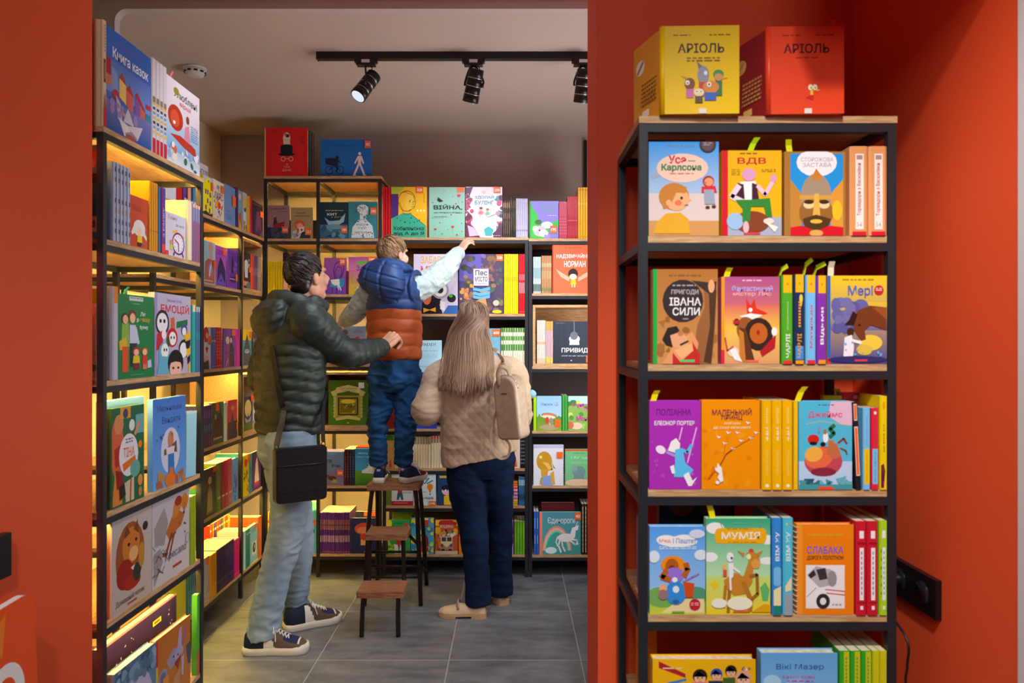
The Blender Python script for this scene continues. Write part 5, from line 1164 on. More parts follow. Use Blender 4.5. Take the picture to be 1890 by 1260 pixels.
front_book('picture_book', 'sea green book with a white unicorn leaping over a rainbow', r, 995.5, 1072, 945, [R(0, 0, 1, 1, '3a9a8c', '4a8aa0'), R(0, 0, .07, 1, 'd8806a'), T('Єдинороги', .2, .12, .86, .3, 'f0f4f4', 0), E(.42, .98, .36, .66, 'd88a7a'), E(.42, .98, .33, .61, 'e0b49a'), E(.42, .98, .3, .56, '7ac0b0'), E(.42, .98, .27, .51, '3f9a90'), R(.07, .9, 1, 1, '44908f'), E(.28, .9, .14, .08, 'c8dce8'),
            E(.64, .6, .2, .1, 'dce4ec'), P('dce4ec', (.72, .58), (.8, .36), (.9, .34), (.88, .42), (.86, .6)), P('dce4ec', (.78, .38), (.95, .3), (.93, .42), (.84, .44)), L('e8f0f4', .012, (.88, .33), (.93, .22)), L('dce4ec', .035, (.78, .64), (.92, .66), (.9, .76)), L('dce4ec', .035, (.74, .66), (.86, .76), (.94, .74)), L('dce4ec', .04, (.5, .64), (.46, .78), (.52, .94)), L('dce4ec', .035, (.54, .66), (.56, .8), (.62, .92)), L('e8eef4', .03, (.44, .58), (.4, .7), (.44, .8))], '3a9a8c', t=.022, sticker=(.93, .09, .15, .17, '450'))
run('picture_book', 'black spine with cream pattern at the edge of the orange wall', r, 1073, 1089, 930, 3, '2c2420', [R(.3, .05, .7, .95, 'c8b896'), dash(.1, .9, '6a5a48', .4, .6)], 'black cream spines', depth=.16)
front_book('picture_book', 'dark red book in the shadow behind the unicorn book', r, 1000, 1062, 932, [R(0, 0, 1, 1, '5a1c24')], '5a1c24', t=.03, back=.07)
tag(MB().box(.487, .507, 4.94, 4.965, 1.9, 2.81).build('wall_conduit', M['black']), 'black conduit running up the grey wall above the golden yellow spines', 'conduit')

# ------------------------------------------------------------------ the side bookshelf behind the man (faces the middle of the room)
LFF = 1.533


def Lf(z): return Row('l', LFF, z)


r = Lf(2.083)
front_book('picture_book', 'white book with dark handwritten title and a red spine, behind the yellow house book', r, 369, 395, 293, [R(0, 0, 1, 1, 'b8b4bc'), R(0, 0, .14, .5, 'b01c30'), T('ФАНТАЗІЯ', .18, .1, .96, .24, '3a4038'), S(.2, .4, .9, .44, '8a8898')], 'b8b4bc', t=.015, back=.03)
front_book('picture_book', 'yellow house-shaped book with violet windows', r, 374.5, 392, 321, [R(0, 0, 1, 1, 'b8b4bc'), P('d8d010', (.02, .98), (.02, .2), (.5, .02), (.98, .2), (.98, .98)), E(.58, .12, .06, .03, '6a6410'), [R(x, y, x + .14, y + .12, '5a2c8a') for x, y in ((.22, .34), (.44, .34), (.68, .38), (.42, .56), (.7, .6), (.24, .74), (.62, .8))], P('5a2c8a', (.7, .5), (.78, .36), (.86, .5)), P('3a3028', (0, .94), (.3, .88), (.7, .94), (1, .9), (1, 1), (0, 1))], 'd8d010', t=.015, sticker=stk(.9, .22, '', .2, .22))
front_book('picture_book', 'cream book with coloured scraps around a dark handwritten title', r, 393, 413.5, 329, [R(0, 0, 1, 1, 'ccc4b0'), D(6, 26, .05, .05, .95, .95, ['5a9ab8', 'd8a020', 'c85a4a', '7aa05a', 'd0b0c0'], .04, .08), T('ЛАРС', .1, .3, .86, .48, '24305a', 0), E(.52, .62, .15, .09, 'd83a1c'), R(.22, .54, .4, .68, 'd8b020'), P('2c4a9c', (.4, .78), (.6, .74), (.55, .86))], 'ccc4b0', t=.015, sticker=stk(.78, .18, '', .24, .2))
front_book('picture_book', 'plain greyish blue book with faint title, on the side bookshelf', r, 414, 434, 338, [R(0, 0, 1, 1, '6a88b8', '5a80b4'), T('ЛЕО', .2, .64, .6, .7, '3a5a8c', 0), S(.15, .76, .7, .9, '44649a', 3)], '6a88b8', t=.015, sticker=stk(.84, .36, '', .3, .28))
run('picture_book', 'dark violet spine between greyish blue and turquoise books', r, 434.5, 439, 346, 1, '3a1c5a', [], None)
front_book('paperback_book', 'turquoise book with a flame coloured figure', r, 439.5, 447.5, 350, [R(0, 0, 1, 1, '6a9aa4'), E(.4, .16, .3, .08, 'c8a8a8'), P('c8401c', (.1, .98), (.2, .62), (.6, .56), (.9, .98)), P('d8a020', (.2, .98), (.4, .72), (.8, .98))], '6a9aa4', t=.015)
front_book('paperback_book', 'pale book with a straw-coloured head, on the side bookshelf', r, 448, 456, 354, [R(0, 0, 1, 1, 'a8b0b4'), E(.5, .26, .36, .12, 'd8b840'), P('3a4050', (.2, .42), (.8, .38), (.6, .56)), P('d0d4d8', (.2, .5), (.7, .5), (.9, .98), (.1, .98)), D(3, 8, .1, .8, .9, .97, ['a87a30'], .08, .12, 'e')], 'a8b0b4', t=.015)
run('paperback_book', 'ochre yellow spine on the side bookshelf', r, 456.5, 460.5, 361, 1, 'd8a014', [], None)
run('paperback_book', 'scarlet thin spine in front of the dark violet cover, on the side bookshelf', r, 461, 464.5, 364, 1, 'c81420', [], None)
front_book('paperback_book', 'dark violet book with a shadowy standing figure, last on the side bookshelf', r, 465, 485, 369, [R(0, 0, 1, 1, '3a2450'), R(0, .04, 1, .14, '24182c'), S(.06, .07, .9, .1, '8a7a5c'), P('6a4078', (.4, .3), (.6, .24), (.8, .4), (.86, .8), (.3, .76)), R(.1, .24, .4, .5, '28304c'), D(4, 12, .1, .78, .9, .97, ['5a3a6a', '7a5a8a'], .05, .09)], '3a2450', t=.015, sticker=stk(.84, .3, '', .26, .18))
# the stretch of the same board that shows through the entrance shelf
front_book('picture_book', 'white book with small drawings, seen through the entrance shelf', r, 295, 325, 343, [R(0, 0, 1, 1, 'c4c8d4'), D(3, 8, .1, .1, .9, .5, ['5a8a4a', 'c84a3a'], .03, .05)], 'c4c8d4', t=.015, h=.2)
for p0, p1, cc, lb in ((326, 336, 'c01c20', 'red spine with a white flower'), (338, 343, '5a3484', 'violet spine'), (343.5, 346, '4a1c24', 'dark red spine'), (346.5, 351.5, 'e0906a', 'salmon spine'), (352, 355.5, '182c5a', 'navy spine'), (356, 361, '4a80a8', 'steel blue spine')):
    run('picture_book', lb + ' seen through the entrance shelf on the board behind', r, p0, p1, 340, 1, cc, [E(.5, .4, .3, .1, 'f0e0e0')] if p0 == 326 else [band(.8, .86, 'd0c0c8')], None, h=.19)
r = Lf(1.74)
front_book('paperback_book', 'pale book with a woman in an orange dress holding a blue scarf', r, 374.5, 397.5, 442, [R(0, 0, 1, 1, '9ac0d0'), P('a8604c', (.1, .98), (.16, .5), (.4, .4), (.8, .42), (.95, .6), (.95, .98)), E(.64, .14, .2, .14, 'c09a84'), R(.52, .2, .76, .4, 'c09a88'), P('8a8ac0', (.4, .6), (.7, .44), (.74, .7), (.5, .86)), L('d0d0e0', .08, (.5, .8), (.62, .56)), S(.1, .91, .8, .95, 'e8d8d0')], '9ac0d0', t=.015, sticker=stk(.88, .5, '', .24, .18))
front_book('paperback_book', 'magenta book with a dark blue folded shape', r, 398, 417, 452, [R(0, 0, 1, 1, '9a4aa8'), P('1c2450', (.1, .98), (.2, .5), (.46, .26), (.66, .36), (.96, .6), (.96, .98)), P('5a4aa8', (.06, .98), (.5, .66), (.96, .96)), E(.5, .86, .08, .03, '2c1c4a'), S(.16, .1, .6, .24, '6a2c84', 2)], '9a4aa8', t=.015, sticker=stk(.8, .12, '', .3, .16))
front_book('paperback_book', 'violet book with a dark lantern tower', r, 420, 438, 459, [R(0, 0, 1, 1, '6a3aa0'), R(.06, .04, .94, .96, '5a308c'), P('24183c', (.4, .3), (.5, .1), (.6, .3), (.62, .6), (.36, .6)), R(.2, .7, .8, .84, '2c1c48'), S(.2, .74, .8, .8, 'b0a0c8', 1), D(5, 14, .12, .1, .9, .6, ['8a5ac0', '3a2460'], .03, .06)], '6a3aa0', t=.015, sticker=stk(.85, .7, '', .2, .18))
run('hardcover_book', 'dark violet spine at the upright beside the lantern tower book', r, 438.5, 441, 458, 1, '2c1c3c', [], None)
r = Row('l', 1.535, 1.757)
front_book('paperback_book', 'black book with a white cartoon astronaut, in the oak box of the side bookshelf', r, 448, 462, 464, [R(0, 0, 1, 1, '1c2434'), E(.46, .3, .24, .1, 'c8ccd4'), P('c0c4cc', (.2, .36), (.7, .36), (.64, .7), (.3, .7)), L('c0c4cc', .12, (.66, .4), (.9, .3)), R(.1, .8, .8, .94, 'c8402c'), T('ОРЕН', .16, .82, .76, .92, 'e8e0d8', 0), E(.8, .2, .1, .04, '8a94a4'), P('3a7a74', (.5, .86), (1, .8), (1, 1), (.5, 1))], '1c2434', t=.012, sticker=stk(.85, .46, '', .3, .16))
for k_, cc in enumerate(('d8401c', 'b8301c', '5a2c84', '4a2a70', '7a7470', '8a8480')):
    run('paperback_book', ('orange red', 'brick red', 'violet', 'dark violet', 'grey', 'pale grey')[k_] + ' thin spine in the oak box of the side bookshelf', r, 462.5 + k_ * 2.98, 465.35 + k_ * 2.98, 468, 1, cc, [dash(.36, .6, 'd8ccc8')], None, depth=.12, h=.205)
r = Lf(1.31)
front_book('paperback_book', 'white book with a red-haired girl holding a red heart', r, 374.5, 389, 603, [R(0, 0, 1, 1, 'c8c8dc'), E(.4, .14, .34, .14, 'b8281c'), P('b8281c', (.1, .2), (.5, .1), (.6, .36), (.2, .36)), E(.5, .2, .14, .07, 'e0b8a0'), P('c01c24', (.3, .5), (.5, .46), (.7, .5), (.5, .64)), P('c8a0a0', (.1, .74), (.6, .66), (.9, .9), (.9, .98), (.1, .98)), P('2c2440', (.1, .84), (.7, .78), (.8, 1), (.1, 1))], 'c8c8dc', t=.015, sticker=stk(.8, .3, '', .4, .18))
run('paperback_book', 'cornflower blue spine, one of two beside the red heart book', r, 389.5, 397, 604, 2, '4a5ab0', [band(.3, .36, 'a0b0e0'), E(.5, .94, .2, .01, 'e0e0f0')], 'cornflower blue spines', depth=.14)
run('paperback_book', 'red spine with white script, one of three', r, 397.5, 408, 604, 3, 'b01424', [dash(.1, .8, 'd8a8a8'), E(.5, .94, .2, .012, 'f0e0e0')], 'red spines with script', depth=.14)
front_book('paperback_book', 'violet book with a fair and a dark-haired couple', r, 410.5, 433.5, 606, [R(0, 0, 1, 1, '7a5ab8', '6a3a94'), R(0, 0, .08, 1, '3a2458'), P('8a3a8a', (.2, .98), (.24, .5), (.5, .36), (.56, .98)), E(.4, .3, .14, .1, 'd8c8a0'), E(.42, .33, .09, .07, 'e0b8a8'), P('241c38', (.54, .98), (.56, .46), (.74, .34), (.92, .5), (.94, .98)), E(.7, .26, .12, .08, '1c1424'), E(.68, .3, .08, .07, 'd8a898'), S(.3, .62, .8, .68, '5a2c6a', 1), L('d8b8b8', .04, (.3, .94), (.42, .78))], '7a5ab8', t=.015, sticker=stk(.84, .1, '', .26, .16))
run('paperback_book', 'hot pink spine beside the couple book', r, 434, 442.5, 607, 1, 'b82a8c', [vt('РОМАН', .04, .3, '7a1460', .3, .7)], None)
front_book('paperback_book', 'yellow and blue book with a dark fir shape, beside the man shoulder', r, 447.5, 464, 608, [R(0, 0, 1, 1, '3a8aa0'), R(0, 0, 1, .3, 'd8c020'), P('1c3a54', (.5, .12), (.9, .6), (.8, .98), (.1, .98), (.1, .6)), E(.5, .6, .3, .06, '8ab8c8'), S(.2, .58, .8, .62, '24405a')], '3a8aa0', t=.015, sticker=stk(.84, .14, '', .3, .18))
run('paperback_book', 'dark spine hidden by the man shoulder', r, 465, 482, 612, 4, '3a3448', [band(.2, .3, '8a7a60')], 'spines hidden by the man shoulder', depth=.14)
r = Lf(.917)
run('paperback_book', 'violet blue mottled spine, one of four under the big yellow wall panel', r, 374.5, 390.5, 750, 4, '3a3468', [band(.1, .3, '6a4a9c'), band(.45, .6, '2a6a9a'), band(.75, .95, '5a2c44')], 'violet mottled spines', depth=.16)
front_book('paperback_book', 'dark green book with two cloaked figures', r, 391, 412.5, 745, [R(0, 0, 1, 1, '2c4a48'), P('3a2430', (.1, .9), (.2, .4), (.4, .3), (.6, .5), (.64, .9)), P('241c28', (.4, .9), (.5, .3), (.7, .12), (.9, .5), (.9, .9)), E(.62, .2, .08, .06, '6a5a6a'), E(.32, .34, .08, .06, 'b09088'), S(.14, .84, .86, .93, 'c8c0b8', 1), P('3a7a64', (.7, 0), (1, 0), (1, .6), (.84, .3))], '2c4a48', t=.015, sticker=stk(.4, .1, '', .26, .18))
run('paperback_book', 'pale green and white spine beside the cloaked figures book', r, 413, 418.5, 743, 1, 'b8c8bc', [band(.55, .65, 'd8cc30')], None)
front_book('paperback_book', 'crimson book with a dark castle', r, 421, 438, 740, [R(0, 0, 1, .55, 'b03a48', 'a8344a'), R(0, .55, 1, 1, '24284a'), P('202840', (.1, .98), (.3, .5), (.46, .3), (.6, .5), (.9, .98)), E(.5, .2, .2, .06, 'c86a50'), R(.06, .6, .94, .62, '3a2c44')], 'b03a48', t=.015, sticker=stk(.9, .7, '', .16, .18))
r = Row('l', 1.535, .934)
front_book('paperback_book', 'dark blue book with a full yellow moon, in the oak box', r, 450, 465.5, 734, [R(0, 0, 1, 1, '24305a'), E(.5, .34, .4, .26, 'c8b878'), P('1c1c2c', (.4, .7), (.5, .46), (.62, .7)), R(0, .78, 1, 1, '1f5a2c'), P('8a94b0', (.1, .6), (.5, .7), (.9, .58), (.8, .76), (.2, .76))], '24305a', t=.012, sticker=stk(.92, .06, '', .3, .2))
front_book('paperback_book', 'lilac book with an orange fox shape, beside the moon book', r, 466, 480, 738, [R(0, 0, 1, 1, '8a84a8'), P('dcdce4', (.1, .1), (.5, .3), (.6, .8), (.1, .7)), E(.5, .9, .5, .1, 'd88a14')], '8a84a8', t=.012)
r = Lf(.563)
front_book('picture_book', 'dark brown book with a golden haystack figure', r, 374.5, 398.5, 869, [R(0, 0, 1, 1, '2c1c24', '241820'), R(.78, 0, 1, .12, 'c83a20'), P('9a7a50', (.3, .9), (.36, .5), (.5, .34), (.7, .5), (.74, .9)), E(.52, .26, .14, .08, 'b09468'), [L('c8ac78', .02, (.3 + k * .08, .94), (.4 + k * .05, .5)) for k in range(6)]], '2c1c24', t=.02)
for k_, (p0, p1, cc, lb) in enumerate(((399, 407, '5a6a24', 'olive green spine of the crammed row behind the man hip'), (407.5, 414, '8a1c28', 'dark red spine of the crammed row behind the man hip'), (414.5, 420, 'a02430', 'crimson spine of the crammed row behind the man hip'), (420.5, 427.5, 'b05050', 'faded red spine of the crammed row behind the man hip'))):
    run('picture_book', lb, r, p0, p1, 856 - k_ * 3, 1, cc, [band(.7, .74, 'c8a880')], None, depth=.08)
front_book('picture_book', 'sky blue book with violet towers, behind the man hip', r, 428, 439.5, 848, [R(0, 0, 1, 1, '5a94d0', '6aa4dc'), D(7, 12, .2, .4, .9, .95, ['4a4a9c', '6a5ab0', '3a70b8'], .08, .14, 'rt')], '5a94d0', t=.02)
front_book('picture_book', 'lemon yellow book with red fruit and small figures', r, 447.5, 459.5, 842, [R(0, 0, 1, 1, 'd8c80c'), E(.5, .2, .24, .1, 'd8401c'), D(4, 14, .1, .4, .9, .9, ['7a8a2c', 'c86a24', '5a4a30'], .05, .09)], 'd8c80c', t=.02, sticker=stk(.86, .1, '', .3, .2))
run('picture_book', 'teal blue spine beside the lemon yellow book', r, 460, 464, 838, 1, '2c8aa0', [], None, depth=.2)
front_book('picture_book', 'dark violet book with a white crowned figure', r, 464.5, 481.5, 836, [R(0, 0, 1, 1, '3a1c50'), R(0, 0, 1, 1, '4a2c84', '2c1444'), P('c8b8c8', (.4, .3), (.56, .16), (.66, .3), (.8, .8), (.3, .8)), [L('e0d4e0', .02, (.34 + k * .1, .8), (.5, .3)) for k in range(5)], E(.54, .84, .3, .04, 'b82a4a'), S(.3, .9, .8, .93, 'b08aa0')], '3a1c50', t=.02, sticker=stk(.86, .06, '', .26, .22))
for k_, (lb, cc, a0, a1) in enumerate((('green book lying across the crammed row', '2c8a5a', 3.66, 4.05), ('dark violet flat book across the crammed row', '3a1c4a', 3.62, 3.98), ('cream flat book across the crammed row', 'cdbf9c', 3.66, 4.02))):
    mb = MB().box(-1.81, -1.64, a0, a1, 0, .0218, lin(cc, 1.4))
    o_ = tag(mb.build('picture_book', M['print']), lb, 'book', 'books lying flat in the side bookshelf')
    o_.location = (0, 0, .5636 + .022 * (2 - k_))
r = Lf(.143)
front_book('picture_book', 'pale grey book with an orange corner, on the bottom board of the side bookshelf', r, 374.5, 386, 1033, [R(0, 0, 1, 1, '9a94a0'), R(.5, .02, 1, .16, 'd8602c'), D(5, 8, .1, .4, .9, .9, ['8a8090', 'a8a4b0'], .06, .1)], '9a94a0', t=.02)
run('paperback_book', 'mustard orange spine, one of four on the bottom board', r, 386.5, 399, 1026, 4, 'c88a14', [dash(.2, .7, '9a6410')], 'mustard orange spines', depth=.15)
run('paperback_book', 'dark violet spine, one of a long block on the bottom board', r, 399.5, 431, 1016, 14, '2c1c48', [dash(.15, .6, '5a4a8a'), band(.75, .78, '6a3a7a')], 'dark violet block on the bottom board', depth=.15, gain=1.6)
run('paperback_book', 'magenta spine, one of three ending the dark violet block', r, 431.5, 441, 998, 3, 'c8146a', [E(.5, .9, .2, .02, 'e8a0c0')], 'magenta spines', depth=.15)
run('picture_book', 'pale aqua spine on the bottom board beside the upright', r, 449, 452.5, 981, 1, 'a8c8c8', [], None, depth=.15)
run('picture_book', 'sea green spine, one of two on the bottom board', r, 453, 461, 979, 2, '2c7a6a', [band(.1, .13, 'b0c8b8')], 'sea green spines', depth=.15)
front_book('picture_book', 'pale blue book with a small dark portrait photograph', r, 461.5, 475, 973, [R(0, 0, 1, 1, '7ab0c8'), R(.3, .46, .84, .8, 'c8c8c0'), E(.56, .62, .2, .14, '24282c'), S(.2, .1, .8, .2, '4a84a0', 2), E(.6, .6, .08, .06, 'a09890')], '7ab0c8', t=.02, sticker=stk(.7, .06, '', .3, .12))
run('picture_book', 'orange brown spine near the man calf', r, 475.5, 482, 955, 2, 'b8602c', [], 'orange brown spines', depth=.2)
for k_ in range(9):
    run('picture_book', 'red or orange spine of the second row at the back of the bottom board', Row('l', 1.70, .143), 386 + k_ * 4.2, 390 + k_ * 4.2, 965, 1, ('c83a20', 'd8642c', '3a3a6a', 'c8401c', '8a2c3c', '2c4a6a', 'd87a24', 'b83a24', 'd89030')[k_], [band(.1, .14, 'e0c8a0')], None, depth=.12, h=.27)[0]['group'] = 'second row on the bottom board'

# ------------------------------------------------------------------ the entrance bookshelf with the large picture books
LNF = 1.233


def Ln(z): return Row('l', LNF, z)


r = Ln(2.096)
front_book('picture_book', 'large blue picture book with a paper boat, on top of the entrance shelf', r, 195, 278, 44,
           [R(0, 0, 1, 1, '4a5aa8', '1f5ab0'), R(0, .3, 1, .62, '6a84c4', '4a6ab4'), S(.24, .1, .78, .13, '6a4a9c'), T('Книга казок', .14, .165, .94, .27, 'dfe2ee'),
            R(0, .3, .1, .5, '9a1c34'), R(.0, .46, .12, .56, 'b86a50'), P('7a8ab8', (.12, .36), (.24, .4), (.24, .62), (.12, .6)), P('d8b860', (.28, .42), (.42, .46), (.42, .66), (.28, .62)), P('a83428', (.27, .43), (.34, .36), (.43, .47)), P('c0584c', (.42, .5), (.58, .52), (.58, .72), (.42, .66)), P('a02c2c', (.42, .5), (.5, .44), (.6, .54)), P('7a4a94', (.62, .5), (.74, .54), (.74, .74), (.62, .72)), P('a82c30', (.62, .5), (.68, .46), (.86, .6), (.86, .64)), P('c05a44', (.74, .6), (.86, .62), (.86, .78), (.74, .76)), P('2f7a8a', (.87, .62), (1, .64), (1, .82), (.87, .8)), R(.88, .52, 1, .57, 'a83038'),
            R(0, .7, 1, 1, '1c4a94', '6a6aa0'), E(.2, .62, .07, .05, 'a02c34'), P('b0a0b8', (.2, .62), (.3, .68), (.34, .86), (.24, .84)), P('b8b0bc', (.46, .68), (.6, .84), (.36, .84)), P('d0c8c4', (.26, .83), (.46, .86), (.54, .98), (.38, .98)), P('bdb4b4', (.46, .86), (.8, .8), (.68, .96), (.54, .98)), P('8a7a8a', (.38, .95), (.54, .9), (.68, .95), (.54, 1)), E(.52, .97, .12, .03, '9a4a44'), D(5, 10, .1, .7, .95, .8, ['8a78a8', 'b08a8a'], .03, .06, 'e')], '1f4f9c', t=.022)
run('picture_book', 'cream spine with a maroon title block and red foot, beside the large blue picture book', r, 187.5, 194.5, 43, 1, 'd2b48c', [R(.12, .36, .88, .58, '5a1c28'), dash(.04, .3, '8a6a50', .3, .7), dash(.4, .55, 'c8a08a', .35, .65), P('a8482c', (.1, .82), (.5, .66), (.9, .82)), band(.82, 1, 'c0182c')], None, depth=.026, h=.322)
e_ = MB()
e_.box(-.13, .13, 0, .03, 0, .315, lin('c9bc98', 1.2))
draw(e_, [P('2c2c34', (.1, .4), (.4, .3), (.5, .5), (.2, .6)), P('2c2c34', (.7, .35), (.95, .3), (.95, .55), (.8, .5)), R(.55, .48, .9, .52, '4a3a2c'), E(.8, .68, .14, .05, '3a4a6a'), P('6a6a5c', (.3, .75), (.9, .7), (.9, .98), (.3, .98)), R(.2, .78, .5, .82, '2c2c30')], .26, .315, 0, gain=1.2)
o_ = tag(e_.build('picture_book', M['print']), 'cream book with black shapes at the entrance end of the shelf top', 'book')
o_.location = (-1.393, 2.197, 2.0966)
run('picture_book', 'white spine with yellow and blue patterned foot, one of four between the two large books', r, 278.8, 306, 112, 4, 'c4bcc0', [band(.4, .46, '7a6a5a'), [R(.1, .46 + k * .05, .9, .49 + k * .05, ('c8a024', '2c3a5a', '4a8ab8', 'c8a024', '2c2c3a', '5a90b8', 'd8b030')[k]) for k in range(7)], band(.84, 1, 'b81c30')], 'white patterned spines', depth=.24, h=.325)
front_book('picture_book', 'large white and blue picture book with a red lion head', r, 307, 368, 136,
           [R(0, 0, 1, .5, 'c4bcc4', 'd2c8cc'), R(0, .5, 1, 1, '3a90c4', 'a8b8c8'), T('Улюблені', .2, .1, .92, .19, '3a3a3c'), T('вірші', .38, .21, .72, .28, 'b02c34'), E(.28, .12, .08, .045, '8a7a2c'), E(.26, .44, .22, .15, 'a82c14'), E(.24, .45, .13, .1, 'c04a28'), E(.22, .5, .035, .02, 'f0e0d8'), P('b02c14', (.1, .66), (.4, .62), (.86, .68), (.9, .78), (.5, .74)), P('a83424', (.5, .64), (.78, .66), (.84, .76), (.5, .74)), E(.62, .38, .05, .05, '7a3a24'), P('c87a90', (.54, .48), (.66, .44), (.7, .66), (.52, .64)), S(.72, .42, .94, .62, '6a84b0', 7), R(0, .84, 1, 1, 'c8ccd4', 'a0b4c8'), D(9, 22, .05, .76, .92, .94, ['d8d0d4', '2c6a4a', 'c85a3c', '8a9ab8', 'd8c8b8'], .03, .06, 'e'), E(.84, .965, .05, .018, '2c5a8a')], 'b4acb4', t=.022, mark=(.2, .03, 'd86a70', .2))
r = Ln(1.76)
run('picture_book', 'grey blue and white spine, one of five under the lit top board', r, 206.5, 239, 306, 5, '8c94b0', [R(0, 0, .25, 1, 'd4d4dc'), [R(.35, .06 + k * .13, .9, .12 + k * .13, ('3a4a6a', '6a5a5a', '7aa0b8', '4a4a50', '8a7a70', '3a5a80', '5a4a60')[k]) for k in range(7)]], 'grey blue striped spines', depth=.22, h=.245)
front_book('picture_book', 'brick red picture book with a small white-haired figure, on the entrance shelf', r, 239.5, 273, 358, [R(0, 0, 1, 1, 'b8401c'), S(.1, .18, .6, .3, '8a2c1c', 3), E(.5, .62, .33, .17, 'd0ccc8'), P('d0ccc8', (.18, .6), (.06, .72), (.1, .78), (.3, .72)), P('ccc8c4', (.74, .6), (.92, .78), (.9, .84), (.7, .74)), E(.5, .68, .14, .08, 'dcb8a0'), P('d8b414', (.4, .76), (.64, .76), (.66, .9), (.38, .9)), P('201c20', (.38, .9), (.66, .9), (.6, .98), (.42, .98))], 'b8401c', t=.02)
run('picture_book', 'orange yellow spine, one of four beside the brick red book', r, 274, 290, 374, 4, 'c8860c', [band(.7, .72, 'a86a10')], 'orange yellow spines', depth=.2, h=.235)
run('picture_book', 'slate blue spine beside the clock book', r, 290.5, 295, 378, 1, '3a5a84', [], None, depth=.2, h=.23)
run('picture_book', 'violet spine with white lettering and red foot, beside the clock book', r, 295.5, 304.5, 378, 1, '5a2c7a', [vt('З РАНКУ', .3, .75, 'd8c8dc', .3, .7, 0), band(.86, 1, 'c83a30')], None, depth=.2, h=.23)
front_book('picture_book', 'white picture book with a big violet clock', r, 305, 343, 389, [R(0, 0, 1, 1, 'bcb8c4'), T('З ранку', .12, .05, .56, .17, '5a2450', 0), T('до ночі', .5, .2, .9, .29, '5a2450', 0), P('d89a30', (.3, .42), (.6, .34), (.5, .5)), P('d89a30', (.8, .42), (.95, .5), (.84, .55)), E(.62, .68, .31, .27, '6a2468'), E(.62, .68, .26, .225, 'd2ced8'), [E(.62 + .21 * math.sin(k * math.pi / 6), .68 - .18 * math.cos(k * math.pi / 6), .018, .015, '6a6a90') for k in range(12)], L('a82c40', .035, (.62, .68), (.44, .6)), L('3a5a9c', .04, (.62, .68), (.62, .86)), L('6a2468', .05, (.44, .88), (.38, .97)), L('6a2468', .05, (.8, .88), (.86, .97)), E(.26, .68, .07, .05, 'c08a50'), P('b8c030', (.22, .74), (.34, .74), (.34, .86), (.22, .86)), R(0, .9, .14, 1, 'c83a30')], 'bcb8c4', t=.022)
run('picture_book', 'cream rounded page block next to the clock book', r, 344, 353, 392, 1, 'd8c8a4', [], None, depth=.2, rounded=True, h=.225)
run('picture_book', 'lilac spine with red and blue stripes, one of three in the entrance shelf', r, 353.5, 368, 398, 3, '7a78a0', [R(0, .3, .34, 1, 'a83c40'), R(.34, .3, .7, 1, '3a5aa0'), R(.7, .3, 1, 1, 'a84a40'), band(.0, .06, 'e0a080')], 'lilac striped spines', depth=.18, h=.22)
e_ = MB()
e_.box(-.02, .02, 0, .04, 0, .285, lin('1f7a9a', 1.3))
draw(e_, [R(0, 0, 1, .34, '5a9ab0'), E(.5, .14, 1, .1, 'c07a4c'), E(.3, .2, .5, .06, 'd8c0a0'), R(0, .3, 1, .4, '3a2c28'), R(0, .4, 1, .76, '1f7a94'), R(0, .76, 1, .92, 'c8c8cc'), R(.2, .8, .8, .88, '5a5a6a'), R(0, .92, 1, 1, '3a8ac0')], .04, .285, 0, gain=1.3)
o_ = tag(e_.build('picture_book', M['print']), 'teal spine with a swimmer picture at the open end of the entrance shelf', 'book')
o_.location = (-1.275, 2.2165, 1.7606)
r = Ln(1.33)
run('picture_book', 'pale spine with an orange head at the entrance end of the shelf', r, 206.5, 216.5, 538, 1, 'a8a4b4', [band(0, .18, 'd0741c')], None, depth=.25, h=.29)
front_book('picture_book', 'green picture book with a family of four', r, 217.5, 284, 541, [R(0, 0, 1, 1, '14703c'), R(.3, .02, .68, .07, 'b8bcb8'), S(.32, .03, .66, .055, '6a7a70'), S(.38, .1, .6, .12, '7aa88a'), T('Ля', .6, .2, .74, .25, 'e0e4dc'), T('р', .5, .28, .56, .33, 'e0e4dc'), T('нашу', .6, .275, .88, .33, 'c8a024'), T('бульку', .58, .36, .82, .42, 'e0e4dc'), P('7aa040', (.1, .34), (.28, .34), (.3, .62), (.08, .62)), E(.18, .29, .1, .07, '4a2418'), E(.19, .3, .07, .055, 'd8a07c'), P('c8a020', (.02, .56), (.2, .5), (.24, .66), (.04, .66)), R(.1, .62, .26, .92, 'c8481c'), P('b4b8d0', (.3, .36), (.46, .36), (.5, .58), (.3, .58)), E(.38, .25, .1, .075, '6a3420'), E(.38, .28, .075, .06, 'dca888'), L('b4b8d0', .06, (.46, .4), (.54, .58)), R(.32, .58, .48, .86, '202430'), E(.48, .68, .1, .055, '8a2c1c'), E(.48, .69, .07, .04, 'dca888'), P('c8b020', (.4, .73), (.56, .73), (.58, .82), (.38, .82)), R(.4, .82, .56, .9, '6a2430'), E(.72, .68, .09, .05, 'b04a1c'), E(.72, .69, .065, .04, 'dca888'), P('c8301c', (.66, .73), (.78, .73), (.8, .84), (.64, .84)), R(.66, .84, .78, .9, 'c86a50'), P('a8b8d8', (.8, .8), (.9, .78), (.92, .88), (.8, .89)), S(.34, .955, .68, .97, '6aa880')], '14703c', t=.022, mark=(.25, .025, '3aa078', .9))
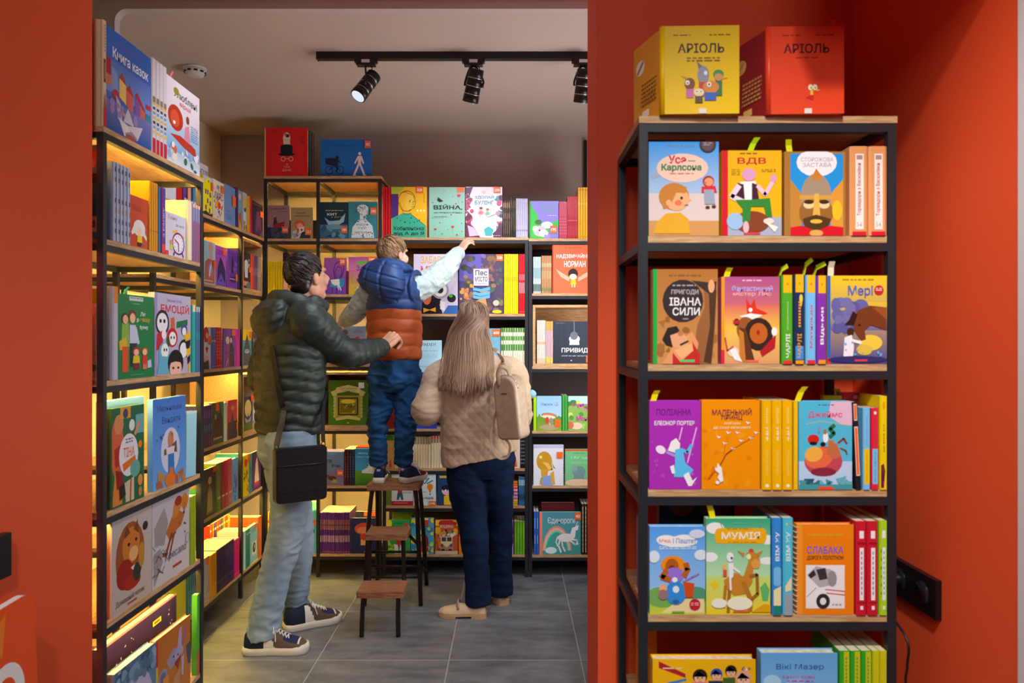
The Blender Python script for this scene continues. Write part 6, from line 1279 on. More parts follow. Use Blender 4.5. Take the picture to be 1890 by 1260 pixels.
front_book('picture_book', 'white picture book crowded with cartoon animals and a girl with dark hair', r, 285, 352, 539,
           [R(0, 0, 1, 1, 'a8a0b8'), R(0, 0, .07, 1, '8a84b0'), T('Великий атлас', .32, .055, .74, .1, '3a4a9c', 0), T('ЕМОЦІЙ', .16, .11, .95, .25, 'b82028'), E(.2, .36, .18, .16, '2a2024'), E(.2, .36, .14, .12, 'd4d4dc'), E(.15, .34, .03, .025, '181418'), E(.25, .34, .03, .025, '181418'), P('b01c2c', (.06, .5), (.24, .44), (.2, .66), (.04, .7)), E(.24, .5, .06, .06, 'd8d4dc'), P('b85a3c', (.42, .3), (.52, .28), (.54, .45), (.42, .45)), P('1c6a3c', (.58, .34), (.9, .3), (.9, .38), (.58, .42)), E(.46, .54, .15, .12, 'b01824'), E(.47, .55, .1, .085, 'dcd8dc'), E(.43, .54, .02, .02, '181418'), E(.51, .54, .02, .02, '181418'), E(.8, .44, .09, .08, '3a4a84'), E(.8, .46, .06, .055, 'd8d4dc'),
            E(.8, .68, .16, .12, '201c20'), E(.78, .7, .11, .1, 'd8d8e0'), [P(('d8a814', '1c1818')[k % 2], (.8 + k * .03, .5 + k * .1), (.98, .46 + k * .1), (.98, .54 + k * .1), (.84 + k * .02, .59 + k * .1)) for k in range(5)], E(.24, .74, .15, .14, '5aa0b8'), E(.26, .7, .1, .09, 'd8dce4'), E(.24, .69, .02, .02, '181418'), E(.3, .69, .02, .02, '181418'), P('5aa0b8', (.06, .98), (.12, .76), (.36, .78), (.38, .98)), E(.55, .86, .22, .17, '181214'), E(.55, .93, .17, .12, 'dca898'), P('181214', (.36, .86), (.55, .78), (.74, .86), (.55, .84)), E(.48, .92, .03, .015, '2c1c1c'), E(.62, .92, .03, .015, '2c1c1c'), P('3a4a20', (.3, .56), (.36, .52), (.4, .62), (.34, .66))], 'a8a0b8', t=.022)
run('picture_book', 'turquoise spine at the upright beside the animal crowd book', r, 353, 359.5, 553, 1, '2c9a94', [band(0, .1, 'd8c8a0')], None, depth=.2, h=.26)
run('picture_book', 'grey blue spine, one of two touching the upright', r, 360, 368, 548, 2, '4a6a94', [band(0, .08, 'b0b8c0'), band(.4, .5, '3a8a8a')], 'grey blue spines at the upright', depth=.2, h=.255)
e_ = MB()
e_.box(-.02, .02, 0, .036, 0, .28, lin('c0ccd8', 1.3))
draw(e_, [R(0, 0, 1, .16, '6aa81c'), E(.5, .7, .4, .04, 'b8c84a'), E(.5, .86, .5, .04, '4aa0a0')], .04, .28, 0, gain=1.3)
o_ = tag(e_.build('picture_book', M['print']), 'pale spine with a lime green head at the open end of the entrance shelf', 'book')
o_.location = (-1.275, 2.2165, 1.3306)
r = Ln(.93)
front_book('picture_book', 'dark green picture book with a big white title egg and a red-haired figure', r, 206.5, 266, 755, [R(0, 0, 1, 1, '1f5a3c'), E(.15, .4, .2, .3, 'b85a34'), E(.2, .17, .14, .1, 'c07850'), P('c8702c', (.02, .9), (.1, .6), (.3, .7), (.3, .98), (.02, .98)), P('a01c24', (.06, .42), (.3, .36), (.36, .56), (.1, .6)), R(.24, .0, .56, .12, 'c88a24'), E(.4, .07, .08, .05, '2c3a60'), R(.72, .1, .98, .3, '5a9aa4'), L('c87a50', .07, (.7, .3), (.84, .18)), E(.6, .2, .09, .06, 'c4ccc8'), E(.5, .5, .3, .22, 'ccc8d0'), S(.4, .33, .62, .39, '4a5a70', 2), T('ТІНА', .33, .42, .68, .52, 'c8641c'), P('c8641c', (.3, .58), (.7, .52), (.72, .58), (.34, .66)), E(.86, .42, .06, .04, 'd0701c'), E(.7, .66, .16, .09, '5a948c'), P('7a1c24', (.1, .62), (.3, .66), (.34, .8), (.14, .82)), P('b8a890', (.36, .78), (.66, .74), (.66, .98), (.4, .98)), L('a8301c', .04, (.56, .76), (.54, .98)), E(.86, .8, .08, .06, 'c8843c'), E(.86, .92, .06, .05, 'a87a3c'), P('2c1c14', (.2, .8), (.36, .78), (.4, .9), (.22, .94))], '1f5a3c', t=.02)
front_book('picture_book', 'light blue spread of an opened picture book behind the title egg book', r, 206.5, 282, 742, [R(0, 0, 1, 1, '6a90c8', '5a8ac8'), R(.8, .3, 1, 1, '7ab0dc'), R(.82, .8, 1, 1, '6a7a90')], '6a90c8', t=.02, back=.03)
front_book('picture_book', 'blue picture book with a child in a white circle above orange roofs, slightly askew', r, 285, 340, 738, [R(0, 0, 1, 1, '5a94d0', '3a6ab8'), T('Мельницея', .12, .08, .86, .16, '1c2c5a', 0), T('Венделя', .26, .21, .82, .3, '1c2c5a', 0), E(.52, .6, .29, .26, 'b8b8cc'), E(.52, .48, .09, .1, 'b0704c'), P('6a4a3c', (.32, .58), (.5, .54), (.5, .64), (.32, .64)), P('5a4a48', (.56, .54), (.7, .5), (.72, .64), (.56, .62)), P('2c6ab0', (.44, .62), (.62, .62), (.64, .86), (.44, .86)), P('c8b8c0', (.38, .56), (.64, .56), (.62, .64), (.4, .64)), D(8, 16, .04, .84, .96, .98, ['9a5a34', 'b86a34', '8a5a50', 'a87848', '6a5a6a'], .05, .09, 'tr'), E(.5, .93, .16, .08, 'c86a1c'), D(3, 6, .1, .3, .9, .5, ['2c4a84'], .015, .025)], '5a8ac8', t=.02, turn=-.05)
front_book('picture_book', 'pale blue narrow book leaning askew at the upright of the entrance shelf', r, 342, 362, 762, [R(0, 0, 1, 1, '8ac0e0', '9ad0ec'), R(0, 0, 1, .04, 'c8dce4')], '8ac0e0', t=.02, turn=.03, roll=.04)
r = Ln(.594)
front_book('picture_book', 'pale picture book with an oval painting of a ginger cat, lower entrance shelf', r, 206.5, 280, 950, [R(0, 0, 1, 1, 'b0a094', 'a8a0a0'), E(.44, .44, .36, .36, '8a4a1c'), E(.46, .34, .22, .2, 'b86a24'), P('6a3414', (.28, .24), (.34, .1), (.44, .2)), P('6a3414', (.52, .18), (.62, .08), (.64, .24)), E(.52, .44, .12, .08, 'd09a60'), E(.4, .32, .03, .02, '201008'), E(.58, .3, .03, .02, '201008'), E(.3, .62, .2, .16, '8a1c14'), E(.48, .74, .22, .08, '9a2414'), P('c8c0bc', (.44, .58), (.64, .56), (.62, .62), (.5, .62)), E(.6, .66, .1, .1, '2c3028'), E(.72, .5, .08, .14, 'a87a2c'), E(.82, .2, .07, .05, '2c2424'), T('Домашній котик', .08, .86, .8, .93, '4a3434', 0), R(.36, .945, .6, .965, '9a3a34')], 'b0a094', t=.022)
front_book('picture_book', 'white picture book with a rearing brown horse and grey script title', r, 281, 349.5, 914, [R(0, 0, 1, 1, 'bcb4b4', 'a8a4b0'), P('8a8484', (.04, .3), (.3, .1), (.4, .3), (.3, .55), (.06, .5)), P('a85a24', (.34, .42), (.5, .26), (.7, .22), (.86, .3), (.76, .42), (.6, .46), (.46, .56)), P('b8702c', (.5, .3), (.56, .1), (.7, .04), (.78, .16), (.66, .28)), E(.68, .1, .1, .06, '8a2c1c'), E(.86, .14, .1, .1, 'b86a20'), L('7a3c18', .05, (.5, .46), (.34, .68), (.26, .66)), L('6a3414', .04, (.56, .48), (.42, .74)), L('a8602c', .05, (.74, .36), (.84, .28), (.86, .16)), P('8a8488', (.02, .6), (.2, .56), (.26, .74), (.04, .98)), D(5, 16, .02, .5, .3, .95, ['6a6468', '9a9498', '4a4448'], .04, .08, 'l'), T('Кресало', .32, .66, .9, .78, '5a5a70', 0), E(.93, .62, .06, .07, '7a7a90'), E(.93, .62, .05, .058, 'aca8b4'), R(.52, .86, .76, .89, 'a8341c'), D(6, 6, .5, .36, .95, .56, ['5a4a3c'], .015, .025, 'r')], 'bcb4b4', t=.022)
run('picture_book', 'lime green spine, one of two beside the rearing horse book', r, 351, 360, 893, 2, '8a9c1c', [], 'lime green spines', depth=.2, h=.26)
r = Ln(.143)
front_book('picture_book', 'grey blue picture book with a close-up child face, lowest board of the entrance shelf', r, 213, 286, 1190, [R(0, 0, 1, 1, '5a7a9c', '4a6a90'), D(15, 40, .05, .02, .95, .3, ['6a8aa8', '4a6080', '7a94b0', '3a5474'], .05, .1, 'e'), E(.5, .62, .4, .46, 'a4a0c0'), D(16, 26, .1, .1, .95, .24, ['54708e', '6a8aa8', '44607e'], .06, .1, 'e'), E(.36, .52, .09, .025, '4a4058'), E(.66, .5, .09, .025, '4a4058'), L('5a5470', .03, (.26, .48), (.44, .46)), L('5a5470', .03, (.58, .45), (.76, .44)), L('84809c', .03, (.52, .5), (.5, .68), (.58, .7)), E(.52, .78, .1, .03, '8a6a80'), P('5a2c30', (.66, .9), (1, .62), (1, 1), (.6, 1))], '4a6a90', t=.03, h=.27, turn=-.03)
front_book('picture_book', 'orange brown picture book with a grey mouse and a rabbit, red and yellow spine', r, 289, 349, 1167, [R(0, 0, 1, 1, 'b0682c', 'a8601c'), R(0, 0, .07, .36, 'b81c24'), R(0, .36, .07, 1, 'c8b01c'), P('8a80a0', (.3, .4), (.5, .28), (.62, .34), (.66, .5), (.4, .54)), E(.2, .56, .13, .11, '8a80a0'), E(.2, .56, .08, .07, '6a5a80'), P('9a90b0', (.6, .34), (.66, .08), (.74, .06), (.72, .34)), P('8a5a84', (.74, .34), (.84, .1), (.9, .1), (.82, .32)), E(.64, .4, .14, .09, '9a90b0'), E(.5, .4, .02, .018, '201820'), E(.62, .42, .02, .018, '201820'), P('8a2c24', (.52, .5), (.72, .44), (.62, .62)), R(.2, .58, .36, 1, 'c08030'), P('b07a50', (.4, .98), (.5, .7), (.7, .6), (.66, .98)), P('a89ab0', (.72, .5), (.8, .48), (.78, .78), (.72, .74)), P('3a4a5a', (.86, .4), (1, .36), (1, .7), (.92, .66))], 'b0682c', t=.02, h=.265, turn=-.04, dz=0)
front_book('picture_book', 'dark violet starry book behind the mouse and rabbit book, showing a yellow price label', r, 236, 368, 1119, [R(0, 0, 1, 1, '3a2440', '2c1c4c'), R(0, 0, 1, .02, 'd8707a'), D(14, 30, .05, .05, .98, .95, ['d8d4e0'], .006, .011, 'e'), R(.64, .13, .76, .19, 'd0c03c'), R(.66, .145, .74, .175, '6a5c1c'), S(.4, .36, .86, .5, '8a6a70', 5)], '3a2440', t=.03, back=.09, h=.315)
run('picture_book', 'grass green spine at the foot of the entrance shelf upright, one of two', r, 363, 368, 1109, 2, '4a9a34', [band(.7, 1, 'c83a3c')], 'grass green spines at the upright', depth=.02, h=.315)
run('picture_book', 'blue and green spine in the unit behind, seen above the starry book', Row('l', 1.533, .143), 345, 373, 1085, 7, '3a6a94', [band(.2, .5, '1c3a5a'), R(0, 0, .3, 1, '5a9a2c')], 'back row above the starry book', depth=.1, h=.25)
front_book('picture_book', 'yellow green book with slanted black lettering, seen above the starry book', Row('l', 1.533, .143), 303, 343, 1085, [R(0, 0, 1, 1, 'b8b01c'), T('PYTHON', .1, .06, .94, .17, '1c1c14', 1)], 'b8b01c', t=.02, h=.25)
for k_, cc in enumerate(('d8a814', 'd0a010', 'c8900c')):
    mb = MB().box(-.08, .08, 0, .034, 0, .024, lin(cc, 1.3))
    mb.box(-.078, .078, -.0006, 0, .005, .019, lin('b07c10', 1.2))
    o_ = tag(mb.build('picture_book', M['print']), 'yellow book lying flat in the foot of the entrance shelf, ' + ('lowest', 'middle', 'topmost')[k_] + ' of three', 'book', 'yellow flat books')
    o_.location = (-1.375, 2.218, .1436 + .0245 * k_)
# ------------------------------------------------------------------ step stool
st = empty('step_stool', (-0.655, 3.95, 0), (0, 0, 0), 'brown three-step stool with dark tube legs, the boy standing on its top', 'step stool')


def step(x0, x1, y0, y1, z):
    mb = MB()
    b = .006
    mb.prism([(x0 + b, y0), (x1 - b, y0), (x1, y0 + b), (x1, y1 - b), (x1 - b, y1), (x0 + b, y1), (x0, y1 - b), (x0, y0 + b)], 'z', z - .03, z)
    mb.build('step_board', M['step'], st)


step(-.145, .145, .075, .29, .66)
step(-.115, .105, -.125, .05, .44)
step(-.108, .122, -.365, -.19, .222)
TB = M['tube']
for sx in (-1, 1):
    x = sx * .155
    MB().tube([(sx * .118, .105, .632), (sx * .122, .10, .61), (sx * .135, .085, .45), (x, .06, 0.004)], .0125, 12, sub=5).build('leg', TB, st, True)
    MB().tube([(sx * .118, .265, .632), (sx * .122, .27, .61), (sx * .13, .32, .45), (x * .95, .40, 0.004)], .0125, 12, sub=5).build('leg', TB, st, True)
    MB().tube([(-.005 + sx * .085, -.10, .412), (-.005 + sx * .088, -.105, .39), (sx * .092, -.13, .2), (sx * .095, -.18, .2)], .0115, 12, sub=5).build('support', TB, st, True)
    MB().tube([(.007 + sx * .085, -.335, .192), (.007 + sx * .087, -.345, .165), (.007 + sx * .088, -.355, .1), (.007 + sx * .09, -.36, 0.004)], .0115, 12, sub=5).build('leg', TB, st, True)
    MB().tube([(sx * .142, .075, .22), (sx * .15, .37, .1)], .008, 8).build('brace', TB, st, True)
    MB().tube([(-.005 + sx * .085, .03, .41), (sx * .1, .08, .37), (sx * .138, .085, .33)], .009, 8, sub=3).build('support', TB, st, True)
for z, y, w in ((.29, .085, .142), (.215, .075, .148), (.155, .07, .15)):
    MB().tube([(-w, y, z), (w, y, z)], .007, 8).build('crossbar', TB, st, True)
MB().tube([(-.148, .385, .12), (.148, .385, .12)], .007, 8).build('crossbar', TB, st, True)

# ------------------------------------------------------------------ track with spotlights, smoke detector
TZ = 2.85
tag(MB().box(-.941, 1.15, 3.532, 3.566, TZ - .034, TZ).box(-.946, -.941, 3.53, 3.568, TZ - .036, TZ).build('lighting_track', M['black']), 'long black lighting track under the ceiling', 'lighting track')


def spot(px, aim, label, lens_on):
    x = (px - 945) * 3.55 / F
    o = empty('track_spotlight', (x, 3.549, TZ - .034), (0, 0, 0), label, 'spotlight', 'track spotlights')
    ad = MB().box(-.045, .045, -.018, .018, -.03, 0)
    ad.box(-.055, .055, -.012, .012, -.016, 0)
    ad.build('track_adapter', M['black'], o)
    MB().box(-.02, .02, -.0195, -.018, -.02, -.004).build('adapter_label', M['silver'], o)
    a = Vector(aim).normalized()
    c = Vector((0, 0, -.125))
    top, bot = c - a * .075, c + a * .075
    body = MB()
    prof = [(-.078, .030), (-.075, .036), (-.038, .0365), (-.036, .033), (-.034, .0365), (.0, .0365), (.002, .033), (.004, .0365), (.038, .0375), (.040, .034), (.042, .038), (.078, .039), (.079, .034)]
    body.tube([c + a * p[0] for p in prof], [p[1] for p in prof], 28)
    body.build('lamp_head', M['black'], o, True)
    for k in (-.036, .002, .040):
        MB().tube([c + a * (k - .0016), c + a * (k + .0016)], .0375, 28).build('ring', M['silver'], o, True)
    MB().tube([c + a * .0785, c + a * .0800], .033, 28).build('lens', M['lens'] if lens_on else M['silver'], o, True)
    side = a.cross(Vector((0, 1, 0))).normalized()
    s2 = Vector((1, 0, 0)) if lens_on is False else Vector((0, -1, 0))
    br = MB()
    br.tube([(0, 0, -.03), Vector((0, 0, -.045)) + s2 * .02, c + s2 * .044 - a * .02, c + s2 * .042], .005, 8, sub=4)
    if not lens_on:
        br.tube([(0, 0, -.03), Vector((0, 0, -.045)) - s2 * .02, c - s2 * .044 - a * .02, c - s2 * .042], .005, 8, sub=4)
    br.tube([c + s2 * .034, c + s2 * .05], .011, 12)
    br.build('bracket', M['black'], o, True)
    MB().tube([(.02, 0, -.03), (.03, -.005, -.045), (.022, .002, -.06), top + Vector((.01, 0, 0))], .0022, 6, sub=5).build('cable', M['black'], o, True)


spot(676, (-.42, -.42, -.8), 'black track spotlight at the free end of the track, pale lens tilted down', True)
spot(874, (-.22, .35, -.9), 'black ringed track spotlight above the poppy book', False)
spot(1076, (-.08, .35, -.93), 'black ringed track spotlight partly hidden by the orange wall', False)

sd = empty('smoke_detector', at(360, 119, 3.74), (0, 0, 0), 'white round smoke detector on the ceiling', 'smoke detector')
sd.location.z = TZ
MB().tube([(0, 0, -.012), (0, 0, 0)], .056, 32).build('base', M['white'], sd, True)
mb = MB()
pr = [(-.012, .052), (-.024, .052), (-.03, .046), (-.044, .038), (-.048, .026)]
mb.tube([(0, 0, p[0]) for p in pr], [p[1] for p in pr], 32)
mb.build('housing', M['white'], sd, True)
mb = MB()
for k in range(10):
    a = k * math.pi / 5 + .15
    d = Vector((math.cos(a), math.sin(a), 0))
    t_ = Vector((-d.y, d.x, 0))
    mb.bar(d * .0495 - t_ * .009 + Vector((0, 0, -.026)), d * .0495 + t_ * .009 + Vector((0, 0, -.026)), .006, .008)
mb.build('vent_slots', M['black'], sd)

# ------------------------------------------------------------------ things on the orange walls
so_ = empty('wall_socket', (0.978, 1.80, 0.86), (0, 0, 0), 'black double wall socket plate on the orange side wall beside the bookcase', 'socket')
# plate seen at (1655..1733, 985..1080): runs 1.675 .. 1.85 m deep
MB().box(-.014, 0, -.135, .065, -.045, .045).build('plate', M['black'], so_)
gl = plain('black_gloss_plastic', '1c1c22', 0.18, 0.6)
for y in (-.08, .02):
    MB().tube([(-.0142, y, 0), (-.0155, y, 0)], .028, 28).build('socket_insert', gl, so_, True)
pl = empty('power_plug', (0.963, 1.82, 0.86), (0, 0, 0), 'black plug and thin cord hanging from the wall socket past the bookcase', 'plug')
MB().tube([(.003, 0, 0), (-.035, 0, -.004), (-.05, -.002, -.012)], [.017, .015, .007], 16, sub=4).build('plug_body', M['black'], pl, True)
MB().tube([(-.05, -.002, -.012), (-.062, -.02, -.04), (-.045, -.117, -.10), (-.05, -.13, -.16), (-.056, -.135, -.2), (-.05, -.15, -.3), (-.03, -.18, -.42), (-.005, -.22, -.56), (0.0, -.25, -.855)], .0028, 8, sub=8).build('cord', M['black'], pl, True)

bx = MB().box(-1.2425, -1.222, 1.66, 1.786, .88, .985)
tag(bx.build('junction_box', M['black']), 'black box on the orange wall at the edge of the picture', 'box')

# orange sign board leaning on the left wall
sg = empty('sign_board', (-1.165, 1.60, 0), (0, math.radians(-3.2), h2), 'orange board with rounded corner and white letter leaning on the orange wall', 'sign')
ww, hh, rr = .46, .835, .045
out_ = [(-ww / 2, 0), (ww / 2, 0)] + [(ww / 2 - rr + rr * math.sin(a * h2 / 8 + 0) if False else ww / 2 - rr + rr * math.cos(a * h2 / 8), hh - rr + rr * math.sin(a * h2 / 8)) for a in range(9)]
out_ += [(-ww / 2 + rr - rr * math.sin(a * h2 / 8), hh - rr + rr * math.cos(a * h2 / 8)) for a in range(9)]
mb = MB().prism(out_, 'y', 0, .018, lin('e8e4de', 1))
n_ = len(out_)
mb.add([(u, -.0003, w) for u, w in out_], [tuple(t) for t in tessellate_polygon([[Vector((u, w, 0)) for u, w in out_]])], lin('e8501a', 1.2))
mb.build('board', M['print'], sg)
mb = MB()
draw(mb, [T('О', .62, .16, .9, .36, 'f0ece8', 2), P('f07a20', (.5, .08), (.62, .03), (.6, .16)), P('f07a20', (.66, .06), (.78, .02), (.74, .14)), L('f08028', .02, (.4, .1), (.5, .04))], ww, hh, -.0004)
mb.build('lettering', M['print'], sg)
# ------------------------------------------------------------------ people
from mathutils.bvhtree import BVHTree


def remeshed(mb, name, mat, parent, voxel=0.006, smooth=4, disp=None):
    """one continuous skin round overlapping closed shapes"""
    me0 = mb.mesh('rough')
    ob = bpy.data.objects.new('rough', me0)
    COL.objects.link(ob)
    m = ob.modifiers.new('r', 'REMESH')
    m.mode, m.voxel_size, m.adaptivity = 'VOXEL', voxel, 0.0
    if smooth:
        s = ob.modifiers.new('s', 'SMOOTH')
        s.factor, s.iterations = 0.5, smooth
    dg = bpy.context.evaluated_depsgraph_get()
    me = bpy.data.meshes.new_from_object(ob.evaluated_get(dg))
    bpy.data.objects.remove(ob)
    bpy.data.meshes.remove(me0)
    me.name = name
    if disp:
        n = len(me.vertices)
        co_, no_ = np.empty(n * 3), np.empty(n * 3)
        me.vertices.foreach_get('co', co_)
        me.vertices.foreach_get('normal', no_)
        co_, no_ = co_.reshape(-1, 3), no_.reshape(-1, 3)
        co_ = co_ + no_ * disp(co_)[:, None]
        me.vertices.foreach_set('co', co_.ravel())
    me.materials.clear()
    me.materials.append(mat)
    me.polygons.foreach_set('use_smooth', [True] * len(me.polygons))
    me.update()
    o = bpy.data.objects.new(name, me)
    COL.objects.link(o)
    if parent:
        o.parent = parent
    return o


def wrinkle(amp, fx=14, fy=14, fz=34, seed=0.0, zmask=None):
    def f(p):
        out = np.empty(len(p))
        for i, (x, y, z) in enumerate(p):
            out[i] = noise.noise((x * fx + seed, y * fy, z * fz)) + 0.5 * noise.noise((x * fx * 2.1, y * fy * 2.1 + seed, z * fz * 1.7))
        out = 1 - 2 * np.abs(out)                       # ridged folds
        a = amp * (zmask(p[:, 2]) if zmask else 1.0)
        return a * (out - 0.5)
    return f


def puff(s, Lq):
    return abs(math.sin(math.pi * s / Lq)) ** 0.38 - 0.75


def body_loft(mb, rows, s, f, n=64, sub=10, Lq=0, amp=0.0, wob=0.0, p=2.4):
    """rows of (centre, half width, half depth, tilt) joined into one closed trunk"""
    pts = [Vector(r[0]) for r in rows]
    P_, R_ = smooth_path(pts, [tuple(r[1:]) for r in rows], sub)
    s, f = Vector(s), Vector(f)
    rs, acc = [], 0.0
    for i, c in enumerate(P_):
        if i:
            acc += (c - P_[i - 1]).length
        ra, rb, tl = R_[i]
        sv = Vector((s.x, s.y, tl))
        ring = []
        for k in range(n):
            a = 2 * math.pi * k / n
            ca, sa = math.cos(a), math.sin(a)
            e = 2 / p
            u, v = math.copysign(abs(ca) ** e, ca), math.copysign(abs(sa) ** e, sa)
            g = amp * puff(acc + wob * math.sin(a * 2 + 0.7) + wob * .6 * math.sin(a * 5), Lq) if Lq else 0
            ring.append(c + sv * (u * (ra + g)) + f * (v * (rb + g)))
        rs.append(ring)
    mb.rings(rs)


def limb(mb, pts, rs, n=28, sub=12, Lq=0, amp=0.0, ball=True):
    pts = [Vector(p) for p in pts]
    P_, R_ = smooth_path(pts, list(rs), sub)
    if Lq:
        acc, out = 0.0, []
        for i, r_ in enumerate(R_):
            if i:
                acc += (P_[i] - P_[i - 1]).length
            out.append(r_ + amp * puff(acc, Lq))
        R_ = out
    mb.tube(P_, R_, n)
    for p_, r_ in ((P_[0], R_[0]), (P_[-1], R_[-1]))[:2 if ball else 1]:
        mb.ellipsoid(p_, (r_ * .98,) * 3, n=16, m=10)


def frame_of(fwd, up=(0, 0, 1)):
    f = Vector(fwd).normalized()
    r_ = f.cross(Vector(up)).normalized()
    return f, r_, r_.cross(f)


def head(mb, c, fwd, k=1.0, neck_to=None, child=False, tilt_up=(0, 0, 1)):
    f, r_, u = frame_of(fwd, tilt_up)
    c = Vector(c)
    ax = (r_, f, u)

    def E3(a, b, h, ra, rb, rc): mb.ellipsoid(c + (r_ * a + f * b + u * h) * k, (ra * k, rb * k, rc * k), ax, 24, 16)
    E3(0, -.010, .030, .074, .095, .088)
    E3(0, .022, -.035, .060, .070, .084)
    E3(0, .060, -.096, .028, .026, .024)
    E3(0, .078, .026, .052, .020, .013)
    E3(0, .086, -.058, .025, .012, .009)
    E3(0, .086, -.070, .021, .012, .008)
    for sg in (-1, 1):
        E3(sg * .036, .062, -.028, .028, .026, .030)
        E3(sg * .054, -.002, -.062, .020, .04, .034)
        e = c + (r_ * (sg * .074) - f * .004 - u * .008) * k
        ea = (r_ * .9 - f * (sg * .4), f * .9 + r_ * (sg * .35), u)
        mb.ellipsoid(e, (.009 * k, .019 * k, .033 * k), ea, 14, 10)
        mb.ellipsoid(e + (r_ * (sg * .006) - f * .008) * k, (.006 * k, .013 * k, .03 * k), ea, 12, 8)
    mb.tube([c + (f * .088 + u * .020) * k, c + (f * .100 + u * .0) * k, c + (f * .116 - u * .022) * k, c + (f * .096 - u * .036) * k], [.008 * k, .0095 * k, .0135 * k, .010 * k], 12, sub=4)
    if neck_to is not None:
        limb(mb, [Vector(neck_to), c + (-f * .022 - u * .075) * k], [.062 * k, .056 * k], sub=6)
    return f, r_, u


def eyes(parent, c, fwd, k, iris):
    f, r_, u = frame_of(fwd)
    for sg in (-1, 1):
        e = Vector(c) + (r_ * (sg * .031) + f * .0605 + u * .006) * k
        mb = MB().ellipsoid(e, (.0125 * k,) * 3, (r_, f, u), 16, 12, lin('e8e4e0', 1))
        mb.ellipsoid(e + f * .0085 * k, (.006 * k, .0046 * k, .006 * k), (r_, f, u), 12, 8, lin(iris, 1))
        mb.build('eye', M['print'], parent, True)


def hand(mb, wrist, d, n, k=1.0, curl=(.3, .5, .4), thumb=1, spread=.08, arm_r=.026, bend=None):
    """palm, four unequal fingers and a thumb; d points along the hand, n out of its back; thumb=+1 on the side d x n"""
    w = Vector(wrist)
    d = Vector(d).normalized()
    n = Vector(n)
    n = (n - d * n.dot(d)).normalized()
    b = d.cross(n) * thumb
    kn = []
    for i, (off, ln) in enumerate(((.030, .086), (.010, .090), (-.010, .086), (-.028, .078))):
        q = w + (b * off + d * ln + n * (.004 if i in (1, 2) else 0)) * k
        kn.append(q)
        mb.tube([w + b * off * .55 * k, w + (b * off * .85 + d * ln * .5) * k, q], [.014 * k, .0145 * k, .0105 * k], 12, sub=3)
        mb.ellipsoid(q, (.0108 * k,) * 3, n=12, m=8)
    mb.ellipsoid(w + (d * .045) * k, (.036 * k, .045 * k, .015 * k), (b, d, n), 16, 10)
    for i, q in enumerate(kn):
        fl = (.90, 1.0, .94, .74)[i]
        cu = bend[i] if bend else curl
        a, p_, pts = 0.0, q, [q]
        di = (d + b * spread * (1.5 - i)).normalized()
        for sgm, c_ in zip((.043, .027, .021), cu):
            a += c_
            p_ = p_ + (di * math.cos(a) - n * math.sin(a)) * sgm * fl * k
            pts.append(p_)
        mb.tube(pts, [.0102 * k, .0092 * k, .0083 * k, .0066 * k], 12, sub=3)
        for t, rr in ((1, .0094), (2, .0085), (3, .0068)):
            mb.ellipsoid(pts[t], (rr * k,) * 3, n=10, m=8)
    tb = [w + (b * .018 + d * .022 - n * .004) * k, w + (b * .040 + d * .052 - n * .014) * k, w + (b * .047 + d * .082 - n * .026) * k, w + (b * .042 + d * .106 - n * .036) * k]
    mb.tube(tb, [.015 * k, .0125 * k, .0105 * k, .0078 * k], 12, sub=3)
    mb.ellipsoid(tb[-1], (.0078 * k,) * 3, n=10, m=8)
    mb.ellipsoid(w, (arm_r * k * 1.05, arm_r * k * .85, arm_r * k), (b, n, d), 14, 10)


def locks(mb, c, ax, rad, whorl, n, length, width, keep, cols, seed=1, lift=1.02, steps=7):
    """short strands lying on an ellipsoidal scalp, combed away from a whorl"""
    rnd = random.Random(seed)
    c, w = Vector(c), Vector(whorl).normalized()

    def pos(v, l): return c + ax[0] * (v.x * rad[0] * l) + ax[1] * (v.y * rad[1] * l) + ax[2] * (v.z * rad[2] * l)
    made, tries = 0, 0
    while made < n and tries < n * 20:
        tries += 1
        v = Vector((rnd.gauss(0, 1), rnd.gauss(0, 1), rnd.gauss(0, 1))).normalized()
        if not keep(v):
            continue
        t = (v - w * v.dot(w))
        if t.length < .05:
            continue
        t.normalize()
        t = (t - v * t.dot(v)).normalized()
        t = (t + v.cross(t) * rnd.uniform(-.35, .35)).normalized()
        pts, rs = [], []
        ll = length * rnd.uniform(.6, 1.2)
        for i in range(steps):
            a = ll * i / (steps - 1)
            q = (v * math.cos(a) + t * math.sin(a)).normalized()
            if i > 1 and not keep(q):
                break
            pts.append(pos(q, lift + .03 * math.sin(math.pi * i / steps) * rnd.uniform(.3, 1)))
            rs.append(width * (1 - .75 * (i / (steps - 1)) ** 2))
        if len(pts) < 3:
            continue
        mb.tube(pts, rs, 6, rnd.choice(cols))
        made += 1


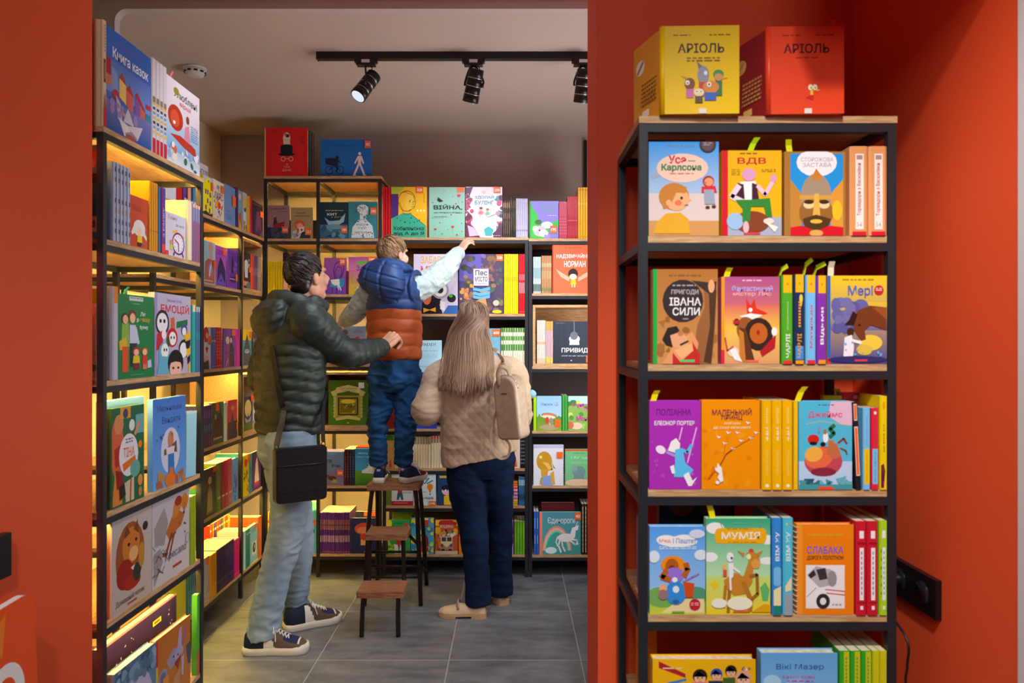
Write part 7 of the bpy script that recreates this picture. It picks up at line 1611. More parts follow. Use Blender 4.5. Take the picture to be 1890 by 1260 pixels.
def shoe(person, heel, ang, ln, wd, colour, sole_col, sole_h=.028, top=.085, opening=.42, style='sneaker', pitch=0.0):
    """heel = ground point under the heel, ang = direction of the toes on the floor"""
    root = empty('shoe', heel, (0, -pitch, ang))
    root.parent = person
    prof = [(0, .26), (.03, .36), (.12, .42), (.3, .40), (.45, .40), (.62, .47), (.76, .50), (.88, .44), (.95, .32), (.99, .16), (1.0, .04)]
    asym = lambda t: .06 * math.sin(math.pi * max(0, t - .3) / .7)
    outl = [(t * ln, (w * wd) + asym(t) * wd) for t, w in prof] + [(t * ln, -(w * wd) + asym(t) * wd) for t, w in reversed(prof)]
    sm = MB()
    lo = [(x, y, 0.0) for x, y in outl]
    mid = [(ln * .5 + (x - ln * .5) * 1.03, y * 1.05, sole_h * .55 + (.012 if x > ln * .93 else 0)) for x, y in outl]
    hi = [(x, y * 1.0, sole_h + (.010 if x > ln * .93 else (.004 if x < ln * .06 else 0))) for x, y in outl]
    sm.rings([[Vector(p_) for p_ in q] for q in ([(ln * .5 + (x - ln * .5) * .97, y * .94, 0) for x, y in outl], lo if style != 'sneaker' else [(x, y, .006) for x, y in outl], mid, hi)])
    if style == 'loafer':
        sm = MB()
        sm.prism(outl, 'z', .012, sole_h)
        sm.prism([(min(x, ln * .30), y * .98) for x, y in outl if x < ln * .36], 'z', 0, .0125)
        sm.prism([(max(x, ln * .5), y * .95) for x, y in outl if x > ln * .45], 'z', 0.001, .0125)
    so2 = sm.build('sole', sole_col, root, style == 'sneaker')
    so2.data.polygons.foreach_set('use_smooth', [len(p_.vertices) == 4 and style == 'sneaker' for p_ in so2.data.polygons])
    hts = {'sneaker': [(0, .70), (.04, .86), (.16, .96), (.34, 1.0), (.46, .92), (.60, .70), (.76, .50), (.88, .40), (.96, .27), (1, .08)],
           'loafer': [(0, .62), (.04, .74), (.16, .72), (.34, .66), (.46, .80), (.56, .84), (.72, .62), (.86, .50), (.96, .34), (1, .08)]}[style]
    rs = []
    N = 24
    for i in range(41):
        t = i / 40

        def ip(tab):
            for (a, b), (c_, d_) in zip(tab, tab[1:]):
                if a <= t <= c_:
                    q = (t - a) / (c_ - a)
                    q = q * q * (3 - 2 * q)
                    return b * (1 - q) + d_ * q
        w, h = ip(prof) * wd * .97, ip(hts) * top
        cy = asym(t) * wd
        ring = []
        for k in range(N):
            a = math.pi * k / (N - 1)
            cx, sz = math.cos(a), math.sin(a)
            e = .62
            ring.append(Vector((t * ln * .985 + .004, cy + w * math.copysign(abs(cx) ** e, cx) * (1 - .28 * sz ** 3), sole_h * .7 + h * sz ** .8)))
        rs.append(ring)
    um = MB()
    v = [p_ for r2 in rs for p_ in r2]
    fcs, cs = [], []
    for i in range(40):
        for k in range(N - 1):
            fcs.append((i * N + k, i * N + k + 1, (i + 1) * N + k + 1, (i + 1) * N + k))
            cs.append(lin(colour((i + .5) / 40, math.sin(math.pi * (k + .5) / (N - 1)), math.cos(math.pi * (k + .5) / (N - 1))), 1.0))
        fcs.append((i * N + N - 1, i * N, (i + 1) * N, (i + 1) * N + N - 1))
        cs.append(lin('303030'))
    fcs += [tuple(reversed(range(N))), tuple(40 * N + k for k in range(N))]
    cs += [cs[5], cs[-2]]
    um.v, um.f, um.c = [tuple(p_) for p_ in v], fcs, cs
    um.build('upper', M['cloth_print'], root, True)
    if style == 'sneaker':
        lm = MB()
        for j in range(5):
            t = .47 + j * .05
            z = sole_h * .7 + top * (.93 - (t - .46) * 1.55) + .003
            sg = 1 if j % 2 else -1
            hw = wd * (.16 + .012 * j)
            lm.tube([(t * ln, -hw * sg, z - .008), (t * ln + .006, 0, z + .001), (t * ln + .012, hw * sg, z - .010)], .0028, 6, sub=3)
            lm.tube([(t * ln + .012, -hw * sg, z - .010), (t * ln + .006, 0, z + .001), (t * ln, hw * sg, z - .008)], .0028, 6, sub=3)
        z0 = sole_h * .7 + top * .95
        for sg in (-1, 1):
            lm.tube([(.46 * ln, 0, z0), (.47 * ln, sg * .02, z0 + .014), (.50 * ln, sg * .045, z0 - .012), (.47 * ln, sg * .03, z0 - .006), (.46 * ln, 0, z0)], .0026, 6, sub=4)
            lm.tube([(.46 * ln, 0, z0), (.50 * ln, sg * .025, z0 - .01), (.53 * ln, sg * .05, z0 - .045)], .0024, 6, sub=4)
        lm.build('laces', M['lace'], root, True)
    return root


M['cloth_print'] = ink_mat('printed_fabric', 0.75, 0.2)
M['hairink'] = ink_mat('hair_strands', 0.34, 0.5)
M['skin'] = two_tone('skin', 'c08a6e', 'd4a084', 18, 0.5, (1, 1, 1), 0.03, 0.35)
M['skin_child'] = two_tone('child_skin', 'd2a088', 'e0b49c', 18, 0.5, (1, 1, 1), 0.03, 0.35)
M['lace'] = plain('white_laces', 'd8d4cc', 0.8, 0.2)
M['midsole'] = plain('off_white_rubber', 'd2ccc0', 0.6, 0.3)
M['jacket'] = two_tone('dark_green_quilted_nylon', '1c2622', '2c3934', 9, 0.5, (1, 1, 1), 0.15, 0.4)
M['denim_light'] = two_tone('washed_light_denim', '6a8299', '97a9b8', 4.5, 0.85, (1, 1, .5), 0.15, 0.15, detail=10)
M['denim_dark'] = two_tone('dark_blue_denim', '173a62', '2a5a88', 6, 0.85, (1, 1, .5), 0.15, 0.15, detail=10)
M['denim_navy'] = two_tone('navy_denim', '061530', '0e2342', 6, 0.85, (1, 1, .5), 0.1, 0.15)
M['navy_puff'] = two_tone('navy_quilted_nylon', '1a3566', '254a82', 10, 0.5, (1, 1, 1), 0.12, 0.4)
M['orange_puff'] = two_tone('rust_orange_quilted_nylon', '9a4318', 'b5551f', 10, 0.52, (1, 1, 1), 0.12, 0.4)
M['knit'] = two_tone('pale_aqua_jersey', 'a9bcbc', 'c4d3d2', 14, 0.85, (1, 1, 1), 0.1, 0.15)
M['beige'] = plain('beige_quilted_fabric', 'b59d82', 0.6, 0.3, sheen=.2, bump=(160, .08, .001))
M['beige_leather'] = two_tone('beige_leather', '9d8972', 'ab967f', 30, 0.42, (1, 1, 1), 0.06, 0.4)
M['bag'] = plain('black_leather', '0c0d14', 0.42, 0.45, bump=(140, .1, .001))


def bvh_of(*obs):
    vs, ps = [], []
    for o in obs:
        b = len(vs)
        vs += [o.matrix_world @ v.co for v in o.data.vertices]
        ps += [tuple(b + i for i in p.vertices) for p in o.data.polygons]
    return BVHTree.FromPolygons(vs, ps)


def on_surface(tree, px, py, off):
    d = Vector(((px - 945) / F, 1, (630 - py) / F)).normalized()
    hit, nrm, _, _ = tree.ray_cast(Vector((0, 0, EYE)), d)
    if hit is None:
        return at(px, py, 3.6)
    return hit + nrm * off


def ribbon(mb, pts, nrms, w, th, col=None, sub=5):
    """a flat strap along pts, lying on the given normals"""
    P_, N_ = smooth_path([Vector(p) for p in pts], [tuple(n) for n in nrms], sub)
    v, f = [], []
    for i, p in enumerate(P_):
        t = (P_[min(i + 1, len(P_) - 1)] - P_[max(i - 1, 0)]).normalized()
        n = Vector(N_[i])
        n = (n - t * n.dot(t)).normalized()
        s = t.cross(n)
        for a, b in ((-1, -1), (1, -1), (1, 1), (-1, 1)):
            v.append(p + s * (a * w / 2) + n * (b * th / 2))
    for i in range(len(P_) - 1):
        for k in range(4):
            f.append((i * 4 + k, i * 4 + (k + 1) % 4, i * 4 + 4 + (k + 1) % 4, i * 4 + 4 + k))
    f += [(0, 1, 2, 3), tuple(len(v) - 4 + k for k in (3, 2, 1, 0))]
    mb.add(v, f, col)


# ---- the man
man = empty('person', (-1.09, 3.5, 0), (0, 0, 0), 'person in dark green puffer jacket and light jeans holding the boy steady', 'person')
man.matrix_world = Matrix.Translation((-1.09, 3.5, 0))


def own(o, person):
    """keep a part where it was built when it joins its person"""
    o.parent = person
    o.matrix_parent_inverse = Matrix.Translation(-Vector(person.location))
    return o


mf, ms = Vector((.82, .57, 0)), Vector((.57, -.82, 0))
c_ = lambda px, py, d: at(px, py, d)
hm = at(567, 512, 3.58)
hf = Vector((.60, .74, .20))
sh = at(545, 588, 3.55)
shR, shL = sh + ms * .185, sh - ms * .185
elR, wrR = at(648, 652, 3.55), at(708, 640, 3.80)
elL, wrL = Vector((-1.27, 3.70, 1.26)), Vector((-1.17, 3.90, 1.20))
hipR, knR, anR = at(537, 825, 3.45), at(528, 985, 3.43), at(487, 1160, 3.43)
hipL, knL, anL = at(522, 825, 3.62), at(549, 985, 3.68), at(541, 1122, 3.75)
hdR = (at(737, 611, 3.88) - wrR)
bm = MB()
head(bm, hm, hf, 1.0, at(556, 572, 3.57))
body_loft(bm, [(at(528, 835, 3.53), .15, .10, 0), (at(532, 760, 3.54), .15, .105, 0), (at(535, 660, 3.55), .17, .11, 0), (at(543, 595, 3.55), .16, .085, 0), (at(555, 565, 3.56), .07, .06, 0)], ms, mf, 32, 6)
for a_, b_, w_ in ((shR, elR, wrR), (shL, elL, wrL)):
    limb(bm, [a_, b_, w_], [.045, .037, .027], sub=8)
for a_, b_, w_ in ((hipR, knR, anR), (hipL, knL, anL)):
    limb(bm, [a_, b_, w_ - Vector((0, 0, .03))], [.075, .052, .036], sub=8)
hand(bm, wrR, hdR, (-.30, -.86, .40), 1.14, thumb=-1, bend=[(1.15, .9, .5), (1.25, 1.0, .6), (1.3, 1.0, .6), (1.35, 1.0, .6)], spread=.10)
hand(bm, wrL, (.5, .85, .05), (-.5, -.3, .8), 1.0, (.4, .5, .4), thumb=1)
own(remeshed(bm, 'body', M['skin'], man, .0042, 2), man)
man.children[0].matrix_parent_inverse = Matrix.Translation(-Vector(man.location))
e0 = len(COL.objects)
for o_ in []:
    pass
em = MB()
eyes(man, hm - Vector(man.location), hf, 1.0, '3a2a1c')

jk = MB()
body_loft(jk, [(at(532, 797, 3.54), .190, .140, 0), (at(533, 780, 3.54), .198, .146, 0), (at(534, 730, 3.545), .205, .152, 0), (at(535, 660, 3.55), .222, .155, 0), (at(539, 610, 3.55), .222, .140, 0), (at(544, 578, 3.55), .185, .112, 0), (at(550, 560, 3.555), .11, .085, 0), (at(554, 550, 3.56), .085, .078, 0)],
          ms, mf, 72, 14, .052, .013, .010)
limb(jk, [sh + ms * .13 + Vector((0, 0, -.01)), shR + Vector((.01, .0, -.025)), elR - Vector((.07, .02, -.03)), elR, wrR - (wrR - elR).normalized() * .022], [.088, .092, .078, .070, .049], 32, 16, .044, .013)
limb(jk, [sh - ms * .13, shL + Vector((-.01, .02, -.03)), elL, wrL], [.09, .09, .068, .05], 28, 12, .046, .008)
# hood lying on the back and its rim round the neck
hb = -mf
hood = [(at(556, 560, 3.56) + Vector((math.cos(a) * ms.x + math.sin(a) * mf.x, math.cos(a) * ms.y + math.sin(a) * mf.y, 0)) * (.098 + .015 * (math.sin(a) < 0)) + Vector((0, 0, .012 - .024 * math.sin(a) + (.0 if math.sin(a) > 0 else -.02)))) for a in [k * math.pi / 9 for k in range(19)]]
jk.tube(hood, [.032 + .014 * max(0, -math.sin(k * math.pi / 9)) + .004 * (k % 2) for k in range(19)], 20, sub=5)
hc = at(543, 592, 3.55) + hb * .105
body_loft(jk, [(hc + hb * dy + Vector((0, 0, dz)), ra, rb, 0) for dz, dy, ra, rb in ((.105, -.03, .07, .03), (.085, -.005, .115, .055), (.045, .01, .145, .072), (.0, .016, .156, .076), (-.045, .014, .145, .068), (-.08, .004, .105, .048), (-.098, -.012, .05, .026))], ms, mf, 56, 10, .046, .009, .012, 2.1)
jo = own(remeshed(jk, 'jacket', M['jacket'], man, .0048, 1, wrinkle(.0024, 12, 12, 20, 3.1)), man)

jn = MB()
body_loft(jn, [(at(528, 862, 3.53), .105, .10, 0), (at(529, 835, 3.53), .165, .128, 0), (at(531, 790, 3.535), .165, .125, 0), (at(532, 762, 3.54), .16, .12, 0)], ms, mf, 40, 8)
limb(jn, [hipR - Vector((0, 0, -.04)), hipR - Vector((-.01, 0, .12)), knR, at(505, 1070, 3.43), anR + Vector((0, 0, .01)), anR - Vector((0, 0, .035))], [.118, .108, .082, .074, .074, .079], 32, 12, ball=False)
limb(jn, [hipL - Vector((0, 0, -.04)), hipL - Vector((-.02, 0, .12)), knL, at(546, 1060, 3.71), anL + Vector((0, 0, .01)), anL - Vector((0, 0, .03))], [.115, .105, .080, .073, .074, .078], 32, 12, ball=False)
fold = lambda z: .55 + 1.1 * np.clip(1 - z / .28, 0, 1) + .5 * np.exp(-((z - .52) / .1) ** 2)
own(remeshed(jn, 'jeans', M['denim_light'], man, .0062, 3, wrinkle(.006, 9, 9, 20, 1.7, fold)), man)

ha = frame_of(hf)
hax = (ha[1], ha[0], ha[2])
hh_ = MB()
hcen = hm + (-ha[0] * .012 + ha[2] * .030)
hh_.ellipsoid(hcen + ha[2] * .006 - ha[0] * .004, (.080, .098, .090), hax, 28, 18)
hh_.ellipsoid(hm - ha[0] * .046 - ha[2] * .025, (.064, .052, .066), hax, 24, 14)
hh_.ellipsoid(hm - ha[0] * .040 - ha[2] * .065, (.048, .040, .048), hax, 24, 14)
hr = remeshed(hh_, 'hair', M['hairink'], man, .006, 3)
# cut the hair away from the face and round the ears
import bmesh


def trim(o, inside):
    bm_ = bmesh.new()
    bm_.from_mesh(o.data)
    bmesh.ops.delete(bm_, geom=[v for v in bm_.verts if not inside(v.co)], context='VERTS')
    bm_.to_mesh(o.data)
    bm_.free()


def hairline(c, ax, k=1.0, fr=.062, low=-.115, ear=-.01):
    def inside(p):
        q = Vector(p) - c
        b, h, s = q.dot(ax[1]) / k, q.dot(ax[2]) / k, abs(q.dot(ax[0])) / k
        if h > .062:
            return b < .09
        if h < low:
            return False
        lim = fr if h > .03 else (.020 + (h - ear) * .9 if h > ear else -.022)
        return b < lim
    return inside


trim(hr, hairline(hm, hax))
at_ = hr.data.color_attributes.new('ink', 'FLOAT_COLOR', 'CORNER')
at_.data.foreach_set('color', list(lin('191210')) * len(hr.data.loops))
own(hr, man)
lk = MB()
kf = hairline(hm, hax)
pos_keep = lambda v: kf(hcen + hax[0] * v.x * .083 + hax[1] * v.y * .101 + hax[2] * v.z * .093)
locks(lk, hcen + ha[2] * .006 - ha[0] * .004, hax, (.080, .098, .090), (-.1, -.75, .66), 420, .62, .0042, pos_keep, [lin(c) for c in ('1c1310', '241914', '2f221b', '171010', '3a2c24')], 5, 1.01)
own(lk.build('hair_strands', M['hairink'], man, True), man)


def man_shoe(t, sz, side):
    if .33 < t < .40 + .1 * (1 - sz) and sz < .93:
        return 'd8d2c6'
    if t < .38 + .08 * (1 - sz):
        return '1a2136'
    if t > .62 and t < .88 and sz > .62:
        return 'd8d4c8' if (t > .855 or sz < .68) else '262c52'
    return '5e4c3f'


def own_shoe(sh_, person):
    sh_.matrix_parent_inverse = Matrix.Translation(-Vector(person.location))


a1 = shoe(man, (-1.245, 3.405, 0), math.radians(2), .295, .105, man_shoe, M['midsole'], .036, .095)
own_shoe(a1, man)
a2 = shoe(man, at(530, 1163, 3.68) * 1.0, math.radians(30), .295, .105, man_shoe, M['midsole'], .036, .095)
a2.location = (at(528, 1160, 3.70).x, 3.66, 0)
own_shoe(a2, man)

# his crossbody bag
tree = bvh_of(jo)
bag = empty('crossbody_bag', (-.957, 3.305, .975), (0, 0, math.radians(32)), 'black leather crossbody bag hanging at the man hip on a long strap', 'bag')
mb = MB()
bw, bh = .235, .245
rr_ = .018
ol = [(-bw / 2, -bh), (bw / 2, -bh), (bw / 2, 0), (-bw / 2, 0)]
ol = [(-bw / 2 + rr_, -bh), (bw / 2 - rr_, -bh), (bw / 2 - .004, -bh + .006), (bw / 2, -bh + rr_), (bw / 2, -.01), (bw / 2 - .01, 0), (-bw / 2 + .01, 0), (-bw / 2, -.01), (-bw / 2, -bh + rr_), (-bw / 2 + .004, -bh + .006)]
bb = [[Vector((x * q, y, z * (1 if q == 1 else .985) - (0 if q == 1 else .002))) for x, z in ol] for q, y in ((.965, -.027), (1, -.018), (1, .018), (.965, .027))]
mb.rings(bb)
mb.build('bag_body', M['bag'], bag)
MB().box(-bw / 2 + .006, bw / 2 - .006, -.0305, -.026, -.075, -.004).build('flap', M['bag'], bag)
MB().tube([(-bw / 2 + .012, -.031, -.078), (bw / 2 - .012, -.031, -.078)], .0032, 8).build('zip', M['silver_dark'] if 'silver_dark' in M else M['tube'], bag, True)
MB().box(-bw / 2 + .012, bw / 2 - .012, -.0292, -.026, -.20, -.09).build('front_pocket', M['bag'], bag)
for sx in (-1, 1):
    MB().tube([(sx * (bw / 2 - .012) + .009 * math.cos(a), 0, .004 + .011 * math.sin(a)) for a in [k * math.pi / 6 for k in range(13)]], .0022, 6).build('ring', M['tube'], bag, True)
mb = MB()
pp = [(526, 776), (524, 762), (521, 745), (518, 728), (515, 710), (512, 694), (510, 680), (508, 666), (506, 652), (504, 640)]
hits = [on_surface(tree, x, y, .009) for x, y in pp]
strap = [bag.matrix_basis @ Vector((-bw / 2 + .012, 0, .014))] + hits[1:]
nr = []
for q in strap:
    lo_, n_, _, _ = tree.find_nearest(q)
    nr.append(n_)
ribbon(mb, strap, nr, .026, .003)
pp2 = [(600, 772), (603, 745), (604, 720)]
s2 = [bag.matrix_basis @ Vector((bw / 2 - .012, 0, .014)), at(598, 752, 3.45), at(597, 725, 3.52)]
s2 = [s2[0]] + [q + (q - (tree.find_nearest(q)[0])).normalized() * 0 for q in s2[1:]]
s2 = [s2[0]] + [tree.find_nearest(q)[0] + tree.find_nearest(q)[1] * .012 for q in s2[1:]]
ribbon(mb, s2, [tree.find_nearest(q)[1] for q in s2], .026, .003)
so3 = mb.build('strap', M['bag'])
so3.parent = bag
so3.matrix_parent_inverse = bag.matrix_basis.inverted()

# ---- the boy on the stool
boy = empty('person', (-.66, 4.12, .66), (0, 0, 0), 'person, a small boy in blue and orange quilted vest reaching for books from the stool', 'person')
bf, bs = Vector((.30, .954, 0)), Vector((.954, -.30, 0))
BD = 4.12
bhc, bhf = at(725, 470, 4.13), Vector((.62, .78, .06))
bR = [at(762, 536, 4.13), at(812, 506, 4.24), at(850, 462, 4.38)]
bL = [at(687, 536, 4.12), at(657, 574, 4.22), at(636, 593, 4.36)]
bhipL, bknL, banL = at(706, 700, BD), at(697, 782, 4.10), at(699, 850, 4.11)
bhipR, bknR, banR = at(750, 700, BD), at(749, 782, 4.11), at(744, 852, 4.13)
bm = MB()
head(bm, bhc, bhf, .90, at(725, 512, 4.12), True)
body_loft(bm, [(at(728, 712, BD), .105, .075, 0), (at(728, 640, BD), .11, .075, 0), (at(727, 560, BD), .115, .07, 0), (at(726, 525, BD), .10, .06, 0), (at(725, 508, BD), .05, .045, 0)], bs, bf, 32, 6)
for q in (bR, bL):
    limb(bm, q, [.034, .028, .021], sub=8)
for q in ((bhipL, bknL, banL), (bhipR, bknR, banR)):
    limb(bm, list(q[:2]) + [q[2] - Vector((0, 0, .05))], [.055, .036, .028], sub=8)
hd = at(871, 430, 4.47) - bR[2]
hand(bm, bR[2] - hd.normalized() * .01, hd, (-.5, -.62, .6), .86, thumb=-1, bend=[(.12, .2, .2), (.2, .3, .2), (.35, .4, .3), (.5, .5, .3)], spread=.10)
hd2 = at(622, 599, 4.42) - bL[2]
hand(bm, bL[2] + hd2.normalized() * .004, hd2, (-.3, -.5, .8), .80, (.5, .7, .5), thumb=1)
own(remeshed(bm, 'body', M['skin_child'], boy, .0036, 2), boy)
eyes(boy, bhc - Vector(boy.location), bhf, .90, '4a3a2a')

sl = MB()
limb(sl, [at(745, 545, 4.12), bR[0], bR[1], bR[2] - (bR[2] - bR[1]).normalized() * .030], [.07, .080, .070, .042], 30, 14)
limb(sl, [at(700, 545, 4.12), bL[0], bL[1], bL[2] - (bL[2] - bL[1]).normalized() * .018], [.066, .070, .060, .042], 30, 14)
own(remeshed(sl, 'shirt_sleeves', M['knit'], boy, .005, 3, wrinkle(.007, 22, 22, 22, 5.0)), boy)

lo_v = MB()
body_loft(lo_v, [(at(728, 664, BD), .146, .108, 0), (at(728, 655, BD), .153, .115, 0), (at(728, 610, BD), .157, .118, 0), (at(727, 575, BD), .154, .114, 0), (at(727, 556, BD), .146, .106, 0)], bs, bf, 64, 14, .074, .011, .006)
own(remeshed(lo_v, 'vest_lower_half', M['orange_puff'], boy, .0044, 1, wrinkle(.0022, 9, 9, 16, 2.2)), boy)
up_v = MB()
body_loft(up_v, [(at(727, 578, BD), .150, .111, 0), (at(727, 562, BD), .157, .118, 0), (at(727, 535, BD), .157, .114, 0), (at(726, 515, BD), .132, .100, 0), (at(725, 503, BD), .095, .085, 0), (at(725, 496, BD), .075, .075, 0)], bs, bf, 64, 14, .070, .011, .006)
for sg, q in ((1, bR[0]), (-1, bL[0])):
    cc = at(727, 533, BD) + bs * (sg * .140)
    ring_ = [cc + (bf * math.cos(a) * .080 + Vector((0, 0, 1)) * math.sin(a) * .092) for a in [k * math.pi / 8 for k in range(17)]]
    up_v.tube(ring_, .013, 14, sub=2)
hc2 = at(722, 523, BD) - bf * .105
uz = Vector((0, 0, 1))
body_loft(up_v, [(hc2 + bs * dx - bf * dy + uz * dz, ra, rb, 0) for dx, dy, dz, ra, rb in ((0, -.02, .130, .050, .030), (0, 0, .108, .088, .056), (0, .010, .070, .122, .076), (0, .016, .015, .140, .084), (.010, .012, -.035, .124, .074), (.024, .004, -.080, .086, .054), (.034, -.004, -.108, .046, .034), (.036, -.02, -.120, .02, .02))], bs, bf, 56, 10, p=2.1)
hood = [(at(725, 502, BD) + (bs * math.cos(a) + bf * math.sin(a)) * .096 + uz * (.008 - .022 * math.sin(a) - (.03 if math.sin(a) > 0 else 0) * math.sin(a))) for a in [k * math.pi / 9 for k in range(19)]]
up_v.tube(hood, [.028 + .012 * max(0, -math.sin(k * math.pi / 9)) for k in range(19)], 20, sub=4)


def hood_seam(p):
    """the stitched seams that run down the hood"""
    base = wrinkle(.0018, 9, 9, 14, 8.2)(p)
    q = p - np.array(hc2)
    s_ = q @ np.array(bs)
    back = -(q @ np.array(bf))
    m = (back > .0) & (q[:, 2] > -.11)
    for s0 in (-.062, .028):
        base = base - np.where(m, .009 * np.exp(-((s_ - s0 - q[:, 2] * .1) / .007) ** 2), 0)
    zq = (q[:, 2] + .03 * s_ / .1 + .016) / .062
    return base - np.where(m, .006 * np.exp(-((zq - np.round(zq)) / .09) ** 2), 0)


own(remeshed(up_v, 'vest_upper_half_and_hood', M['navy_puff'], boy, .0046, 2, hood_seam), boy)

bj = MB()
body_loft(bj, [(at(728, 722, BD), .085, .085, 0), (at(728, 700, BD), .140, .105, 0), (at(728, 672, BD), .142, .105, 0), (at(728, 650, BD), .135, .098, 0)], bs, bf, 40, 8)
limb(bj, [bhipL + Vector((-.01, 0, .02)), bhipL - Vector((.006, 0, .12)), bknL, at(697, 825, 4.10), banL - Vector((0, 0, .02))], [.080, .070, .058, .051, .050], 28, 12, ball=False)
limb(bj, [bhipR + Vector((.01, 0, .02)), bhipR - Vector((-.006, 0, .12)), bknR, at(746, 825, 4.12), banR - Vector((0, 0, .02))], [.082, .072, .060, .052, .050], 28, 12, ball=False)
own(remeshed(bj, 'jeans', M['denim_dark'], boy, .0056, 3, wrinkle(.009, 10, 10, 22, 4.4, lambda z: .7 + .9 * np.clip(1 - np.abs(z - .98) / .2, 0, 1) + .6 * np.clip(1 - (z - .72) / .12, 0, 1))), boy)

fr_ = frame_of(bhf)
bax = (fr_[1], fr_[0], fr_[2])
hb_ = MB()
bcen = bhc + (-fr_[0] * .010 + fr_[2] * .028) * .9
hb_.ellipsoid(bcen, (.0735, .0905, .0840), bax, 28, 18)
hb_.ellipsoid(bhc - fr_[0] * .046 - fr_[2] * .030, (.058, .046, .054), bax, 24, 14)
hr = remeshed(hb_, 'hair', M['hairink'], boy, .0055, 3)
trim(hr, hairline(bhc, bax, .9, .066, -.098, .0))
at_ = hr.data.color_attributes.new('ink', 'FLOAT_COLOR', 'CORNER')
at_.data.foreach_set('color', list(lin('5c4028')) * len(hr.data.loops))
own(hr, boy)
lk = MB()
kf2 = hairline(bhc, bax, .9, .066, -.098, .0)
keep2 = lambda v: kf2(bcen + bax[0] * v.x * .076 + bax[1] * v.y * .094 + bax[2] * v.z * .087)
locks(lk, bcen, bax, (.0735, .0905, .084), (-.25, -.55, .8), 420, .62, .0038, keep2, [lin(c) for c in ('6a4a30', '82603f', '9a7850', '5a3e28', 'ac8a62')], 9, 1.01)
own(lk.build('hair_strands', M['hairink'], boy, True), boy)


def boy_shoe(t, sz, side):
    if t < .05 and abs(side) < .3:
        return '8a9ac8'
    if t > .62:
        return '7a2434'
    return '1c2848'


b1 = shoe(boy, (at(698, 890, 4.05).x, 4.052, .6608), math.radians(92), .185, .078, boy_shoe, M['midsole'], .030, .070)
own_shoe(b1, boy)
b2 = shoe(boy, (at(741, 890, 4.075).x, 4.072, .6608), math.radians(50), .185, .078, boy_shoe, M['midsole'], .030, .070)
own_shoe(b2, boy)

# ---- the woman
wom = empty('person', (-.18, 3.95, 0), (0, 0, 0), 'person with long fair hair in beige quilted jacket, seen from behind', 'person')
wf, ws = Vector((-.16, .987, 0)), Vector((.987, .16, 0))
WD = 3.95
whc, whf = at(868, 596, 3.94), Vector((-.45, .86, .12))
wRa = [at(944, 690, 3.98), at(958, 768, 4.05), at(935, 765, 4.26)]
wLa = [at(815, 692, 3.93), at(787, 760, 3.86), at(826, 752, 4.12)]
whipL, wknL, wanL = at(862, 850, 3.93), at(874, 975, 3.90), at(884, 1105, 3.875)
whipR, wknR, wanR = at(915, 850, 3.97), at(922, 970, 4.03), at(925, 1088, 4.06)
bm = MB()
head(bm, whc, whf, .95, at(874, 652, 3.95))
body_loft(bm, [(at(888, 862, WD), .14, .10, 0), (at(886, 790, WD), .125, .09, 0), (at(882, 720, WD), .145, .09, 0), (at(880, 680, WD), .14, .075, 0), (at(877, 655, WD), .06, .05, 0)], ws, wf, 32, 6)
for q in (wRa, wLa):
    limb(bm, q, [.04, .034, .024], sub=8)
for q in ((whipL, wknL, wanL), (whipR, wknR, wanR)):
    limb(bm, list(q[:2]) + [q[2] - Vector((0, 0, .05))], [.08, .05, .033], sub=8)
hand(bm, wLa[2], (.5, .8, .3), (-.6, -.2, .75), .88, (.5, .6, .4), thumb=1)
hand(bm, wRa[2], (-.5, .8, .1), (.5, -.2, .8), .88, (.5, .6, .4), thumb=-1)
own(remeshed(bm, 'body', M['skin'], wom, .0042, 2), wom)
eyes(wom, whc - Vector(wom.location), whf, .95, '3f4a52')

wj = MB()
body_loft(wj, [(at(884, 846, WD), .195, .140, .20), (at(884, 838, WD), .204, .148, .19), (at(885, 790, WD), .212, .156, .10), (at(884, 740, WD), .214, .158, .02), (at(882, 700, WD), .212, .150, 0), (at(880, 676, WD), .185, .125, 0), (at(878, 658, WD), .115, .092, 0), (at(876, 645, WD), .075, .075, 0)], ws, wf, 72, 14)
limb(wj, [at(838, 690, WD), wLa[0], wLa[0] * .5 + wLa[1] * .5 + Vector((-.012, 0, 0)), wLa[1], wLa[2]], [.085, .088, .080, .076, .056], 32, 14)
limb(wj, [at(925, 690, WD), wRa[0], wRa[1], wRa[2]], [.085, .086, .074, .056], 32, 14)


def quilt(p):
    """diamond stitching over the whole jacket, soft folds at the elbow"""
    x = p @ np.array(ws)
    y = p @ np.array(wf)
    ang = np.arctan2(y - float(Vector((-.18, 3.95, 0)).dot(wf)), x - float(Vector((-.18, 3.95, 0)).dot(ws))) * .19
    u, v = (ang + p[:, 2]) / .062, (ang - p[:, 2]) / .062
    d = np.minimum(np.abs(u - np.round(u)), np.abs(v - np.round(v)))
    out = .0042 * (np.sqrt(np.clip(d * 2, 0, 1)) - .7)
    return out + wrinkle(.008, 5, 5, 9, 6.6)(p)


wo = own(remeshed(wj, 'jacket', M['beige'], wom, .0054, 3, quilt), wom)

wp = MB()
body_loft(wp, [(at(888, 880, WD), .11, .10, 0), (at(888, 850, WD), .175, .130, 0), (at(887, 815, WD), .178, .132, 0), (at(886, 790, WD), .165, .12, 0)], ws, wf, 40, 8)
limb(wp, [whipL + Vector((0, 0, .02)), at(862, 900, 3.92), wknL, at(880, 1050, 3.88), wanL - Vector((0, 0, .025))], [.112, .104, .078, .067, .071], 32, 12, ball=False)
limb(wp, [whipR + Vector((0, 0, .02)), at(914, 900, 3.98), wknR, at(924, 1040, 4.05), wanR - Vector((0, 0, .02))], [.110, .100, .074, .063, .068], 32, 12, ball=False)
own(remeshed(wp, 'jeans', M['denim_navy'], wom, .0062, 3, wrinkle(.004, 9, 9, 16, 9.7)), wom)

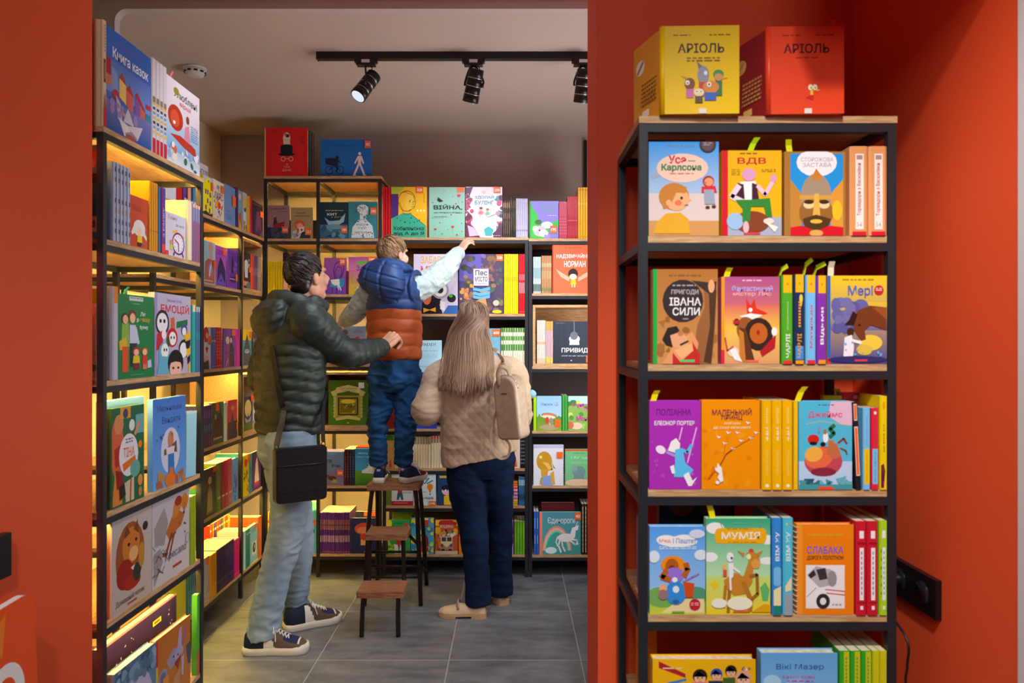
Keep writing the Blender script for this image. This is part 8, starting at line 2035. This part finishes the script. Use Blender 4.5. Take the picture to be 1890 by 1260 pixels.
# her hair: a base shape and long strands falling over the back
wfr = frame_of(whf)
wax = (wfr[1], wfr[0], wfr[2])
hb_ = MB()
wcen = whc + (-wfr[0] * .010 + wfr[2] * .030) * .95
hb_.ellipsoid(wcen, (.077, .091, .083), wax, 28, 18)
rows_ = [(at(866, 590, 3.945), .070, .060), (at(866, 630, 3.93), .090, .045), (at(864, 665, 3.90), .105, .034), (at(862, 690, 3.875), .11, .024), (at(863, 700, 3.87), .10, .018)]
body_loft(hb_, [(r2[0], r2[1], r2[2], 0) for r2 in rows_], ws, wf, 40, 8)
hr = remeshed(hb_, 'hair', M['hairink'], wom, .006, 3)
trim(hr, lambda p: (Vector(p) - whc).dot(wfr[0]) < .058)
n_ = len(hr.data.loops)
zz = np.empty(len(hr.data.vertices) * 3)
hr.data.vertices.foreach_get('co', zz)
zz = zz.reshape(-1, 3)[:, 2]
vi = np.empty(n_, dtype=np.int32)
hr.data.loops.foreach_get('vertex_index', vi)
t_ = np.clip((1.66 - zz[vi]) / .42, 0, 1)[:, None]
c0, c1 = np.array(lin('5d4535')), np.array(lin('96785e'))
at_ = hr.data.color_attributes.new('ink', 'FLOAT_COLOR', 'CORNER')
at_.data.foreach_set('color', (c0 * (1 - t_) + c1 * t_).astype(np.float32).ravel())
own(hr, wom)
lk = MB()
rnd = random.Random(12)
tree_w = bvh_of(wo)
for k in range(520):
    u = rnd.uniform(-1, 1)
    crown = wcen + (wax[0] * (rnd.uniform(-.3, .3) * .084) + wax[1] * (rnd.uniform(-.25, .55) * .098) + wax[2] * .090)
    endz = rnd.uniform(1.17, 1.27) + .02 * abs(u)
    pts = [crown]
    side = wcen + wax[0] * (.088 * u) - wfr[0] * (.103 * math.sqrt(max(0, 1 - .96 * u * u))) + Vector((0, 0, rnd.uniform(-.01, .02)))
    up_ = (crown + side) * .5 + Vector((0, 0, .012)) + (side - wcen).normalized() * .016
    pts += [up_, side]
    for z, cx, hw in ((1.50, at(866, 620, 3.9).x, .102), (1.40, at(865, 650, 3.9).x, .128), (1.31, at(864, 680, 3.9).x, .140), (endz, at(862, 705, 3.9).x, .143)):
        if z < endz - .001:
            continue
        x = cx + u * hw + rnd.uniform(-.004, .004)
        # lie on the jacket, in front of nothing else
        hit = tree_w.ray_cast(Vector((x, 2.9, z)), Vector((0, 1, 0)))[0]
        yb = hit.y - .010 if hit else 3.88
        y = min(yb, wcen.y - .098 + .10 * u * u - max(0, 1.55 - z) * .27) - rnd.uniform(.0, .008)
        pts.append(Vector((x, y, z)))
    P_, _ = smooth_path(pts, [1.0] * len(pts), 4)
    sh_ = rnd.uniform(-.18, .22)
    n0 = len(lk.v)
    rs = [.0046 * (1 - .72 * (i / len(P_)) ** 3) for i in range(len(P_))]
    lk.tube(P_, rs, 5, (0, 0, 0, 1))
    base = ('5d4535', '6e5340', '7d604a', '8d6f57', '4c382b')[rnd.randrange(5)]
    ca, cb = np.array(lin(base)), np.array(lin(('a3866a', '8f7158', 'b09374', '9a7c62')[rnd.randrange(4)]))
    for fi in range(len(lk.f) - (len(P_) - 1) * 5 - 2, len(lk.f)):
        z = lk.v[lk.f[fi][0]][2]
        t = min(1, max(0, (1.62 - z) / .40))
        lk.c[fi] = tuple(ca * (1 - t) + cb * t)
own(lk.build('hair_strands', M['hairink'], wom, True), wom)

loaf = lambda t, sz, side: 'cdb18e'
M['loafer_sole'] = plain('beige_sole', 'bb9a74', 0.5, 0.3)
w1 = shoe(wom, (at(898, 1140, 3.86).x, 3.852, 0), math.radians(176), .255, .088, loaf, M['loafer_sole'], .028, .062, style='loafer')
own_shoe(w1, wom)
w2 = shoe(wom, (at(932, 1110, 4.06).x, 4.02, 0), math.radians(118), .255, .088, loaf, M['loafer_sole'], .028, .062, style='loafer')
own_shoe(w2, wom)
for w_ in (w1, w2):
    mb = MB()
    mb.tube([(.145, -.036, .050), (.150, -.018, .078), (.152, .004, .083), (.150, .026, .078), (.145, .042, .050)], [(.012, .004)] * 5, 10, sub=4)
    mb.build('strap', M['beige_leather'], w_, True)

# her backpack
bp_ = empty('backpack', (at(944, 750, 3.70).x, 3.70, at(944, 750, 3.70).z), (math.radians(4), math.radians(-4), math.radians(-30)), 'small beige leather backpack hanging on the woman shoulder', 'backpack')
mb = MB()
W2, H2 = .135, .325
ol = []
for k in range(13):
    a = math.pi * k / 12
    ol.append((W2 / 2 * math.cos(a), H2 / 2 - .07 + .07 * math.sin(a)))
for k in range(7):
    a = math.pi + h2 * k / 6
    ol.append((-W2 / 2 + .025 + .025 * math.cos(a), -H2 / 2 + .025 + .025 * math.sin(a)))
for k in range(7):
    a = 1.5 * math.pi + h2 * k / 6
    ol.append((W2 / 2 - .025 + .025 * math.cos(a), -H2 / 2 + .025 + .025 * math.sin(a)))
mb.rings([[Vector((x * q, y, z * q2)) for x, z in ol] for q, q2, y in ((.86, .94, -.058), (.97, .985, -.050), (1, 1, -.038), (1, 1, .038), (.97, .985, .050), (.86, .94, .058))])
bd = remeshed(mb, 'bag_body', M['beige_leather'], bp_, .004, 3)
mb = MB()
mb.tube([(x * 1.012, -.034, z * 1.006) for x, z in ol[:20]], .0026, 6)
mb.build('zip', M['silver'], bp_, True)
MB().tube([(-.022, -.055, H2 / 2 - .05), (-.020, -.066, H2 / 2 + .01), (0, -.062, H2 / 2 + .045), (.014, -.03, H2 / 2 + .03), (.016, -.01, H2 / 2 - .015)], [(.012, .004)] * 5, 10, sub=5).build('handle', plain('taupe_leather', '8f7b66', .45, .4), bp_, True)
MB().box(-.018, .014, -.0605, -.0585, H2 / 2 - .092, H2 / 2 - .088).build('metal_label', M['tube'], bp_)
mb = MB()
inv = bp_.matrix_basis.inverted()
tw = tree_w
ps = [bp_.matrix_basis @ Vector((-.03, .0, H2 / 2 - .01)), on_surface(tw, 928, 668, .008), on_surface(tw, 919, 650, .008), on_surface(tw, 913, 642, .008)]
ps[-1] = ps[-2] + Vector((-.02, .05, .02))
ribbon(mb, ps, [tw.find_nearest(q)[1] for q in ps], .022, .004)
o_ = mb.build('shoulder_strap', M['beige_leather'])
o_.parent = bp_
o_.matrix_parent_inverse = inv
mb = MB()
lp = [bp_.matrix_basis @ Vector((-.062, -.02, H2 / 2 - .06)), at(921, 740, 3.69), at(912, 775, 3.70), at(906, 803, 3.70), at(910, 828, 3.70), at(922, 845, 3.70), at(937, 842, 3.70), at(941, 822, 3.70), bp_.matrix_basis @ Vector((-.045, -.03, -H2 / 2 + .012))]
ribbon(mb, lp, [Vector((0.3, -1, 0))] * 5 + [Vector((0, -1, .3))] * 4, .013, .003)
o_ = mb.build('loose_strap', M['beige_leather'])
o_.parent = bp_
o_.matrix_parent_inverse = inv

pb = MB().ellipsoid(at(980, 727, 4.2), (.032, .05, .026), None, 18, 12)  # unidentified pale blue object, built as a soft rounded shape
pb.ellipsoid(at(968, 725, 4.2), (.04, .03, .03), None, 18, 12)
tag(remeshed(pb, 'soft_thing', plain('pale_blue_plush', '7fb4c4', .9, .1, sheen=.3), None, .005, 3), 'small pale blue rounded thing showing behind the beige backpack', 'toy')
